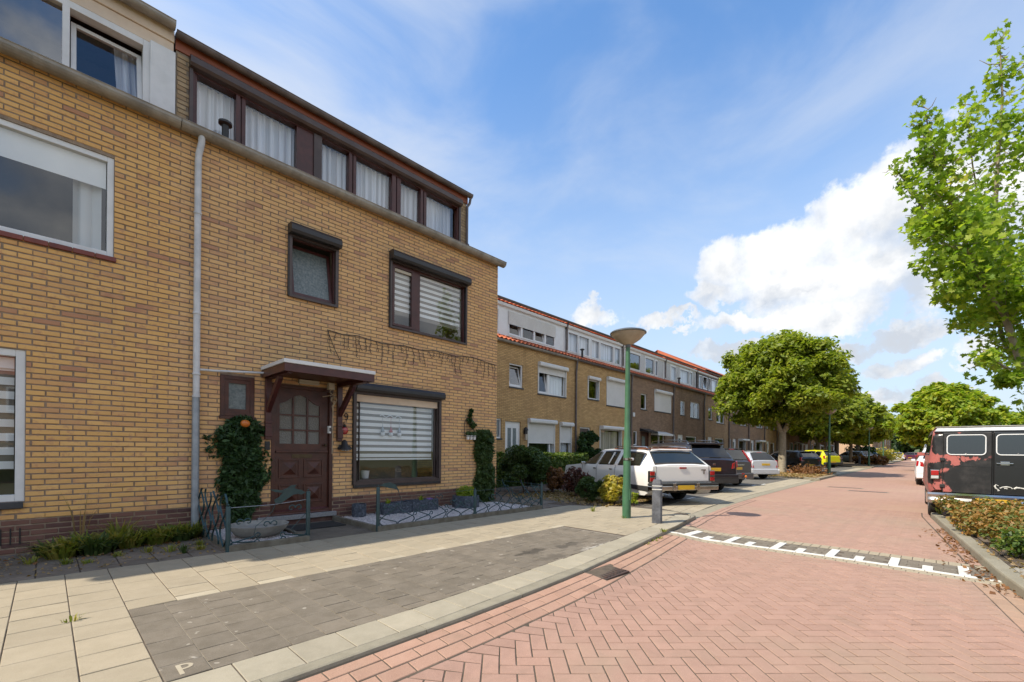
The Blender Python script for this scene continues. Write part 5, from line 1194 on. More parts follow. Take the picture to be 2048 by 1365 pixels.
for i, (mt, lb, ops, dm) in enumerate(R2):
    row_house(i, XB[i], XB[i+1], mt, lb, ops, dict(dm), near=i < 3, roof_each=(i < 2), vents={1: (17.6,), 3: (28.6,)}.get(i, ()), shell_g=(None, 'gable_yellow') if i == 7 else None, pipe='brown_gutter', extra={0: ex1, 2: ex3}.get(i))
m = thing('chimney', 'brick chimney with caps on the orange tiled ridge of the far row', 'chimney', (30.9, 16.4, 8.0))
MB().box(30.5, 16.2, 8.0, 31.3, 16.8, 8.75).build('stack', 'brick_plinth', m); MB().box(30.45, 16.15, 8.75, 31.35, 16.85, 8.85).build('cap', 'concrete', m); MB().box(32.6, 16.3, 8.1, 32.9, 16.6, 8.55).box(29.6, 16.3, 8.2, 30.2, 16.6, 8.35).build('flue', 'brick_plinth', m)
# steeper orange roof over the last houses of the row
m = MB(); m.quad((34.3, 12.6, 7.55), (52, 12.6, 7.55), (52, 16.5, 9.6), (34.3, 16.5, 9.6)); m.poly([(34.3, 12.6, 7.5), (34.3, 16.5, 9.6), (34.3, 16.5, 7.5)]); m.quad((34.3, 16.5, 9.6), (52, 16.5, 9.6), (52, 20.5, 7.4), (34.3, 20.5, 7.4))
tag(m.build('raised_roof', 'orange_roof', fix=False), 'steeper orange tiled roof over the last houses of the far row', 'roof')
# second and third rows, farther down the street
def far_house(x0, x1, yf, mat, label, k, gl=None, gr=None, ez=5.3, ridge=8.0, group='houses farther down the street'):
    H_ = thing('row_house', label, 'house', ((x0+x1)/2, yf, 0), group=group); w = x1-x0
    ops = [(x0+.9, x0+1.6, 3.6, 4.55), (x0+2.5, x0+4.3, 3.5, 4.65), (x0+.5, x0+.85, 1.4, 2.4), (x0+1.1, x0+2.0, .2, 2.4), (x0+2.6, x0+4.4, .6, 2.35)]
    m = MB(); wallmesh(m, x0, x1-.004, 0, ez, yf, .2, ops); m.build('wall', mat, H_, fix=False)
    for j, (a, b, c, d) in enumerate(ops):
        m = MB(); frame_ring(m, a, b, c, d, yf+.03, yf+.1, .08); f = m.build('window' if j != 3 else 'door', 'white_plastic', H_)
        mt = 'shutter_white' if (k+j) % 4 == 1 and j in (1, 4) else ('white_plastic' if j == 3 and k % 2 else 'glass_sky')
        MB().quad((a+.08, yf+.06, c+.08), (b-.08, yf+.06, c+.08), (b-.08, yf+.06, d-.08), (a+.08, yf+.06, d-.08)).build('pane', mt, f, fix=False)
        MB().quad((a, yf+.5, c), (b, yf+.5, c), (b, yf+.5, d), (a, yf+.5, d)).build('room_backdrop', 'room_wall', f, fix=False)
    if k % 2 == 0: awning(H_, x0+2.5, x0+4.5, yf-.003, 2.4)
    shell(H_, x0+.003, x1-.006, yf, mat, ez, 9, ridge, gl=gl, gr=gr)
    rf = MB(); rf.quad((x0, yf-.15, ez), (x1, yf-.15, ez), (x1, yf+4.5, ridge), (x0, yf+4.5, ridge)); rf.quad((x1, yf+9.1, ez), (x0, yf+9.1, ez), (x0, yf+4.5, ridge), (x1, yf+4.5, ridge)); rf.build('roof', 'orange_roof', H_, fix=False)
    MB().tube([(x1, yf-.08, 0), (x1, yf-.08, ez)], .05, 6).build('downpipe', 'zinc_pipe' if k % 2 else 'brown_gutter', H_)
    MB().box(x0, yf-.16, ez-.12, x1-.004, yf-.01, ez-.02).build('gutter', 'brown_gutter', H_)
fl_ = ['first', 'second', 'third', 'fourth', 'fifth', 'sixth', 'seventh']
for k in range(6):
    x0 = 53.2+k*5.3; far_house(x0, x0+5.3, 11.15, ['wall_umber', 'wall_umber', 'wall_mid', 'wall_umber', 'wall_mid', 'wall_umber'][k], fl_[k]+' house of the second row counting from the nearest street tree', k, gl='gable_pink' if k == 0 else None)
for k in range(7):
    x0 = 110+k*6.2; far_house(x0, x0+6.2, 8.9, ['wall_umber', 'wall_mid', 'wall_amber', 'wall_mid', 'wall_amber', 'wall_amber', 'wall_amber'][k], fl_[k]+' house of the most distant row counting from its sunlit side wall', k, gl='gable_pink' if k == 0 else None, ez=5.6, ridge=8.6, gr=None)
# house behind the hedge on the right, only its roof and sunlit gable show
hr = thing('gabled_house', 'low house with orange roof and pale gable above the green hedge on the right', 'house', (66, -13, 0))
MB().box(58, -24, 0, 74, -9.5, 4.2).build('wall', 'gable_pink', hr)
m = MB(); m.prism([(57.6, -24.5, 4.2), (57.6, -16.5, 7.8), (57.6, -9, 4.2)], (16.8, 0, 0)); m.build('gable_wall', 'gable_pink', hr)
m = MB(); m.prism([(57.4, -24.9, 4.15), (57.4, -16.5, 7.95), (57.4, -8.6, 4.15), (57.4, -8.6, 4.3), (57.4, -16.5, 8.12), (57.4, -24.9, 4.3)], (17.2, 0, 0)); m.build('roof', 'orange_roof', hr)
# the other side of the street, seen only mirrored in the windows
for k in range(3):
    x0 = -9+k*6.5; o = thing('facing_house', ['left', 'middle', 'right'][k]+' one of the brick houses across the street, mirrored in the windows', 'house', (x0+3, -26, 0), group='houses across the street')
    MB().box(x0, -34, 0, x0+6.3, -26, 5.6).build('wall', 'wall_amber', o); MB().prism([(x0, -34.3, 5.6), (x0, -30, 8.4), (x0, -25.7, 5.6)], (6.3, 0, 0)).build('roof', 'orange_roof', o)
    for a, c in ((.8, .6), (3.4, .6), (.8, 3.4), (3.4, 3.4)):
        m = MB(); frame_ring(m, x0+a, x0+a+1.8, c, c+1.5, -26, -25.93, .1); m.box(x0+a+.1, -25.995, c+.1, x0+a+1.7, -25.985, c+1.4, 1); m.build('window', ['white_plastic', 'room_dark'], o)
# ------------------------------------------------------------------ front garden, fence, planters
GRV = PZ+.035
def gravelbed(nm, x0, x1, y0, y1, lab, n, seed):
    o = thing(nm, lab, 'garden bed', ((x0+x1)/2, (y0+y1)/2, PZ), group='white gravel beds before the house')
    w = .055
    for a, b, c, d in ((x0, y0, x1, y0+w), (x0, y0+w, x0+w, y1), (x1-w, y0+w, x1, y1)): MB().box(a, b, PZ-.02, c, d, PZ+.075).build('edging', 'weathered_curb', o, bevel=.008)
    MB().quad((x0+w, y0+w, GRV-.01), (x1-w, y0+w, GRV-.01), (x1-w, y1, GRV-.01), (x0+w, y1, GRV-.01)).build('gravel_base', 'gravel_white', o)
    g = np.random.default_rng(seed); C = np.c_[x0+w+g.random(n)*(x1-x0-2*w), y0+w+g.random(n)*(y1-y0-w), GRV+g.random(n)*.012-.004]
    base = np.array([(1, 0, 0), (-1, 0, 0), (0, 1, 0), (0, -1, 0), (0, 0, .8), (0, 0, -.8)]); FF = np.array([(0, 2, 4), (2, 1, 4), (1, 3, 4), (3, 0, 4)])
    A_ = g.random(n)*6.28; ca, sa = np.cos(A_), np.sin(A_); sc_ = .006+.009*g.random(n)
    V = np.stack([np.stack([(base[j, 0]*ca-base[j, 1]*sa*.8)*sc_, (base[j, 0]*sa+base[j, 1]*ca*.8)*sc_, base[j, 2]*sc_], 1)+C for j in range(6)], 1)
    F = (np.arange(n)*6)[:, None, None]+FF[None]; link('gravel', npmesh('gravel', V.reshape(-1, 3), F.reshape(-1, 3), 'gravel_white'), o, kind='stuff')
gravelbed('gravel_bed', 3.30, 6.98, 5.80, 7.29, 'long bed of white gravel under the living room window behind the low fence', 15000, 11)
gravelbed('gravel_bed', 1.44, 2.34, 5.80, 7.29, 'small square bed of white gravel left of the doormat', 5000, 12)
mat_ = MB().box(2.42, 6.62, PZ, 3.22, 7.1, PZ+.018).build('doormat', 'rubber', bevel=.006); tag(mat_, 'black doormat lying before the front door step', 'doormat')
def post(par, x, y, h, r=.026):
    MB().lathe([(r, 0), (r, h), (r*.9, h+.008)], (x, y, PZ-.03), 14).ball((x, y, PZ+h-.005), .012, 8).build('post', 'fence_paint', par, smooth=True)
def ogee(mb, P, Q, z0, top, n, r=.0082, flip=0, scroll=.5, seed=0):
    """wrought iron infill between ground points P and Q: crossing waves with curled ends"""
    P = Vector(P); Q = Vector(Q); L = (Q-P).length; u = (Q-P)/L; w = L/n; g = random.Random(seed)
    def pt(s, z): return (P.x+u.x*s, P.y+u.y*s, z)
    for i in range(n):
        for sg in (1, -1):
            c = (i+.5)*w; pts = []
            zt = top*(.55+.45*g.random())
            for j in range(15):
                t = j/14; z = z0+(zt-z0)*t; s = c+sg*w*.5*math.sin(t*math.pi*1.5-.0)*(1-.15*t); pts.append(pt(min(max(s, .01), L-.01), z))
            mb.tube(pts, r, 5, cap=False)
            if g.random() < scroll:
                e = pts[-1]; k = []
                for j in range(9): a = j*.65; rr = .034*(1-j/14); k.append((e[0]+u.x*sg*(-.03+rr*math.cos(a)), e[1]+u.y*sg*(-.03+rr*math.cos(a)), e[2]+rr*math.sin(a)))
                mb.tube(k, r*.9, 5, cap=False)
        if g.random() < .75:
            c0 = (i+.5)*w; zb = z0+.2+.2*g.random()
            for sg in (1, -1):
                k = [];
                for j in range(10): a = j*.6; rr = .045*(1-j/13); k.append(pt(min(max(c0+sg*(.045-rr*math.cos(a)), 0), L), zb+rr*math.sin(a)))
                mb.tube(k, r*.85, 5, cap=False)
fn = thing('garden_fence', 'low teal wrought iron fence with curled bars around the long gravel bed', 'fence', (5.2, 5.84, PZ), group='low wrought iron fences')
for x, h in ((3.315, .66), (5.18, .52), (6.99, .54)): post(fn, x, 5.835, h)
for (a, b, n, s) in (((3.33, 5.835), (5.17, 5.835), 6, 1), ((5.2, 5.835), (6.98, 5.835), 6, 2)):
    m = MB(); ogee(m, (a[0], a[1], 0), (b[0], b[1], 0), PZ+.03, .50, n, seed=s); m.build('curled_bars', 'fence_paint', fn, smooth=True)
    MB().tube([(a[0], a[1], PZ+.035), (b[0], b[1], PZ+.035)], .006, 6).tube([(a[0], a[1], .575), ((a[0]+b[0])/2, a[1], .57), (b[0], b[1], .60)], .003, 5).build('rail', 'fence_paint', fn)
m = MB(); ogee(m, (6.99, 5.86, 0), (6.99, 7.28, 0), PZ+.03, .68, 5, seed=5); m.build('curled_bars', 'fence_paint', fn, smooth=True)
for za, zb, rr in ((.60, .62, .004), (PZ+.035, PZ+.035, .006)): MB().tube([(6.99, 5.86, za), (6.99, 7.28, zb)], rr, 6).build('rail', 'fence_paint', fn)
f2 = thing('garden_fence', 'low teal wrought iron fence with a leaping animal figure around the small gravel bed', 'fence', (1.9, 5.84, PZ), group='low wrought iron fences')
for x, h in ((1.435, .54), (2.325, .66)): post(f2, x, 5.83, h)
m = MB(); ogee(m, (1.45, 5.83, 0), (2.31, 5.83, 0), PZ+.05, .30, 3, seed=7, scroll=1); m.build('curled_bars', 'fence_paint', f2, smooth=True)
MB().tube([(1.45, 5.83, .60), (1.9, 5.83, .60), (2.31, 5.83, .635)], .0035, 5).build('wire', 'zinc_pipe', f2)
m = MB()
for k in range(4):
    y = 6.0+k*.36; g_ = [(1.43, y+.15*math.sin(j*.45+k*1.3), PZ+.03+j*.048) for j in range(14)]; h_ = [(1.43, y-.15*math.sin(j*.45+k*1.3), PZ+.03+j*.046) for j in range(14)]
    for q in (g_, h_):
        for a, b in zip(q, q[1:]): m.prism([(a[0]-.010, a[1], a[2]), (a[0]+.010, a[1], a[2]), (b[0]+.010, b[1], b[2]), (b[0]-.010, b[1], b[2])], (0, .006, 0))
m.build('flat_bars', 'fence_paint', f2)
def figure(par, pts, x, y, z, sc, tail=None):
    MB().prism([(x+a*sc, y, z+b*sc) for a, b in pts], (0, .006, 0)).build('metal_figure', 'fence_paint', par)
leap = [(0, 0), (.10, -.02), (.22, .06), (.34, .14), (.42, .15), (.50, .13), (.58, .17), (.50, .23), (.44, .24), (.36, .27), (.40, .34), (.30, .33), (.22, .28), (.12, .24), (.02, .26), (-.10, .27), (.0, .21), (.14, .19), (.08, .12), (-.02, .06)]
figure(f2, leap, 1.93, 5.825, .62, .62); MB().tube([(1.94, 5.83, .63), (1.9, 5.83, .52), (1.80, 5.83, .42), (1.72, 5.83, .36), (1.70, 5.83, .26), (1.75, 5.83, .2)], .004, 5).tube([(2.3, 5.83, .46), (2.2, 5.83, .36), (2.12, 5.83, .28), (2.17, 5.83, .22)], .004, 5).build('tail', 'fence_paint', f2)
figure(fn, [(0, 0), (.12, .05), (.28, .06), (.42, 0), (.5, -.12), (.52, -.22), (.46, -.12), (.38, -.10), (.26, -.08), (.14, -.04)], 3.34, 5.83, .76, .62); MB().tube([(3.66, 5.83, .62), (3.70, 5.83, .52), (3.72, 5.83, .42)], .004, 5).build('tail', 'fence_paint', fn)
def box_planter(x0, x1, y0, y1, h, lab, plants, mat='dark_planter', grp='rough dark stone-look planters'):
    o = thing('planter', lab, 'planter', ((x0+x1)/2, (y0+y1)/2, GRV), group=grp); m = MB(); w = .025
    for a, b, c, d in ((x0, y0, x1, y0+w), (x0, y1-w, x1, y1), (x0, y0+w, x0+w, y1-w), (x1-w, y0+w, x1, y1-w)): m.box(a, b, GRV-.01, c, d, GRV+h)
    m.build('trough', mat, o, bevel=.006); MB().box(x0+w, y0+w, GRV, x1-w, y1-w, GRV+h-.04).build('soil', 'soil', o); return o
def tuft(name, par, c, r, h, n, L, mat, seed=1, lab=None, cat='plant', grp=None, w=.012, lean=.5, kind=None):
    """narrow arching blades from one foot"""
    g = np.random.default_rng(seed); V = []; F = []
    for i in range(n):
        a = g.random()*6.283; rr = r*math.sqrt(g.random()); b0 = np.array([c[0]+rr*math.cos(a), c[1]+rr*math.sin(a), c[2]]); d = np.array([math.cos(a), math.sin(a), 0])*(lean*g.random()); l = L*(.5+.5*g.random()); t = np.array([-math.sin(a), math.cos(a), 0])*w*(.6+.8*g.random())
        p1 = b0+np.array([0, 0, l*.6])+d*l*.5; p2 = b0+np.array([0, 0, l*(.95-lean*.5*g.random())])+d*l*1.2; o = len(V); V += [b0-t, b0+t, p1+t, p1-t, p2+t*.2, p2-t*.2]; F += [(o, o+1, o+2, o+3), (o+3, o+2, o+4, o+5)]
    ob = link(name, npmesh(name, np.array(V), np.array(F), mat), par, kind=kind)
    if lab: tag(ob, lab, cat, grp)
    return ob
o = box_planter(4.05, 4.62, 6.93, 7.18, .20, 'left one of the two long dark troughs on the gravel under the big window', None); tuft('plant', o, (4.2, 7.05, GRV+.16), .03, 0, 26, .15, 'leaf_lime', 2, w=.008)
o = box_planter(4.63, 5.22, 6.93, 7.18, .21, 'right one of the two long dark troughs on the gravel under the big window', None); tuft('plant', o, (4.9, 7.05, GRV+.16), .03, 0, 26, .16, 'leaf_lime', 3, w=.008)
pmat('violet', (.16, .08, .30), (.25, .14, .42), 9, .7); m = MB(); [m.ball((5.06+random.gauss(0, .03), 7.0+random.gauss(0, .03), GRV+.22), .014, 6) for _ in range(7)]; m.build('flower', 'violet', o)
o = thing('planter', 'small round dark stone-look pot at the left end of the gravel bed', 'planter', (3.68, 7.12, GRV), group='rough dark stone-look planters'); MB().lathe([(.115, 0), (.12, .10), (.118, .22), (.10, .225), (.095, .17)], (3.68, 7.10, GRV), 22).build('pot', 'dark_planter', o, smooth=True)
o = thing('planter', 'square dark stone-look pot with a round green shrub near the house corner', 'planter', (5.85, 6.85, GRV), group='rough dark stone-look planters')
m = MB(); m.lathe([(.27, 0), (.275, .15), (.265, .24), (.24, .245), (.22, .18)], (5.85, 6.87, GRV), 8); m.build('pot', 'dark_planter', o); C, O = clumps([(5.85, 6.87, GRV+.30)], [.2], 1500, .7, 3); V, F = leafcloud(C, .022, out=O, up=.5, seed=2); link('shrub', npmesh('shrub', V, F, 'leaf_lime'), o)
o = thing('concrete_tub', 'wide shallow concrete tub on the small gravel bed left of the door', 'tub', (1.95, 6.45, GRV)); MB().lathe([(.18, 0), (.27, .05), (.34, .13), (.355, .17), (.33, .17), (.30, .12), (.05, .11)], (1.93, 6.42, GRV-.01), 24).build('tub', 'concrete', o, smooth=True)
# wall basket with three little pots
o = thing('wall_basket', 'arched black wire wall basket holding three little white pots beside the ivy', 'wall basket', (6.25, YF-.1, 1.6)); m = MB()
arc = [(6.14, YF-.03, 1.58)]+[(6.27-.13*math.cos(a), YF-.03, 1.86+.12*math.sin(a)) for a in [math.pi*i/10 for i in range(11)]]+[(6.40, YF-.03, 1.58)]; m.tube(arc, .006, 5)
for x in (6.19, 6.23, 6.27, 6.31, 6.35): m.tube([(x, YF-.03, 1.58), (x, YF-.03, 1.93)], .003, 4)
m.tube([(6.14, YF-.03, 1.58), (6.14, YF-.15, 1.58), (6.40, YF-.15, 1.58), (6.40, YF-.03, 1.58)], .005, 5); m.build('wire_frame', 'dark_iron', o)
for i, x in enumerate((6.18, 6.27, 6.36)):
    p_ = MB().lathe([(.028, 0), (.037, .09), (.03, .09), (.02, .03)], (x, YF-.10, 1.51), 12).build('small_pot', 'white_plastic', o, smooth=True); C, O = clumps([(x, YF-.10, 1.64)], [.055], 120, .8, i); V, F = leafcloud(C, .03, seed=i); link('small_plant', npmesh('small_plant', V, F, 'leaf_mid'), p_)
C, O = clumps([(6.27, YF-.05, 1.9), (6.29, YF-.05, 2.03), (6.31, YF-.05, 2.12), (6.36, YF-.05, 1.82)], [.08, .05, .05, .08], 90, 1, 9); V, F = leafcloud(C, .035, seed=4); link('climbing_sprig', npmesh('climbing_sprig', V, F, 'leaf_dark'), o)
# climbers on the wall
def climber(lab, prof, mat, n, y, size, seed, trunk=None, dep=.16):
    """prof: list of (z, x left, x right)"""
    g = np.random.default_rng(seed); o = thing('wall_climber', lab, 'climbing plant', ((prof[0][1]+prof[0][2])/2, y, PZ), group='climbers on the house wall')
    Z = [p[0] for p in prof]; z = g.uniform(Z[0], Z[-1], n); a = np.interp(z, Z, [p[1] for p in prof]); b = np.interp(z, Z, [p[2] for p in prof]); e = .03*g.normal(size=n)
    u = g.random(n); b = b+.05*np.sin(z*7+seed)+.03*np.sin(z*17); a = a+.04*np.sin(z*9+2*seed); x = a+(b-a)*u+e; blob = .5+.5*np.sin(x*17+3*np.sin(z*9))*np.sin(z*13+2*np.sin(x*11)); d = dep*(.35+.65*blob)*np.sqrt(np.clip(4*u*(1-u), .05, 1)); yy_ = y-g.random(n)**.5*d-.005
    V, F = leafcloud(np.c_[x, yy_, z], size, up=.3, out=np.tile([0, -1., .2], (n, 1)), asp=2.6, droop=.6, seed=seed); link('foliage', npmesh('foliage', V, F, mat), o)
    m = MB(); 
    for k in range(5): m.tube([((prof[0][1]+prof[0][2])/2+.05*k-.1+.05*math.sin(i*1.3+k), y-.03, PZ+i*(Z[-1]-PZ)/8) for i in range(9)], [.012-.001*i for i in range(9)], 5)
    m.build('stem', 'twig', o); return o
cl_ = climber('dense dark green climber left of the front door under the small window', [(.22, 1.85, 2.08), (.45, 1.76, 2.16), (.8, 1.72, 2.20), (1.2, 1.68, 2.22), (1.5, 1.70, 2.20), (1.64, 1.76, 2.10), (1.73, 1.84, 2.0)], 'leaf_dark', 7600, YF, .032, 21, dep=.19)
climber('narrow tall column of ivy on the wall at the far corner of the house', [(.15, 6.50, 7.05), (.4, 6.48, 6.98), (.9, 6.50, 6.95), (1.3, 6.50, 6.98), (1.5, 6.42, 6.92), (1.62, 6.40, 6.85), (1.72, 6.5, 6.8)], 'leaf_mid', 6500, YF, .035, 22, dep=.20)
g = np.random.default_rng(5); 
for x0_, z0_, h_, n_ in ((1.50, 1.15, .3, 34), (2.22, .75, .5, 30)):
    C = np.array([(x0_+.13*g.random(), YF-.02, z0_+h_*g.random()) for _ in range(n_)]); V, F = leafcloud(C, .032, asp=2.4, seed=8, out=np.tile([0, -1., 0], (len(C), 1))); link('stray_sprig', npmesh('stray_sprig', V, F, 'leaf_dark'), cl_)
pu = thing('orange_ornament', 'small orange pumpkin ornament hanging in the climber left of the door', 'ornament', (1.93, YF-.28, 1.64)); MB().ball((1.93, YF-.27, 1.63), .062, 12, (1, .8, .85)).build('pumpkin', 'amber_lens', pu, smooth=True); MB().tube([(1.93, YF-.27, 1.68), (1.94, YF-.27, 1.71)], .008, 5).build('stalk', 'leaf_mid', pu)
# weeds along the neighbour's wall
def weeds(lab, pts, mat, seed, L=.26, n=44, w=.011):
    tuft('weed', None, pts, .09, 0, n, L, mat, seed, lab, 'weeds', 'weeds before the left house', w=w, lean=.95)
WD = [(.05, 7.0), (.2, 6.9), (.33, 6.98), (.45, 6.85), (.58, 7.0), (.68, 6.9), (.82, 7.05), (.95, 6.95), (1.07, 7.08), (1.2, 7.0), (1.3, 7.12), (.12, 6.75), (.38, 6.72)]
wm = MB()
g0 = len(bpy.data.objects)
wo = thing('weed_patch', 'yellowing long-leaved weeds growing along the foot of the left brick wall', 'weeds', (.6, 7.0, PZ))
for i, (x, y) in enumerate(WD): tuft('weed_clump', wo, (x, y, PZ), .12, 0, 120, .19+.09*random.random(), 'leaf_grass' if i % 3 else 'leaf_mid', 30+i, w=.013, lean=1.0)
tuft('weed_clump', wo, (.62, 7.15, PZ), .08, 0, 60, .40, 'leaf_grass', 50, w=.009, lean=.6); tuft('weed_clump', wo, (.28, 7.2, PZ), .04, 0, 12, .75, 'leaf_straw', 51, w=.006, lean=.25)
for i, (x, y, L) in enumerate([(1.07, 6.10, .16), (.98, 6.3, .10), (1.25, 6.2, .08), (.55, 6.4, .07), (.15, 6.35, .08), (-.1, 6.6, .10), (.8, 6.45, .08), (1.3, 6.5, .10), (.3, 6.25, .05)]):
    tuft('weed', None, (x, y, PZ), .05 if i else .03, 0, 26, L, 'leaf_mid' if i == 0 else 'leaf_grass', 60+i, 'tuft of grass in the old paving '+['nearest the small fence corner, the brightest', 'just behind the brightest tuft', 'close to the fence edging', 'in the middle before the weed patch', 'before the left end of the weed patch', 'farthest left under the air slots', 'right of the middle before the weed patch', 'beside the downpipe foot', 'nearest the cream tiles'][i], 'weeds', 'small grass tufts in the old paving', w=.006, lean=.8)
for i, (x, y, s) in enumerate([(.125, 4.25, .03), (6.32, 2.92, .05), (5.5, 2.77, .045), (5.8, 2.82, .05), (6.0, 2.85, .04), (7.1, 4.0, .05), (12.25, -.05, .12), (7.45, 4.9, .09)]):
    tuft('weed', None, (x, y, PZ if i not in (2, 3, 4) else .04), .05, 0, 20, s*1.6, 'leaf_grass', 80+i, ['weed sprig in the joint between two cream tiles', 'grass tuft on the kerb stone near the bollard', 'dry grass below the kerb, nearest the gully cover', 'dry grass below the kerb, middle of three tufts', 'dry grass below the kerb, nearest the white road blocks', 'grass at the foot of the lamp post', 'green grass tuft behind the van wheel', 'green grass patch on the pavement edge between lamp post and bushes'][i], 'weeds', 'dry grass in the gutter' if i in (2, 3, 4) else None, w=.005, lean=.8)
# ------------------------------------------------------------------ street furniture
def lamp(x, y, lab, sc=1.0, detail=True):
    o = thing('street_lamp', lab, 'street lamp', (x, y, PZ), group='green street lamps', local=True, sc=sc)
    MB().lathe([(.075, -.05), (.075, .55), (.066, .60), (.062, 1.4), (.052, 1.45), (.046, 2.2), (.040, 2.9), (.036, 3.06)], (0, 0, 0), 18).build('pole', 'lamp_post_paint', o, smooth=True)
    MB().lathe([(.04, 3.04), (.05, 3.08), (.045, 3.10)], (0, 0, 0), 14).build('collar', 'lamp_cap', o, smooth=True)
    MB().lathe([(.05, 3.09), (.12, 3.12), (.22, 3.19), (.295, 3.275), (.30, 3.29)], (0, 0, 0), 32, cap=False).build('lamp_bowl', 'lamp_bowl', o, smooth=True)
    MB().lathe([(.30, 3.285), (.318, 3.29), (.318, 3.305), (.30, 3.32), (.22, 3.345), (.05, 3.36)], (0, 0, 0), 32).build('lamp_cap', 'lamp_cap', o, smooth=True)
    if detail:
        MB().lathe([(.070, 1.03), (.072, 1.03), (.072, 1.07), (.070, 1.07)], (0, 0, 0), 18).box(-.02, -.115, 1.035, .02, -.07, 1.065).build('steel_band', 'chrome', o)
        MB().box(-.015, -.12, 1.03, .03, -.08, 1.07).build('band_lock', 'white_plastic', o, bevel=.004)
        MB().box(-.03, -.079, .32, .03, -.06, .52).build('service_door', 'lamp_post_paint', o, bevel=.004)
    return o
lamp(7.174, 4.009, 'green street lamp with round bowl standing beside the bollard on the pavement corner')
lamp(31.5, 4.55, 'green street lamp on the tree island in front of the black car', 1.12)
lamp(56.4, 4.9, 'far green street lamp between the trees in front of the pale blue car', 1.15, False)
lamp(83, 5.6, 'more distant street lamp under the last tree crown', 1.2, False)
def bollard(x, y, h, lab, rz=0, w=.075, grp='bollards', detail=True):
    o = thing('bollard', lab, 'bollard', (x, y, PZ), rz, grp, local=True); m = MB(); c = .018
    def oct(s, z): return [(s-c, -s, z), (s, -s+c, z), (s, s-c, z), (s-c, s, z), (-s+c, s, z), (-s, s-c, z), (-s, -s+c, z), (-s+c, -s, z)]
    L = [(w*1.05, -.03), (w, h*.70), (w*1.0, h*.71), (w*.96, h*.93), (w*.8, h)]; vs = sum([oct(s, z) for s, z in L], []); m.add(vs, [(i*8+j, i*8+(j+1) % 8, i*8+8+(j+1) % 8, i*8+8+j) for i in range(len(L)-1) for j in range(8)]+[tuple(range(32, 40))]); m.build('shaft', 'bollard_paint', o)
    if detail: 
        for z in (h*.765, h*.845):
            m = MB(); s = w*1.02; m.box(-s, -s, z, s, s, z+.016); m.build('white_band', 'white_line', o, bevel=.004)
    return o
bollard(7.046, 3.373, .72, 'worn grey wooden bollard with thin white bands at the rounded kerb corner', R(20))
for x, y in ((62, 6.2), (66, 6.4)): bollard(x, y, .95, ['left', 'right'][x > 63]+' dark bollard on the far tree island before the pale blue car', 0, .09, 'far bollards on the tree island', False)
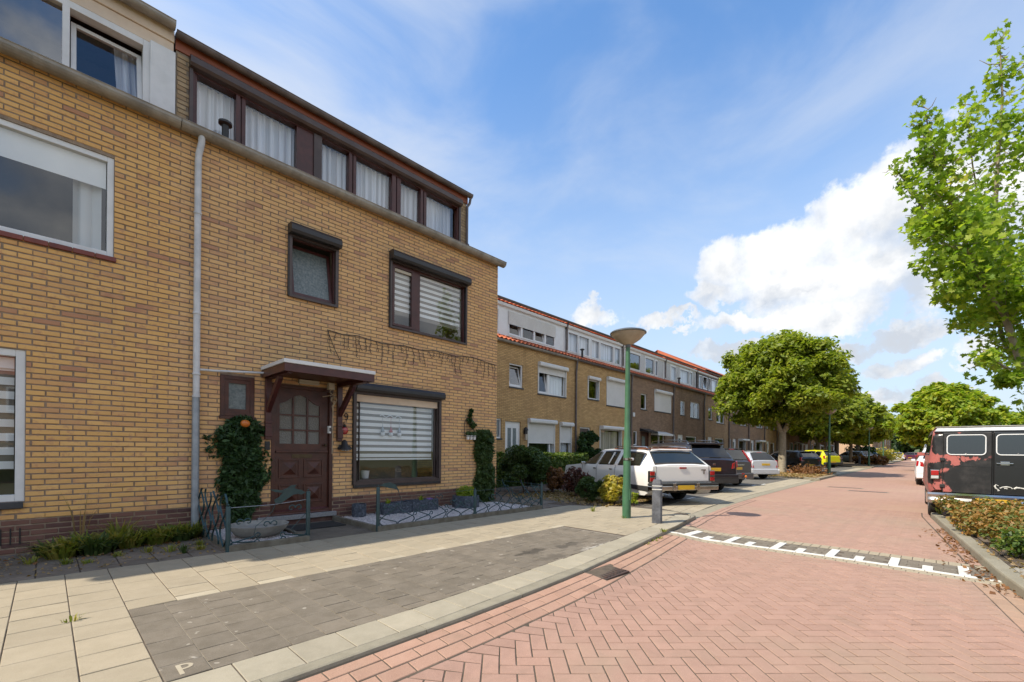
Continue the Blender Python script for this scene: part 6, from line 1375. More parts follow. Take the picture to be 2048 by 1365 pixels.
# ------------------------------------------------------------------ trees and shrubs
def limb(mb, p, d, L, r, depth, tips, g, spread=.5, n=5, shrink_=.72, upb=.15):
    pts = [Vector(p)]; rr = [r]; d = Vector(d).normalized()
    for i in range(n):
        d = (d+Vector((g.normal(), g.normal(), g.normal()+upb))*.11).normalized(); pts.append(pts[-1]+d*L/n); rr.append(r*(1-(i+1)/n*.45))
    mb.tube(pts, rr, 6 if r < .05 else 9); tips.append((pts[-1], d))
    if depth <= 0: return
    for k in range(2+(g.random() > .4)):
        a = g.random()*6.283; side = Vector((math.cos(a), math.sin(a), .35*g.random()+upb)); i = int(g.integers(n//2, n+1)); nd = (d*(1-spread)+side*spread).normalized()
        limb(mb, pts[i], nd, L*shrink_*(.8+.4*g.random()), rr[i]*.68, depth-1, tips, g, spread, n, shrink_, upb)
def street_tree(x, y, lab, H=8.2, fork=2.3, rad=4.3, mat='leaf_street', n=60000, size=.15, seed=1, r=.19, flat=.72, bark='bark_pale', base=.18, grp='trees along the parking bays', skew=(0, 0), z0=PZ, lift=None):
    g = np.random.default_rng(seed); o = thing('street_tree', lab, 'tree', (x, y, z0), group=grp); m = MB(); tips = []
    m.tube([(x, y, z0-.1), (x, y, z0+.15), (x+.03, y, z0+fork*.6), (x, y, z0+fork)], [r*1.5, r*1.12, r, r*.95], 12)
    for k in range(5):
        a = k*1.257+g.random()*.5; limb(m, (x, y, z0+fork-.1), (math.cos(a)*.75, math.sin(a)*.75, 1.0), rad*.62, r*.6, 2, tips, g, .55)
    m.build('trunk', bark, o, smooth=True)
    cz = z0+(lift if lift is not None else fork*.95)+ (H-fork)*.5; hh = (H-fork*.95)*.5; cs, rs = [], []
    K = 300
    while len(cs) < K:
        d = g.normal(size=3); d /= np.linalg.norm(d); t = g.random()**.33
        w = 1+.16*math.sin(3*math.atan2(d[1], d[0])+seed)+.1*g.normal(); px_, py_, pz_ = d[0]*rad*t*w, d[1]*rad*t*w, d[2]*hh*t
        if d[2] < -.15 and t > .5: pz_ *= .8
        rd = math.hypot(px_, py_)/rad
        pz_ += base*rd*rd*-1.2+base*.3                       # the outer boughs droop
        cs.append((x+px_+skew[0]*pz_, y+py_+skew[1]*pz_, cz+pz_)); rs.append(rad*(.10+.09*g.random()))
    P, O = clumps(cs, rs, n//K, .72, seed); P = P+g.normal(size=P.shape)*rad*.03; O = O*.8+np.array([0, 0, .3]); keep = P[:, 2] > z0+fork*.72; P, O = P[keep], O[keep]
    # loose sprigs standing out of the outline
    q = g.normal(size=(420, 3)); q /= np.linalg.norm(q, axis=1)[:, None]; q[:, 2] = np.abs(q[:, 2])*1.0-.25; st = g.uniform(.92, 1.06, 420)
    base_ = np.stack([x+q[:, 0]*rad*st, y+q[:, 1]*rad*st, cz+q[:, 2]*hh*st-.10*rad*0], 1); L_ = g.uniform(.15, .5, 420)*rad*.2; per_ = 14
    tq = g.random((420, per_)); P2 = base_[:, None, :]+q[:, None, :]*(tq*L_[:, None])[..., None]+g.normal(size=(420, per_, 3))*size*.35; P2 = P2.reshape(-1, 3)
    P = np.concatenate([P, P2]); O = np.concatenate([O, np.repeat(q, per_, 0)])
    V, F = leafcloud(P, size, up=.5, out=O, asp=1.9, droop=.35, seed=seed); link('crown', npmesh('crown', V, F, mat), o); return o
street_tree(30.6, 6.75, 'large round green street tree in front of the black car, nearest of its row', 8.15, 2.45, 3.45, n=90000, size=.125, seed=3, r=.20)
street_tree(53, 8.6, 'second street tree of the row, its trunk behind the yellow car', 7.6, 2.3, 3.6, n=34000, size=.24, seed=5, bark='bark')
street_tree(60, 8.0, 'third street tree of the row beside the pale blue car', 7.8, 2.4, 3.9, n=36000, size=.26, seed=6, bark='bark')
street_tree(73, 8.2, 'fourth street tree of the row behind the far lamp post', 8.0, 2.4, 4.0, n=30000, size=.30, seed=7, bark='bark')
street_tree(88, 9.0, 'fifth and last tree of the row with yellowish crown top', 9.0, 2.4, 4.2, n=26000, size=.34, seed=8, bark='bark')
street_tree(44.5, -.35, 'bright yellow-green tree behind the van roof on the right side of the street', 6.7, 1.5, 2.45, 'leaf_lime', 40000, .17, 11, .16, grp='yellow-green trees on the right', base=.0, lift=1.0)
street_tree(50.5, -4.3, 'smaller yellow-green tree to the right of the bright one', 4.9, 1.4, 2.4, 'leaf_lime', 20000, .22, 12, .12, grp='yellow-green trees on the right', lift=.9)
street_tree(62, -7.0, 'olive tree behind the two yellow-green ones', 5.2, 1.6, 2.8, 'leaf_street', 12000, .28, 13, .12, grp='trees behind the right verge')
fl9 = ['left of the road gap', 'in the road gap', 'just right of the road gap', 'farthest back in the middle', 'behind the last row house', 'low, behind the white car', 'far left beside the last house', 'behind the olive tree', 'behind the tall clipped hedge']
for i, (x, y, h) in enumerate([(150, -3, 9), (165, 3, 10), (160, -9, 9), (185, 0, 12), (175, 8, 11), (140, -12, 8), (205, 5, 13), (110, -14, 8), (120, -22, 8.5)]):
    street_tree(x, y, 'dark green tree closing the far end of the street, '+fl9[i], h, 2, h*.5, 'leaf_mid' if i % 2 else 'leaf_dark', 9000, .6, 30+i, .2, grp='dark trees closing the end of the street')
# far tree line as one mass
g = np.random.default_rng(77); C = []; r_ = []
for k in range(260):
    t = g.random(); xx = 150+t*150; yy_ = -150+g.random()*330; C.append((xx, yy_, g.random()*7)); r_.append(3+2*g.random())
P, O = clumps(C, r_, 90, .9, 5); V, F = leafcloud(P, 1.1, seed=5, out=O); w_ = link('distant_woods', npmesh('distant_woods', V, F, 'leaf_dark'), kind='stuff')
def hedge(lab, x0, x1, y0, y1, z0, z1, mat, n, size, seed, grp=None, name='hedge'):
    g = np.random.default_rng(seed); o = thing(name, lab, 'hedge', ((x0+x1)/2, (y0+y1)/2, z0), group=grp)
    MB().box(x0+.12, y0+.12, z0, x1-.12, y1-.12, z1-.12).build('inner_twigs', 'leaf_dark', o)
    f = g.random(n); u = g.random((n, 3)); x = x0+(x1-x0)*u[:, 0]; y = y0+(y1-y0)*u[:, 1]; z = z0+(z1-z0)*u[:, 2]; O = np.zeros((n, 3))
    top = f < .45; fr = (f >= .45) & (f < .85); z[top] = z1+.02*g.normal(size=top.sum())+.05*np.sin(x[top]*5); O[top] = (0, 0, 1); y[fr] = y0+.04*g.normal(size=fr.sum()); O[fr] = (0, -1, .2); sd = f >= .85; x[sd] = x0+.04*g.normal(size=sd.sum()); O[sd] = (-1, 0, 0)
    V, F = leafcloud(np.c_[x, y, z], size, out=O, up=.2, seed=seed); link('foliage', npmesh('foliage', V, F, mat), o); return o
hedge('clipped privet hedge with sunlit yellow-green top before the first row house', 9.6, 15.4, 10.4, 11.1, 0, 1.14, 'leaf_hedge', 16000, .055, 41)
hedge('tall clipped green hedge rising behind the van on the right', 33, 52, -9.2, -4.3, 0, 3.35, 'leaf_mid', 26000, .16, 42)
hedge('low hedge across the street, mirrored in the living room window', -8, 12, -10.6, -9.6, 0, 1.3, 'leaf_orange', 8000, .07, 43)
hedge('far green hedge beside the pale blue car', 55, 78, 10.2, 10.9, 0, 1.0, 'leaf_hedge', 6000, .12, 44)
def bush(lab, x, y, r, h, mat, n, size, seed, z=PZ, grp=None, stems=6, up=.4, squash=.9, sparse=0):
    g = np.random.default_rng(seed); o = thing('bush', lab, 'bush', (x, y, z), group=grp); cs, rs = [], []; m = MB()
    for k in range(26):
        a = g.random()*6.283; t = g.random()**.5; q = g.random(); zz = z+h*(.22+.62*q); w = math.sqrt(max(.1, 1-(q-.4)**2*1.6)); cs.append((x+r*.8*t*w*math.cos(a), y+r*.8*t*w*math.sin(a), zz)); rs.append(r*(.22+.16*g.random()))
    for k in range(stems): a = g.random()*6.283; m.tube([(x+.05*math.cos(a), y+.05*math.sin(a), z-.02), (x+r*.3*math.cos(a), y+r*.3*math.sin(a), z+h*.4), (x+r*.65*math.cos(a), y+r*.65*math.sin(a), z+h*.85)], [.014, .010, .004], 5)
    m.build('stem', 'twig', o); P, O = clumps(cs, rs, n//26, squash, seed); P = P[P[:, 2] > z+.01]; V, F = leafcloud(P, size, up=up, seed=seed); link('foliage', npmesh('foliage', V, F, mat), o); return o
bush('big loose green bush beyond the corner of the house', 9.45, 8.45, .85, 1.38, 'leaf_mid', 16000, .042, 51)
bush('green bush filling the gap behind the big one beside the house corner', 8.6, 9.3, .6, 1.15, 'leaf_mid', 9000, .045, 52)
bush('rusty brown withered bush beside the nose of the white estate car', 9.95, 7.85, .40, .80, 'leaf_rust', 6000, .035, 53)
bush('dark purple-brown shrub before the front wheel of the white estate car', 9.55, 6.75, .42, .80, 'leaf_purple', 2600, .042, 54, stems=9)
bush('low green bush left of the lamp post', 8.95, 5.95, .38, .62, 'leaf_mid', 5200, .036, 55)
bush('yellow-leaved bush right behind the lamp post', 8.85, 5.30, .36, .66, 'leaf_yellow', 3400, .05, 56)
bush('small bright green weedy bush at the bumper of the white estate car', 8.95, 4.85, .12, .32, 'leaf_lime', 500, .035, 57)
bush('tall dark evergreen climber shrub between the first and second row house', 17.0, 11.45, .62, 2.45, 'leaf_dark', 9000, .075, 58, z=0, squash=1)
bush('green plant in front of the second row house window', 19.3, 11.2, .6, 1.0, 'leaf_mid', 3000, .07, 59, z=0)
for i, (x, y, s, h, mt, lb_) in enumerate([(98, 6.8, 3.2, 1.7, 'leaf_yellow', 'yellowish round shrub far down the left side of the street'), (92, 9, 2.5, 2.6, 'leaf_dark', 'dark shrub behind the yellowish one far down the street'), (64, 5.6, 1.8, .8, 'leaf_rust', 'reddish low shrubs at the foot of the far trees'), (30, 5.4, 1.2, .35, 'leaf_rust', 'low reddish plants in the tree island near the first street tree')]):
    bush(lb_, x, y, s, h, mt, 1500, .22 if i < 3 else .07, 90+i)
g = np.random.default_rng(9); m = MB()
tw = thing('bare_shrub', 'bare reddish twigs sticking up on the tree island before the black car', 'bush', (30.2, 5.2, PZ))
for k in range(60): x = 27.5+g.random()*5; y = 4.7+g.random()*.8; m.tube([(x, y, PZ), (x+.1*g.normal(), y+.1*g.normal(), PZ+.25+.3*g.random())], .008, 4)
m.build('twigs', 'leaf_rust', tw)
# orange and green spiraea bed at the right edge
g = np.random.default_rng(15); sb = thing('shrub_bed', 'low spiraea shrubs turning orange behind the right kerb, before the van', 'shrubs', (9.6, -1.6, PZ)); cs, rs = [], []
n_ = 0
while n_ < 150:
    x = 7.55+g.random()*4.3; y = -.55+.095*(x-7)-g.random()*3.2
    if x < 7.9 and y < -2.6: continue
    cs.append((x, y, PZ+.12+.18*g.random()*min(1, (x-7.2)))); rs.append(.17+.08*g.random()); n_ += 1
P, O = clumps(cs, rs, 330, .8, 15); P = P[P[:, 2] > PZ]; lo = (P[:, 0] < 8.25+.25*np.sin(P[:, 1]*4)); 
V, F = leafcloud(P[~lo], .036, up=.6, seed=1); link('orange_foliage', npmesh('orange_foliage', V, F, 'leaf_orange'), sb); V, F = leafcloud(P[lo], .036, up=.6, seed=2); link('green_foliage', npmesh('green_foliage', V, F, 'leaf_hedge'), sb)
# the big maple at the right edge
g = np.random.default_rng(23); mp = thing('maple_tree', 'tall maple reaching into the picture at the right edge, first leaves turning orange', 'tree', (14.9, -2.45, PZ)); m = MB()
def mpx(l, d): return [at(x, y, d+dd) for x, y, dd in l]
foot = Vector((14.9, -2.45, PZ-.1)); fk = at(2135, 880, 9.1)
m.tube([foot, foot+Vector((0, 0, .8)), fk], [.24, .19, .16], 12)
L1 = [fk]+mpx([(2085, 800, 0), (2048, 745, 0), (2012, 640, .1), (1998, 560, .2), (1988, 470, .2), (1995, 330, .2), (2005, 200, .1), (2000, 95, 0)], 9.1); m.tube(L1, [.10, .08, .065, .055, .048, .040, .032, .02, .008], 10)
L2 = [L1[3]]+mpx([(1962, 560, -.4), (1925, 470, -.7), (1890, 380, -.8), (1862, 290, -.9), (1850, 222, -.9)], 9.1); m.tube(L2, [.04, .035, .03, .022, .015, .007], 8)
L3 = [L2[1]]+mpx([(1880, 480, .1), (1835, 400, .3), (1790, 335, .4)], 9.1); m.tube(L3, [.035, .03, .02, .008], 7)
L4 = [L1[1]]+mpx([(2010, 690, .8), (1990, 620, 1.0), (1975, 500, 1.0), (1945, 330, .9), (1935, 220, .8)], 9.1); m.tube(L4, [.045, .038, .03, .024, .014, .007], 8)
L5 = [fk]+mpx([(2150, 700, -.3), (2110, 500, -.4), (2090, 300, -.4), (2070, 120, -.3)], 9.1); m.tube(L5, [.12, .1, .07, .04, .012], 9)
L6 = [L1[2]]+mpx([(2010, 735, -.5), (1980, 715, -.6), (1965, 700, -.7)], 9.1); m.tube(L6, [.03, .022, .015, .008], 6)
L7 = [fk]+mpx([(2250, 640, .4), (2330, 420, .6), (2350, 250, .6)], 9.1); m.tube(L7, [.11, .09, .05, .015], 8)
lobes = []
def along(Lp, t0, t1, w0, w1, k, per):
    for i in range(k):
        t = t0+(t1-t0)*i/max(1, k-1); s = t*(len(Lp)-1); a = int(min(s, len(Lp)-2)); p = Lp[a]+(Lp[a+1]-Lp[a])*(s-a); w = w0+(w1-w0)*i/max(1, k-1); w2 = w*(.7+.6*g.random()); lobes.append((p+Vector((g.normal(), g.normal(), g.normal()))*w*.45, w2, max(6, int(per*(w2/w0)**1.6))))
        for _ in range(2):
            d = Vector((g.normal(), g.normal(), .5*g.normal()))*w*.7; q = p+d; m.tube([p, p+d*.6+Vector((0, 0, -.05)), q], [.010, .007, .003], 4)
along(L1, .36, 1.02, .66, .19, 34, 115); along(L2, .2, 1.02, .56, .15, 32, 96); along(L3, .1, 1.02, .38, .13, 24, 50); along(L4, .15, 1.02, .58, .17, 34, 100); along(L5, .1, 1, .8, .35, 14, 150); along(L6, .3, 1, .22, .16, 4, 50); along(L7, .3, 1, 1.0, .5, 10, 120)
for x, y, w, dd in ((1905, 590, .38, -.3), (1935, 640, .36, .0), (1870, 520, .38, -.4), (1850, 460, .35, -.2), (2015, 760, .2, -.4), (1975, 560, .5, .5), (1960, 430, .45, 0), (1925, 520, .5, .3), (2040, 600, .5, .4), (2045, 450, .6, .3), (2040, 300, .5, .2)): lobes.append((at(x, y, 9.1+dd), w, 150))
m.build('trunk', 'bark_pale', mp, smooth=True)
mp3 = []
half = [(0, -.5), (.10, -.28), (.30, -.36), (.27, -.18), (.50, -.12), (.34, .04), (.42, .22), (.20, .18), (.14, .30), (.0, .55)]
leafpoly = [(a, b, .10*abs(a)) for a, b in half]+[(-a, b, .10*abs(a)) for a, b in half[-2:0:-1]]
leafpoly = [(a, b, abs(a)*.25-.12*b*b) for a, b, c in leafpoly]
pts = []; 
for p, w, per in lobes:
    for _ in range(per):
        d = g.normal(size=3); d /= np.linalg.norm(d); t = g.random()**.42; q = np.array(p)+d*t*w*np.array([1, 1, .85]); pts.append(q)
pts = np.array(pts); N = len(pts); nrm = g.normal(size=(N, 3))*.55; nrm[:, 2] += .55; nrm += -.25*np.array(fwv)[None]; nrm /= np.linalg.norm(nrm, axis=1)[:, None]
tt = g.normal(size=(N, 3)); tt[:, 2] -= 1.0; tt -= nrm*(tt*nrm).sum(1)[:, None]; tt /= np.linalg.norm(tt, axis=1)[:, None]; bb = np.cross(nrm, tt); ss_ = (.085+.075*g.random(N))
LP = np.array(leafpoly); order = sorted(range(N), key=lambda i: -((ss_[i]/max(.5, inview(pts[i], 0)[1])) if inview(pts[i], -5)[0] else -1))
big = set(order[:300]); me3 = []
for k in range(3):
    mm = MB(); c0 = [(a*(1+.1*k), b, z*(1+.5*k)) for a, b, z in leafpoly]; mm.add(c0+[(0, 0, .0)], [(i, (i+1) % len(c0), len(c0)) for i in range(len(c0))]); me3.append(mm.mesh('leaf', 'leaf_maple', fix=False))
small = []; crown = bpy.data.objects.new('crown', None)
rest = [i for i in range(N) if i not in big]; R_ = np.array(rest)
VV = pts[R_][:, None, :]+(bb[R_][:, None, :]*LP[None, :, 0:1]+tt[R_][:, None, :]*LP[None, :, 1:2]+nrm[R_][:, None, :]*LP[None, :, 2:3])*ss_[R_][:, None, None]
k_ = len(LP); ctr_ = pts[R_][:, None, :]; VV = np.concatenate([VV, ctr_], 1).reshape(-1, 3); tri = np.array([(i, (i+1) % k_, k_) for i in range(k_)]); FF = (np.arange(len(R_))*(k_+1))[:, None, None]+tri[None]
cr_o = link('crown', npmesh('crown', VV, FF.reshape(-1, 3), 'leaf_maple'), mp, kind='stuff')
for n_i, i in enumerate(big):
    o = link('leaf', me3[n_i % 3], mp, loc=Vector(pts[i])-offset_of(mp)); o.rotation_euler = Matrix((Vector(bb[i]), Vector(tt[i]), Vector(nrm[i]))).transposed().to_euler(); o.scale = (ss_[i],)*3
# ------------------------------------------------------------------ vehicles (local frame: x forward from the rear bumper, y to the left, z up)
def pl(tab): xs = [a for a, b in tab]; ys = [b for a, b in tab]; return lambda u: float(np.interp(u, xs, ys))
def vehicle(name, label, cat, loc, deg, P, paint, sc=1.0, group='cars parked nose-in beside the road', detail=2):
    o = thing(name, label, cat, loc, R(deg), group, local=True, sc=sc)
    L, W = P['L'], P['W']; hw = W/2; belt = pl(P['belt']); top = pl(P['top']); wt = pl(P['wt']); ws = pl(P['ws']) if 'ws' in P else (lambda u: hw)
    sill = P.get('sill', .22); axles = P['axles']; RA = P.get('arch', .37); zc = P.get('wr', .31)
    us = set([a for a, b in P['belt']+P['top']+P['wt']+P.get('ws', [])]+[.0, .03, .08, .16, L-.16, L-.08, L-.03, L])
    for ax in axles:
        for k in range(13): us.add(ax-RA*math.cos(math.pi*k/12))
    for k in range(1, 24): us.add(L*k/24)
    us = sorted(u for u in us if 0 <= u <= L); uu = [us[0]]
    for u in us[1:]:
        if u-uu[-1] > .012: uu.append(u)
    us = uu
    def endw(u): e = min(u, L-u); return 1-.10*max(0, 1-e/.16)**2
    def sec(u):
        w = ws(u)*endw(u); zb = sill
        for ax in axles:
            if abs(u-ax) < RA: zb = max(zb, zc+math.sqrt(max(0, RA**2-(u-ax)**2)))
        e = min(u, L-u); zb = max(zb, sill+.14*max(0, 1-e/.25)); be = belt(u); tp = top(u); t_ = min(wt(u), w*.97); zm = max(.55*be, zb+.02); zm2 = max(.80*be, zm+.01)
        hi = tp-be > .12; return [(0, zb if zb < sill+.2 else zb, w*.55), (0, zb, w*.965), (0, zm, w), (0, zm2, w*.995), (0, be, w*.965), (0, be+(tp-be)*(.86 if hi else .5), t_+(w*.965-t_)*(.10 if hi else .35)), (0, tp-.012, t_*.93), (0, tp+.012, t_*.5), (0, tp+.016, 0)]
    m = MB(); vs = []; S_ = [sec(u) for u in us]; K = 17
    for u, s in zip(us, S_): vs += [(u, p[2], p[1]) for p in s]+[(u, -p[2], p[1]) for p in s[-2::-1]]
    fs = [(i*K+j, (i+1)*K+j, (i+1)*K+j+1, i*K+j+1) for i in range(len(us)-1) for j in range(K-1)]
    def glazed(i, j):
        um = (us[i]+us[i+1])/2
        if j in (4, 11): return any(a < um < b for a, b, _, _ in P['sidewin'])
        if 6 <= j <= 9: return any(min(q[0], q[1]) < um < max(q[0], q[1]) for q in (P['rear'], P['wind']))
        return False
    kk = [1 if glazed(i, j) else 0 for i in range(len(us)-1) for j in range(K-1)]
    m.add(vs, fs); m.k[-len(fs):] = kk; n = len(us)
    for i in (0, n-1): m.add([vs[i*K+j] for j in range(K)], [tuple(range(K))])
    # wheel arch lips close the shell under the body
    m.add([v for i in range(n) for v in (vs[i*K], vs[i*K+K-1])], [(2*i, 2*i+1, 2*i+3, 2*i+2) for i in range(n-1)]) if False else None
    body = m.build('body', [paint, 'interior_dark'], o, smooth=True)
    MB().box(.5, -hw*.62, .27, L-.15, hw*.72, .62).build('underbody', 'interior_dark', o)
    for ax in axles:
        MB().box(ax-RA, -hw*.93, .28, ax+RA, hw*.93, zc+RA*.85).build('wheel_well', 'interior_dark', o)
    def side(u, f, sg, off=.006):                 # point on the greenhouse side, f from belt to roof
        w = ws(u)*endw(u)*.965; be, tp = belt(u), top(u); t_ = min(wt(u), w/.965*.97); hi = be+(tp-be)*.86; ye = t_+(w-t_)*.10
        return (u, sg*(w+(ye-w)*f+off), be+(hi-be)*f)
    gm = P.get('glass', 'car_glass_dark')
    for (a, b, fa, fb) in P['sidewin']:           # a..b along the belt, fa/fb = shift of the upper corners
        for sg in (1, -1):
            nn = 6; bot = [side(a+(b-a)*i/nn, .07, sg) for i in range(nn+1)]; tp_ = [side((a+fa)+((b+fb)-(a+fa))*i/nn, .90, sg) for i in range(nn+1)]
            mm = MB().add(bot+tp_, [(i, i+1, nn+2+i, nn+1+i) for i in range(nn)]); mm.build('side_window', gm, o, fix=False)
            rimp = bot+tp_[::-1]; MB().tube([(p[0], p[1]+sg*.001, p[2]) for p in rimp+[rimp[0]]], .008, 4).build('window_seal', 'chrome' if P.get('chrome') else 'black_plastic', o) if detail > 1 else None
    def slope(u0, u1, f0, f1, nm, off=.008):
        vs = []
        for k in range(5):
            u = u0+(u1-u0)*(f0+(f1-f0)*k/4); z = top(u)+off; w0 = min(wt(u), ws(u)*.97)*.90
            for j in (-1, -.5, 0, .5, 1): vs.append((u+(-off if u1 > u0 else off), w0*j, z+.014*(1-abs(j))))
        MB().add(vs, [(5*k+j, 5*k+j+1, 5*k+j+6, 5*k+j+5) for k in range(4) for j in range(4)]).build(nm, gm if nm != 'rear_window' else P.get('rglass', gm), o, smooth=True, fix=False)
    slope(*P['rear'], 'rear_window'); slope(*P['wind'], 'windscreen')
    wr_, ww = P.get('wr', .31), .19
    for ax in axles:
        for sg in (1, -1):
            y = sg*(hw*.965-ww/2); w_ = MB(); w_.lathe([(wr_*.62, -ww/2+.01), (wr_*.92, -ww/2), (wr_, -ww/2+.03), (wr_, ww/2-.03), (wr_*.92, ww/2), (wr_*.62, ww/2-.01)], (ax, y, wr_), 24, axis='y', cap=True)
            wo = w_.build('wheel', 'rubber', o, smooth=True); rm = MB(); yo = y+sg*(ww/2-.012)
            rm.lathe([(wr_*.64, 0), (wr_*.60, -.012*sg), (.02, .004*sg)], (ax, yo, wr_), 20, axis='y')
            for k in range(P.get('spokes', 5)):
                a = 6.283*k/P.get('spokes', 5); c, s = math.cos(a), math.sin(a)
                rm.prism([(ax+c*.05-s*.025, yo, wr_+s*.05+c*.025), (ax+c*.05+s*.025, yo, wr_+s*.05-c*.025), (ax+c*wr_*.6+s*.02, yo, wr_+s*wr_*.6-c*.02), (ax+c*wr_*.6-s*.02, yo, wr_+s*wr_*.6+c*.02)], (0, sg*.012, 0))
            rm.build('rim', P.get('rim', 'rim_metal'), wo, smooth=False)
    rb = P.get('rb', .0)
    px = P.get('plate', (0, .8)); pz_ = px[1]; rear_x = -.006+P.get('platex', 0)
    pt_ = MB().box(rear_x-.012, px[0]-.25, pz_-.055, rear_x, px[0]+.25, pz_+.055).build('licence_plate', 'plate_yellow', o, bevel=.004)
    zs_ = [top(.01*k) for k in range(70)]
    rx_ = lambda z: 0 if z <= zs_[0] else float(np.interp(z, zs_, [.01*k for k in range(70)]))
    for sg in (1, -1):
        for (pts, mt) in P['tail']:              # lamps as prisms hugging the rear corner, pts in (y, z)
            MB().prism([(rx_(z)+.10+.05*(y > .9), sg*y*hw*1.004, z) for y, z in pts], (-.125, 0, 0)).build('taillight', mt, o, bevel=.006)
        if P.get('tailside'):
            a = P['tailside']; MB().prism([(x, sg*ws(x)*endw(x)*a[1]+sg*.004, z) for x, z in a[0]], (0, sg*.012, 0)).build('taillight', 'red_lens', o, bevel=.004)
        MB().box(L-.10, sg*(hw*.55), .60, L-.0, sg*(hw*.86), .72).build('headlight', 'clear_lens', o, bevel=.01)
        if detail: MB().box(P['mirror']-.035, sg*(hw*.97), belt(P['mirror'])-.02, P['mirror']+.035, sg*(hw*.97+.15), belt(P['mirror'])+.075).build('mirror', paint if not P.get('chrome') else 'chrome', o, bevel=.02)
        if detail > 1:
            for hx in P.get('handles', ()): MB().box(hx-.09, sg*(hw*1.0-.002), belt(hx)*.86, hx+.06, sg*(hw+.018), belt(hx)*.86+.035).build('door_handle', P.get('hmat', paint), o, bevel=.005)
            for dx in P.get('seams', ()):
                pts = []
                for k in range(8):
                    z = .28+(belt(dx)-.28)*k/7; pts.append((dx, sg*(hw*(1.0 if z < belt(dx)*.85 else 1.0-.035*(z-belt(dx)*.85)/(belt(dx)*.15))+.0005), z))
                MB().tube(pts, .0045, 4).build('door_gap', 'ink', o)
    for b in P.get('boxes', ()):
        nm, mt, c = b[0], b[1], b[2:8]; MB().box(*c).build(nm, mt, o, bevel=b[8] if len(b) > 8 else .01)
    if P.get('rails'):
        a, b, yr, hr_ = P['rails']
        for sg in (1, -1): MB().tube([(a, sg*yr, top(a)-.0), (a+.12, sg*yr, top(a+.2)+hr_), ((a+b)/2, sg*yr, top((a+b)/2)+hr_+.012), (b-.15, sg*yr, top(b-.15)+hr_), (b, sg*yr, top(b))], .017, 7).build('roof_rail', 'chrome', o, smooth=True)
    return o, dict(belt=belt, top=top, wt=wt)
# the long white estate car
EST = dict(L=5.5, W=2.0, belt=[(0, 1.0), (.5, 1.0), (3.7, .96), (4.2, .93), (5.3, .86), (5.5, .72)], top=[(0, 1.02), (.06, 1.05), (.52, 1.40), (.75, 1.44), (2.0, 1.47), (3.0, 1.45), (3.15, 1.42), (3.95, 1.0), (5.3, .88), (5.5, .75)],
  wt=[(0, .86), (.06, .84), (.5, .70), (3.1, .68), (3.95, .82), (5.5, .85)], axles=[1.33, 4.35], arch=.38, wr=.33, sill=.24, sidewin=[(.44, 1.62, .08, 0), (1.78, 2.12, 0, -.03), (2.15, 2.82, 0, -.1), (2.92, 3.86, -.06, -.62)], glass='car_glass', rglass='car_glass',
  rear=(.06, .52, .10, .94), wind=(3.95, 3.13, .06, .96), plate=(0, .47), platex=-.15, tail=[], tailx=.0, mirror=3.7, handles=(1.95, 2.98), hmat='chrome', seams=(1.72, 2.86, 3.9), chrome=True, rails=(.55, 2.4, .62, .06), rim='rim_metal', spokes=12)
E_, f_ = vehicle('estate_car', 'long old white estate car with rusty roof rails behind the lamp post and bollard', 'car', (10.62, 4.45, 0), 60, EST, 'paint_white', .934)
MB().box(-.02, -.80, .62, .0, .80, 1.0).build('tailgate', 'paint_white', E_, bevel=.01)
MB().tube([(-.025, -.80, .60), (-.025, .80, .60)], .006, 4).tube([(-.022, -.80, .62), (-.022, -.80, 1.02)], .005, 4).tube([(-.022, .80, .62), (-.022, .80, 1.02)], .005, 4).build('tailgate_gap', 'ink', E_)
for sg in (1, -1):
    MB().box(-.03, sg*.83, .60, .06, sg*.985, .895).build('lamp_surround', 'chrome', E_, bevel=.012)
    MB().box(-.045, sg*.845, .625, .03, sg*.97, .725).build('taillight', 'red_lens', E_, bevel=.008); MB().box(-.045, sg*.845, .775, .03, sg*.97, .875).build('taillight', 'red_lens', E_, bevel=.008)
    MB().box(-.048, sg*.835, .735, .0, sg*.98, .765).build('lamp_bar', 'black_plastic', E_)
MB().box(-.16, -1.0, .40, .05, 1.0, .515).build('bumper', 'chrome', E_, bevel=.02); MB().box(-.165, -1.005, .515, .04, 1.005, .575).build('bumper_rubber', 'rubber', E_, bevel=.015)
for y in (-.35, .35): MB().box(-.185, y-.045, .39, -.15, y+.045, .585).build('overrider', 'chrome', E_, bevel=.01)
for sg in (1, -1): MB().box(.02, sg*.955, .38, .85, sg*1.004, .50).build('lower_trim', 'rubber', E_, bevel=.01)
MB().box(-.04, -.10, .945, -.018, .10, .985).build('red_badge', 'red_lens', E_); MB().box(-.035, -.70, .90, -.015, -.56, .925).box(-.033, -.66, .80, -.016, -.63, .90).build('handle', 'chrome', E_)
MB().box(.60, .30, 1.452, 2.3, .66, 1.475).box(.60, -.66, 1.452, 2.3, -.30, 1.475).build('roof_rust', 'rust_roof', E_); MB().tube([(.45, -.62, 1.43), (.45, .62, 1.43)], .02, 6).build('rear_roof_lip', 'paint_white', E_)
MB().tube([(-.05, .62, .28), (.8, .62, .30)], .03, 8).build('exhaust_pipe', 'zinc_pipe', E_, smooth=True); MB().box(1.1, -.7, .5, 3.4, .7, .85).box(1.8, .1, .85, 2.0, .65, 1.15).box(1.8, -.65, .85, 2.0, -.1, 1.15).box(2.9, .1, .8, 3.05, .65, 1.2).box(2.9, -.65, .8, 3.05, -.1, 1.2).build('seats', 'interior_dark', E_, bevel=.04)
MB().box(5.42, -.98, .42, 5.62, .98, .58).build('front_bumper', 'chrome', E_, bevel=.03)
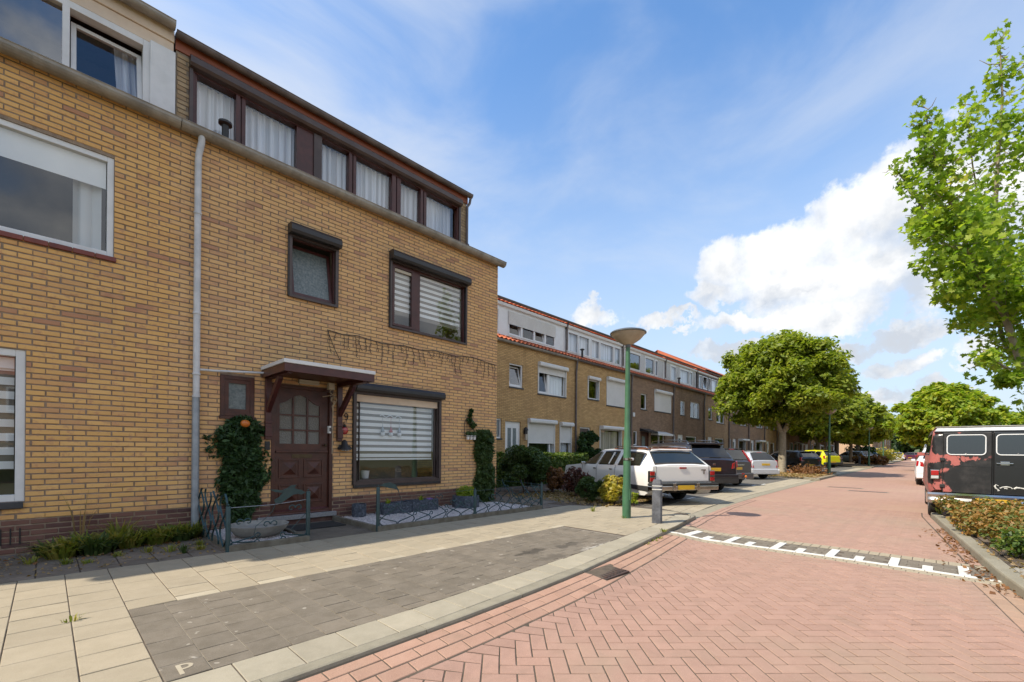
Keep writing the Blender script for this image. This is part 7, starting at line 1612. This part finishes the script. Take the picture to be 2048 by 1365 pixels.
SUVP = dict(L=4.6, W=1.86, belt=[(0, 1.05), (1, 1.06), (3.2, 1.02), (4.4, .92), (4.6, .75)], top=[(0, 1.08), (.08, 1.14), (.42, 1.58), (.6, 1.64), (1.8, 1.69), (2.8, 1.66), (3.0, 1.62), (3.7, 1.08), (4.4, .95), (4.6, .78)],
  wt=[(0, .80), (.4, .64), (2.9, .63), (3.7, .78), (4.6, .8)], axles=[.92, 3.62], arch=.40, wr=.35, sill=.27, sidewin=[(.55, 1.25, .15, .05), (1.32, 2.2, 0, -.05), (2.28, 3.35, -.05, -.55)], rear=(.06, .44, .1, .92), wind=(3.7, 3.0, .06, .95), plate=(0, .78), tail=[([(.70, .80), (.98, .84), (.96, 1.06), (.74, .98)], 'red_lens')], tailx=.06,
  mirror=3.2, handles=(1.4, 2.4), seams=(1.28, 2.24), rails=(.5, 2.9, .60, .07), boxes=[('bumper', 'black_plastic', -.06, -.90, .32, .2, .90, .56, .03), ('spoiler', 'paint_night', .28, -.58, 1.60, .55, .58, 1.66, .02), ('wiper', 'ink', .07, -.30, 1.16, .11, .12, 1.185, .003), ('badge', 'chrome', -.012, -.05, .92, .0, .05, .98, .01), ('bumper_band', 'paint_night', -.07, -.88, .50, .1, .88, .62, .02)])
vehicle('suv', 'dark blue-black tall car with silver roof rails just behind the white estate car', 'car', (14.45, 5.05, 0), 56, SUVP, 'paint_night', .96)
MPV = dict(L=4.1, W=1.72, belt=[(0, .98), (1, 1.0), (2.9, .96), (3.9, .86), (4.1, .7)], top=[(0, 1.0), (.06, 1.06), (.34, 1.50), (.5, 1.55), (1.6, 1.58), (2.4, 1.56), (2.6, 1.52), (3.4, 1.0), (3.95, .88), (4.1, .74)],
  wt=[(0, .74), (.34, .62), (2.5, .60), (3.4, .72), (4.1, .74)], axles=[.72, 3.28], arch=.35, wr=.30, sill=.25, sidewin=[(.5, 1.1, .1, 0), (1.16, 2.0, 0, -.05), (2.08, 3.1, -.05, -.55)], rear=(.05, .35, .1, .92), wind=(3.4, 2.6, .06, .95), plate=(0, .74), tail=[([(.86, .98), (1.0, .98), (.80, 1.48), (.72, 1.48)], 'red_lens')], tailx=.30,
  mirror=2.9, handles=(1.3, 2.2), seams=(1.12, 2.04), boxes=[('bumper', 'paint_grey', -.08, -.84, .30, .2, .84, .56, .04), ('plate_bar', 'chrome', -.03, -.34, .86, .0, .34, .90, .006), ('wiper', 'ink', .05, -.35, 1.08, .09, .10, 1.105, .003), ('brake_light', 'red_lens', .30, -.14, 1.50, .36, .14, 1.535, .006), ('reflector', 'red_lens', -.09, -.30, .50, -.06, -.16, .55, .006), ('roof_spoiler', 'paint_grey', .30, -.55, 1.535, .5, .55, 1.56, .01)])
o_, _ = vehicle('hatchback', 'dark grey upright car with tall red lights and an orange tow ball cap', 'car', (18.05, 5.45, 0), 66, MPV, 'paint_grey', .93)
MB().tube([(.0, -.28, .26), (-.14, -.28, .28), (-.16, -.28, .36)], .016, 6).build('tow_bar', 'zinc_pipe', o_, smooth=True); MB().ball((-.16, -.28, .41), .045, 10, (1, 1, 1.3)).build('tow_ball_cap', 'amber_lens', o_, smooth=True)
WAG = dict(L=4.5, W=1.75, belt=[(0, .92), (1, .94), (3.1, .90), (4.3, .80), (4.5, .66)], top=[(0, .95), (.06, 1.0), (.42, 1.40), (.6, 1.44), (1.9, 1.47), (2.6, 1.44), (2.8, 1.40), (3.6, .94), (4.3, .82), (4.5, .68)],
  wt=[(0, .76), (.4, .60), (2.7, .58), (3.6, .72), (4.5, .75)], axles=[.92, 3.55], arch=.35, wr=.30, sill=.22, sidewin=[(.6, 1.3, .12, 0), (1.38, 2.1, 0, -.05), (2.18, 3.2, -.05, -.55)], rear=(.05, .43, .1, .92), wind=(3.6, 2.8, .06, .95), plate=(-.05, .78), tail=[([(.78, .62), (1.0, .64), (.98, .98), (.86, 1.0)], 'red_lens')], tailx=.08,
  mirror=3.0, handles=(1.5, 2.3), seams=(1.34, 2.14), rails=(.6, 2.4, .56, .04), boxes=[('bumper', 'paint_silver', -.08, -.86, .28, .2, .86, .56, .04), ('wiper', 'ink', .06, -.2, 1.02, .1, .3, 1.045, .003), ('brake_light', 'red_lens', .38, -.14, 1.37, .46, .14, 1.41, .006), ('fog_reflector', 'white_plastic', -.1, -.84, .46, -.05, -.76, .54, .01)])
vehicle('estate_car', 'silver estate car with orange-red tail lights, the last before the first street tree', 'car', (23.75, 5.95, 0), 58, WAG, 'paint_silver', .93)
SM = dict(L=3.9, W=1.68, belt=[(0, .95), (1, .97), (2.7, .92), (3.7, .82), (3.9, .66)], top=[(0, .97), (.06, 1.02), (.40, 1.42), (.55, 1.47), (1.5, 1.52), (2.2, 1.49), (2.4, 1.44), (3.1, .95), (3.7, .84), (3.9, .68)],
  wt=[(0, .72), (.4, .58), (2.3, .57), (3.1, .68), (3.9, .72)], axles=[.66, 3.1], arch=.34, wr=.29, sill=.22, sidewin=[(.5, 1.05, .12, 0), (1.12, 1.85, 0, -.05), (1.92, 2.85, -.05, -.5)], rear=(.05, .41, .1, .92), wind=(3.1, 2.4, .06, .95), plate=(0, .50), platex=-.05, tail=[([(.74, .78), (1.0, .80), (.94, 1.04), (.84, 1.04)], 'red_lens')], tailx=.07,
  mirror=2.7, handles=(1.2, 2.05), seams=(1.08, 1.88), boxes=[('bumper', 'black_plastic', -.07, -.82, .28, .2, .82, .48, .04), ('wiper', 'ink', .05, -.2, 1.04, .09, .25, 1.06, .003), ('spoiler', 'black_plastic', .28, -.52, 1.41, .55, .52, 1.46, .01)])
def small(lab, x, y, a, paint, sc=1, P=SM, d=1, nm='hatchback', grp='cars parked nose-in beside the road'):
    Q = dict(P); Q['boxes'] = [tuple([b[0], (paint if b[1].startswith('paint') or b[0] == 'bumper' and paint not in ('paint_yellow',) else b[1])]+list(b[2:])) for b in P['boxes']]; return vehicle(nm, lab, 'car', (x, y, 0), a, Q, paint, sc, grp, d)
small('black small car behind the first street tree', 35.6, 6.15, 62, 'paint_black', .97, d=2)
small('dark blue small car between the black car and the yellow car', 40.6, 6.8, 60, 'paint_blue', .97)
small('bright yellow hatchback beside the green lamp post', 48.4, 6.7, 56, 'paint_yellow', 1.05)
small('dark car with red tail light next to the yellow hatchback', 52.0, 7.0, 56, 'paint_night', 1.0)
small('pale blue-white hatchback behind the far tree trunks', 77.5, 6.7, 52, 'paint_ice', 1.12, P=WAG, nm='hatchback')
small('dark red-brown car behind the pale blue hatchback', 86, 7.6, 50, 'paint_purple', 1.05)
small('white high car with dark windows beyond the dark red-brown car', 94, 7.6, 45, 'paint_ice', 1.12, P=SUVP, nm='suv')
FC = [(118, 5.6, 5, 'paint_silver', WAG, 'silver estate car far down the left side of the street'), (124, 4.1, 0, 'paint_purple', SM, 'purple car far down the street beside the silver one'), (128, 2.9, 0, 'paint_red', SM, 'red car far down the street'),
      (136, 1.7, 0, 'paint_black', WAG, 'dark car far down the street right of the red one'), (142, .3, 0, 'paint_grey', SM, 'grey car far down the street, last before the white parked car'), (150, 6.4, 0, 'paint_night', SM, 'dark car at the far end of the street'), (160, 3.4, 0, 'paint_silver', SUVP, 'silver car at the very end of the street')]
for x, y, a, pnt, P_, lb_ in FC: small(lb_, x, y, a, pnt, 1.1, P_, 0, 'parked_car', 'cars far down the street')
small('white car parked beyond the van on the right side, only its left edge showing', 24.6, -.26, 2, 'paint_clean_white', .97, SUVP, 1, 'suv', 'cars parked on the right')
# ---- the old van
VAN = dict(L=4.7, W=1.74, belt=[(0, 1.26), (3.9, 1.26), (4.3, 1.12), (4.7, .95)], top=[(0, 1.66), (.03, 1.72), (.12, 1.79), (.3, 1.82), (2.5, 1.84), (3.5, 1.82), (3.8, 1.76), (4.15, 1.24), (4.6, 1.04), (4.7, .98)],
  wt=[(0, .79), (.1, .78), (3.6, .78), (4.15, .78), (4.7, .80)], axles=[.95, 3.75], arch=.37, wr=.335, sill=.46, sidewin=[(.4, 1.5, .0, 0), (1.7, 2.7, 0, 0), (2.95, 3.85, 0, -.2)], rear=(.03, .04, 0, .1), wind=(4.15, 3.8, .1, .9), plate=(-.02, .425), platex=-.148, tail=[], mirror=3.7, seams=(2.8,), boxes=[], glass='car_glass_dark', spokes=8)
VX, VY = 11.97, -.735
V_, _ = vehicle('van', 'old black van with pink primer patches and white rubber window seals parked on the right', 'van', (VX, VY, 0), 1.8, VAN, 'van_paint', 1.0, None, 1)
def rrect(y0, y1, z0, z1, r, x, n=5):
    p = []
    for cy, cz, a0 in ((y1-r, z1-r, 0), (y0+r, z1-r, 90), (y0+r, z0+r, 180), (y1-r, z0+r, 270)):
        for k in range(n+1): a = R(a0+90*k/n); p.append((x, cy+r*math.cos(a), cz+r*math.sin(a)))
    return p
MB().box(-.03, .010, .56, .0, .655, 1.70).build('rear_door', 'van_paint', V_, bevel=.012)
MB().box(-.03, -.655, .56, .0, -.010, 1.70).build('rear_door', 'paint_black', V_, bevel=.012)
MB().box(-.014, -.78, 1.705, .22, .78, 1.725).build('roof_seam', 'paint_black', V_, bevel=.006)
m = MB(); m.prism([(-.01, -.77, 1.728), (-.01, .77, 1.728), (.05, .74, 1.79), (.05, -.74, 1.79)], (.1, 0, 0)); m.build('rear_roof_lip', 'zinc_white', V_, bevel=.008)
MB().box(.05, -.76, 1.800, 3.6, .76, 1.818).build('roof_gutter', 'zinc', V_, bevel=.006)
MB().box(-.036, -.62, 1.06, -.028, -.03, 1.068).box(-.036, .03, 1.06, -.028, .62, 1.068).build('door_crease', 'ink', V_)
for y0, y1 in ((.09, .60), (-.56, -.045)):
    MB().prism(rrect(y0, y1, 1.28, 1.65, .06, -.030), (-.006, 0, 0)).build('rear_window', 'van_glass', V_)
    p = rrect(y0, y1, 1.28, 1.65, .06, -.038); MB().tube(p+[p[0], p[1]], .009, 6, cap=False).build('window_rubber', 'white_plastic', V_, smooth=True)
    MB().ball((-.045, (y0+y1)/2, 1.305), .010, 8).build('catch', 'chrome', V_, smooth=True)
for z in (.68, 1.19): MB().box(-.05, .63, z-.03, -.0, .70, z+.03).build('hinge', 'ink', V_, bevel=.006)
MB().box(-.036, -.004, .56, -.026, .004, 1.7).build('door_split', 'ink', V_); MB().box(-.034, .655, .56, -.02, .662, 1.7).build('door_split', 'ink', V_)
MB().box(-.06, -.25, 1.115, -.03, -.04, 1.135).box(-.045, -.21, 1.09, -.032, -.09, 1.16).build('door_handle', 'chrome', V_, bevel=.006)
for sg in (1, -1):
    a, b = (.70, .835) if sg > 0 else (-.835, -.70)
    MB().box(-.045, a, .80, .03, b, .985).build('lamp_surround', 'chrome', V_, bevel=.012); MB().box(-.058, a+.013, .875, .0, b-.013, .972).build('taillight', 'red_lens', V_, bevel=.008); MB().box(-.058, a+.013, .815, .0, b-.013, .868).build('reversing_light', 'clear_lens', V_, bevel=.008)
prof = [(-.02, .55), (-.11, .55), (-.145, .515), (-.125, .46), (-.145, .41), (-.12, .35), (-.02, .35)]
loopy = [(.89, .12), (.87, .02), (.80, .0), (-.80, .0), (-.87, .02), (-.89, .12)]; vs = []
for y, dx in loopy: vs += [(a+dx*1.6, y, z) for a, z in prof]
k7 = len(prof); MB().add(vs, [(i*k7+j, i*k7+(j+1) % k7, (i+1)*k7+(j+1) % k7, (i+1)*k7+j) for i in range(5) for j in range(k7)]).build('bumper', 'chrome', V_, smooth=True)
MB().box(-.152, -.31, .35, -.125, .27, .50).build('plate_holder', 'ink', V_, bevel=.006)
MB().lathe([(.045, 0), (.045, .15), (.034, .15), (.034, .02)], (-.14, .60, .29), 14, axis='x').build('exhaust', 'zinc_pipe', V_, smooth=True)
# peeled white lettering low on the right-hand door: irregular strokes
m = MB(); g = np.random.default_rng(3)
def stroke(pts, r=.011): m.tube([(-.034, y+.02, z+.10) for y, z in pts], [r*(.5+g.random()) for _ in pts], 5)
stroke([(-.09, .62), (-.06, .64), (-.045, .61), (-.06, .57), (-.085, .555), (-.10, .53)]); stroke([(-.11, .575), (-.14, .60), (-.19, .605), (-.24, .60), (-.26, .575)]); stroke([(-.16, .575), (-.18, .58), (-.20, .57)], .008); stroke([(-.28, .575), (-.31, .60), (-.36, .595), (-.42, .58), (-.46, .585)]); stroke([(-.08, .55), (-.085, .52)], .006)
m.build('peeling_lettering', 'white_line', V_)
tag(MB().tube([(12.9, .12, .3), (12.75, .05, .12), (12.68, -.05, .06)], .006, 4).build('loose_wire', 'zinc_pipe'), 'thin loose wire hanging beside the rear wheel of the black van', 'wire')
for o in bpy.data.objects:
    if '_local' in o: del o['_local']
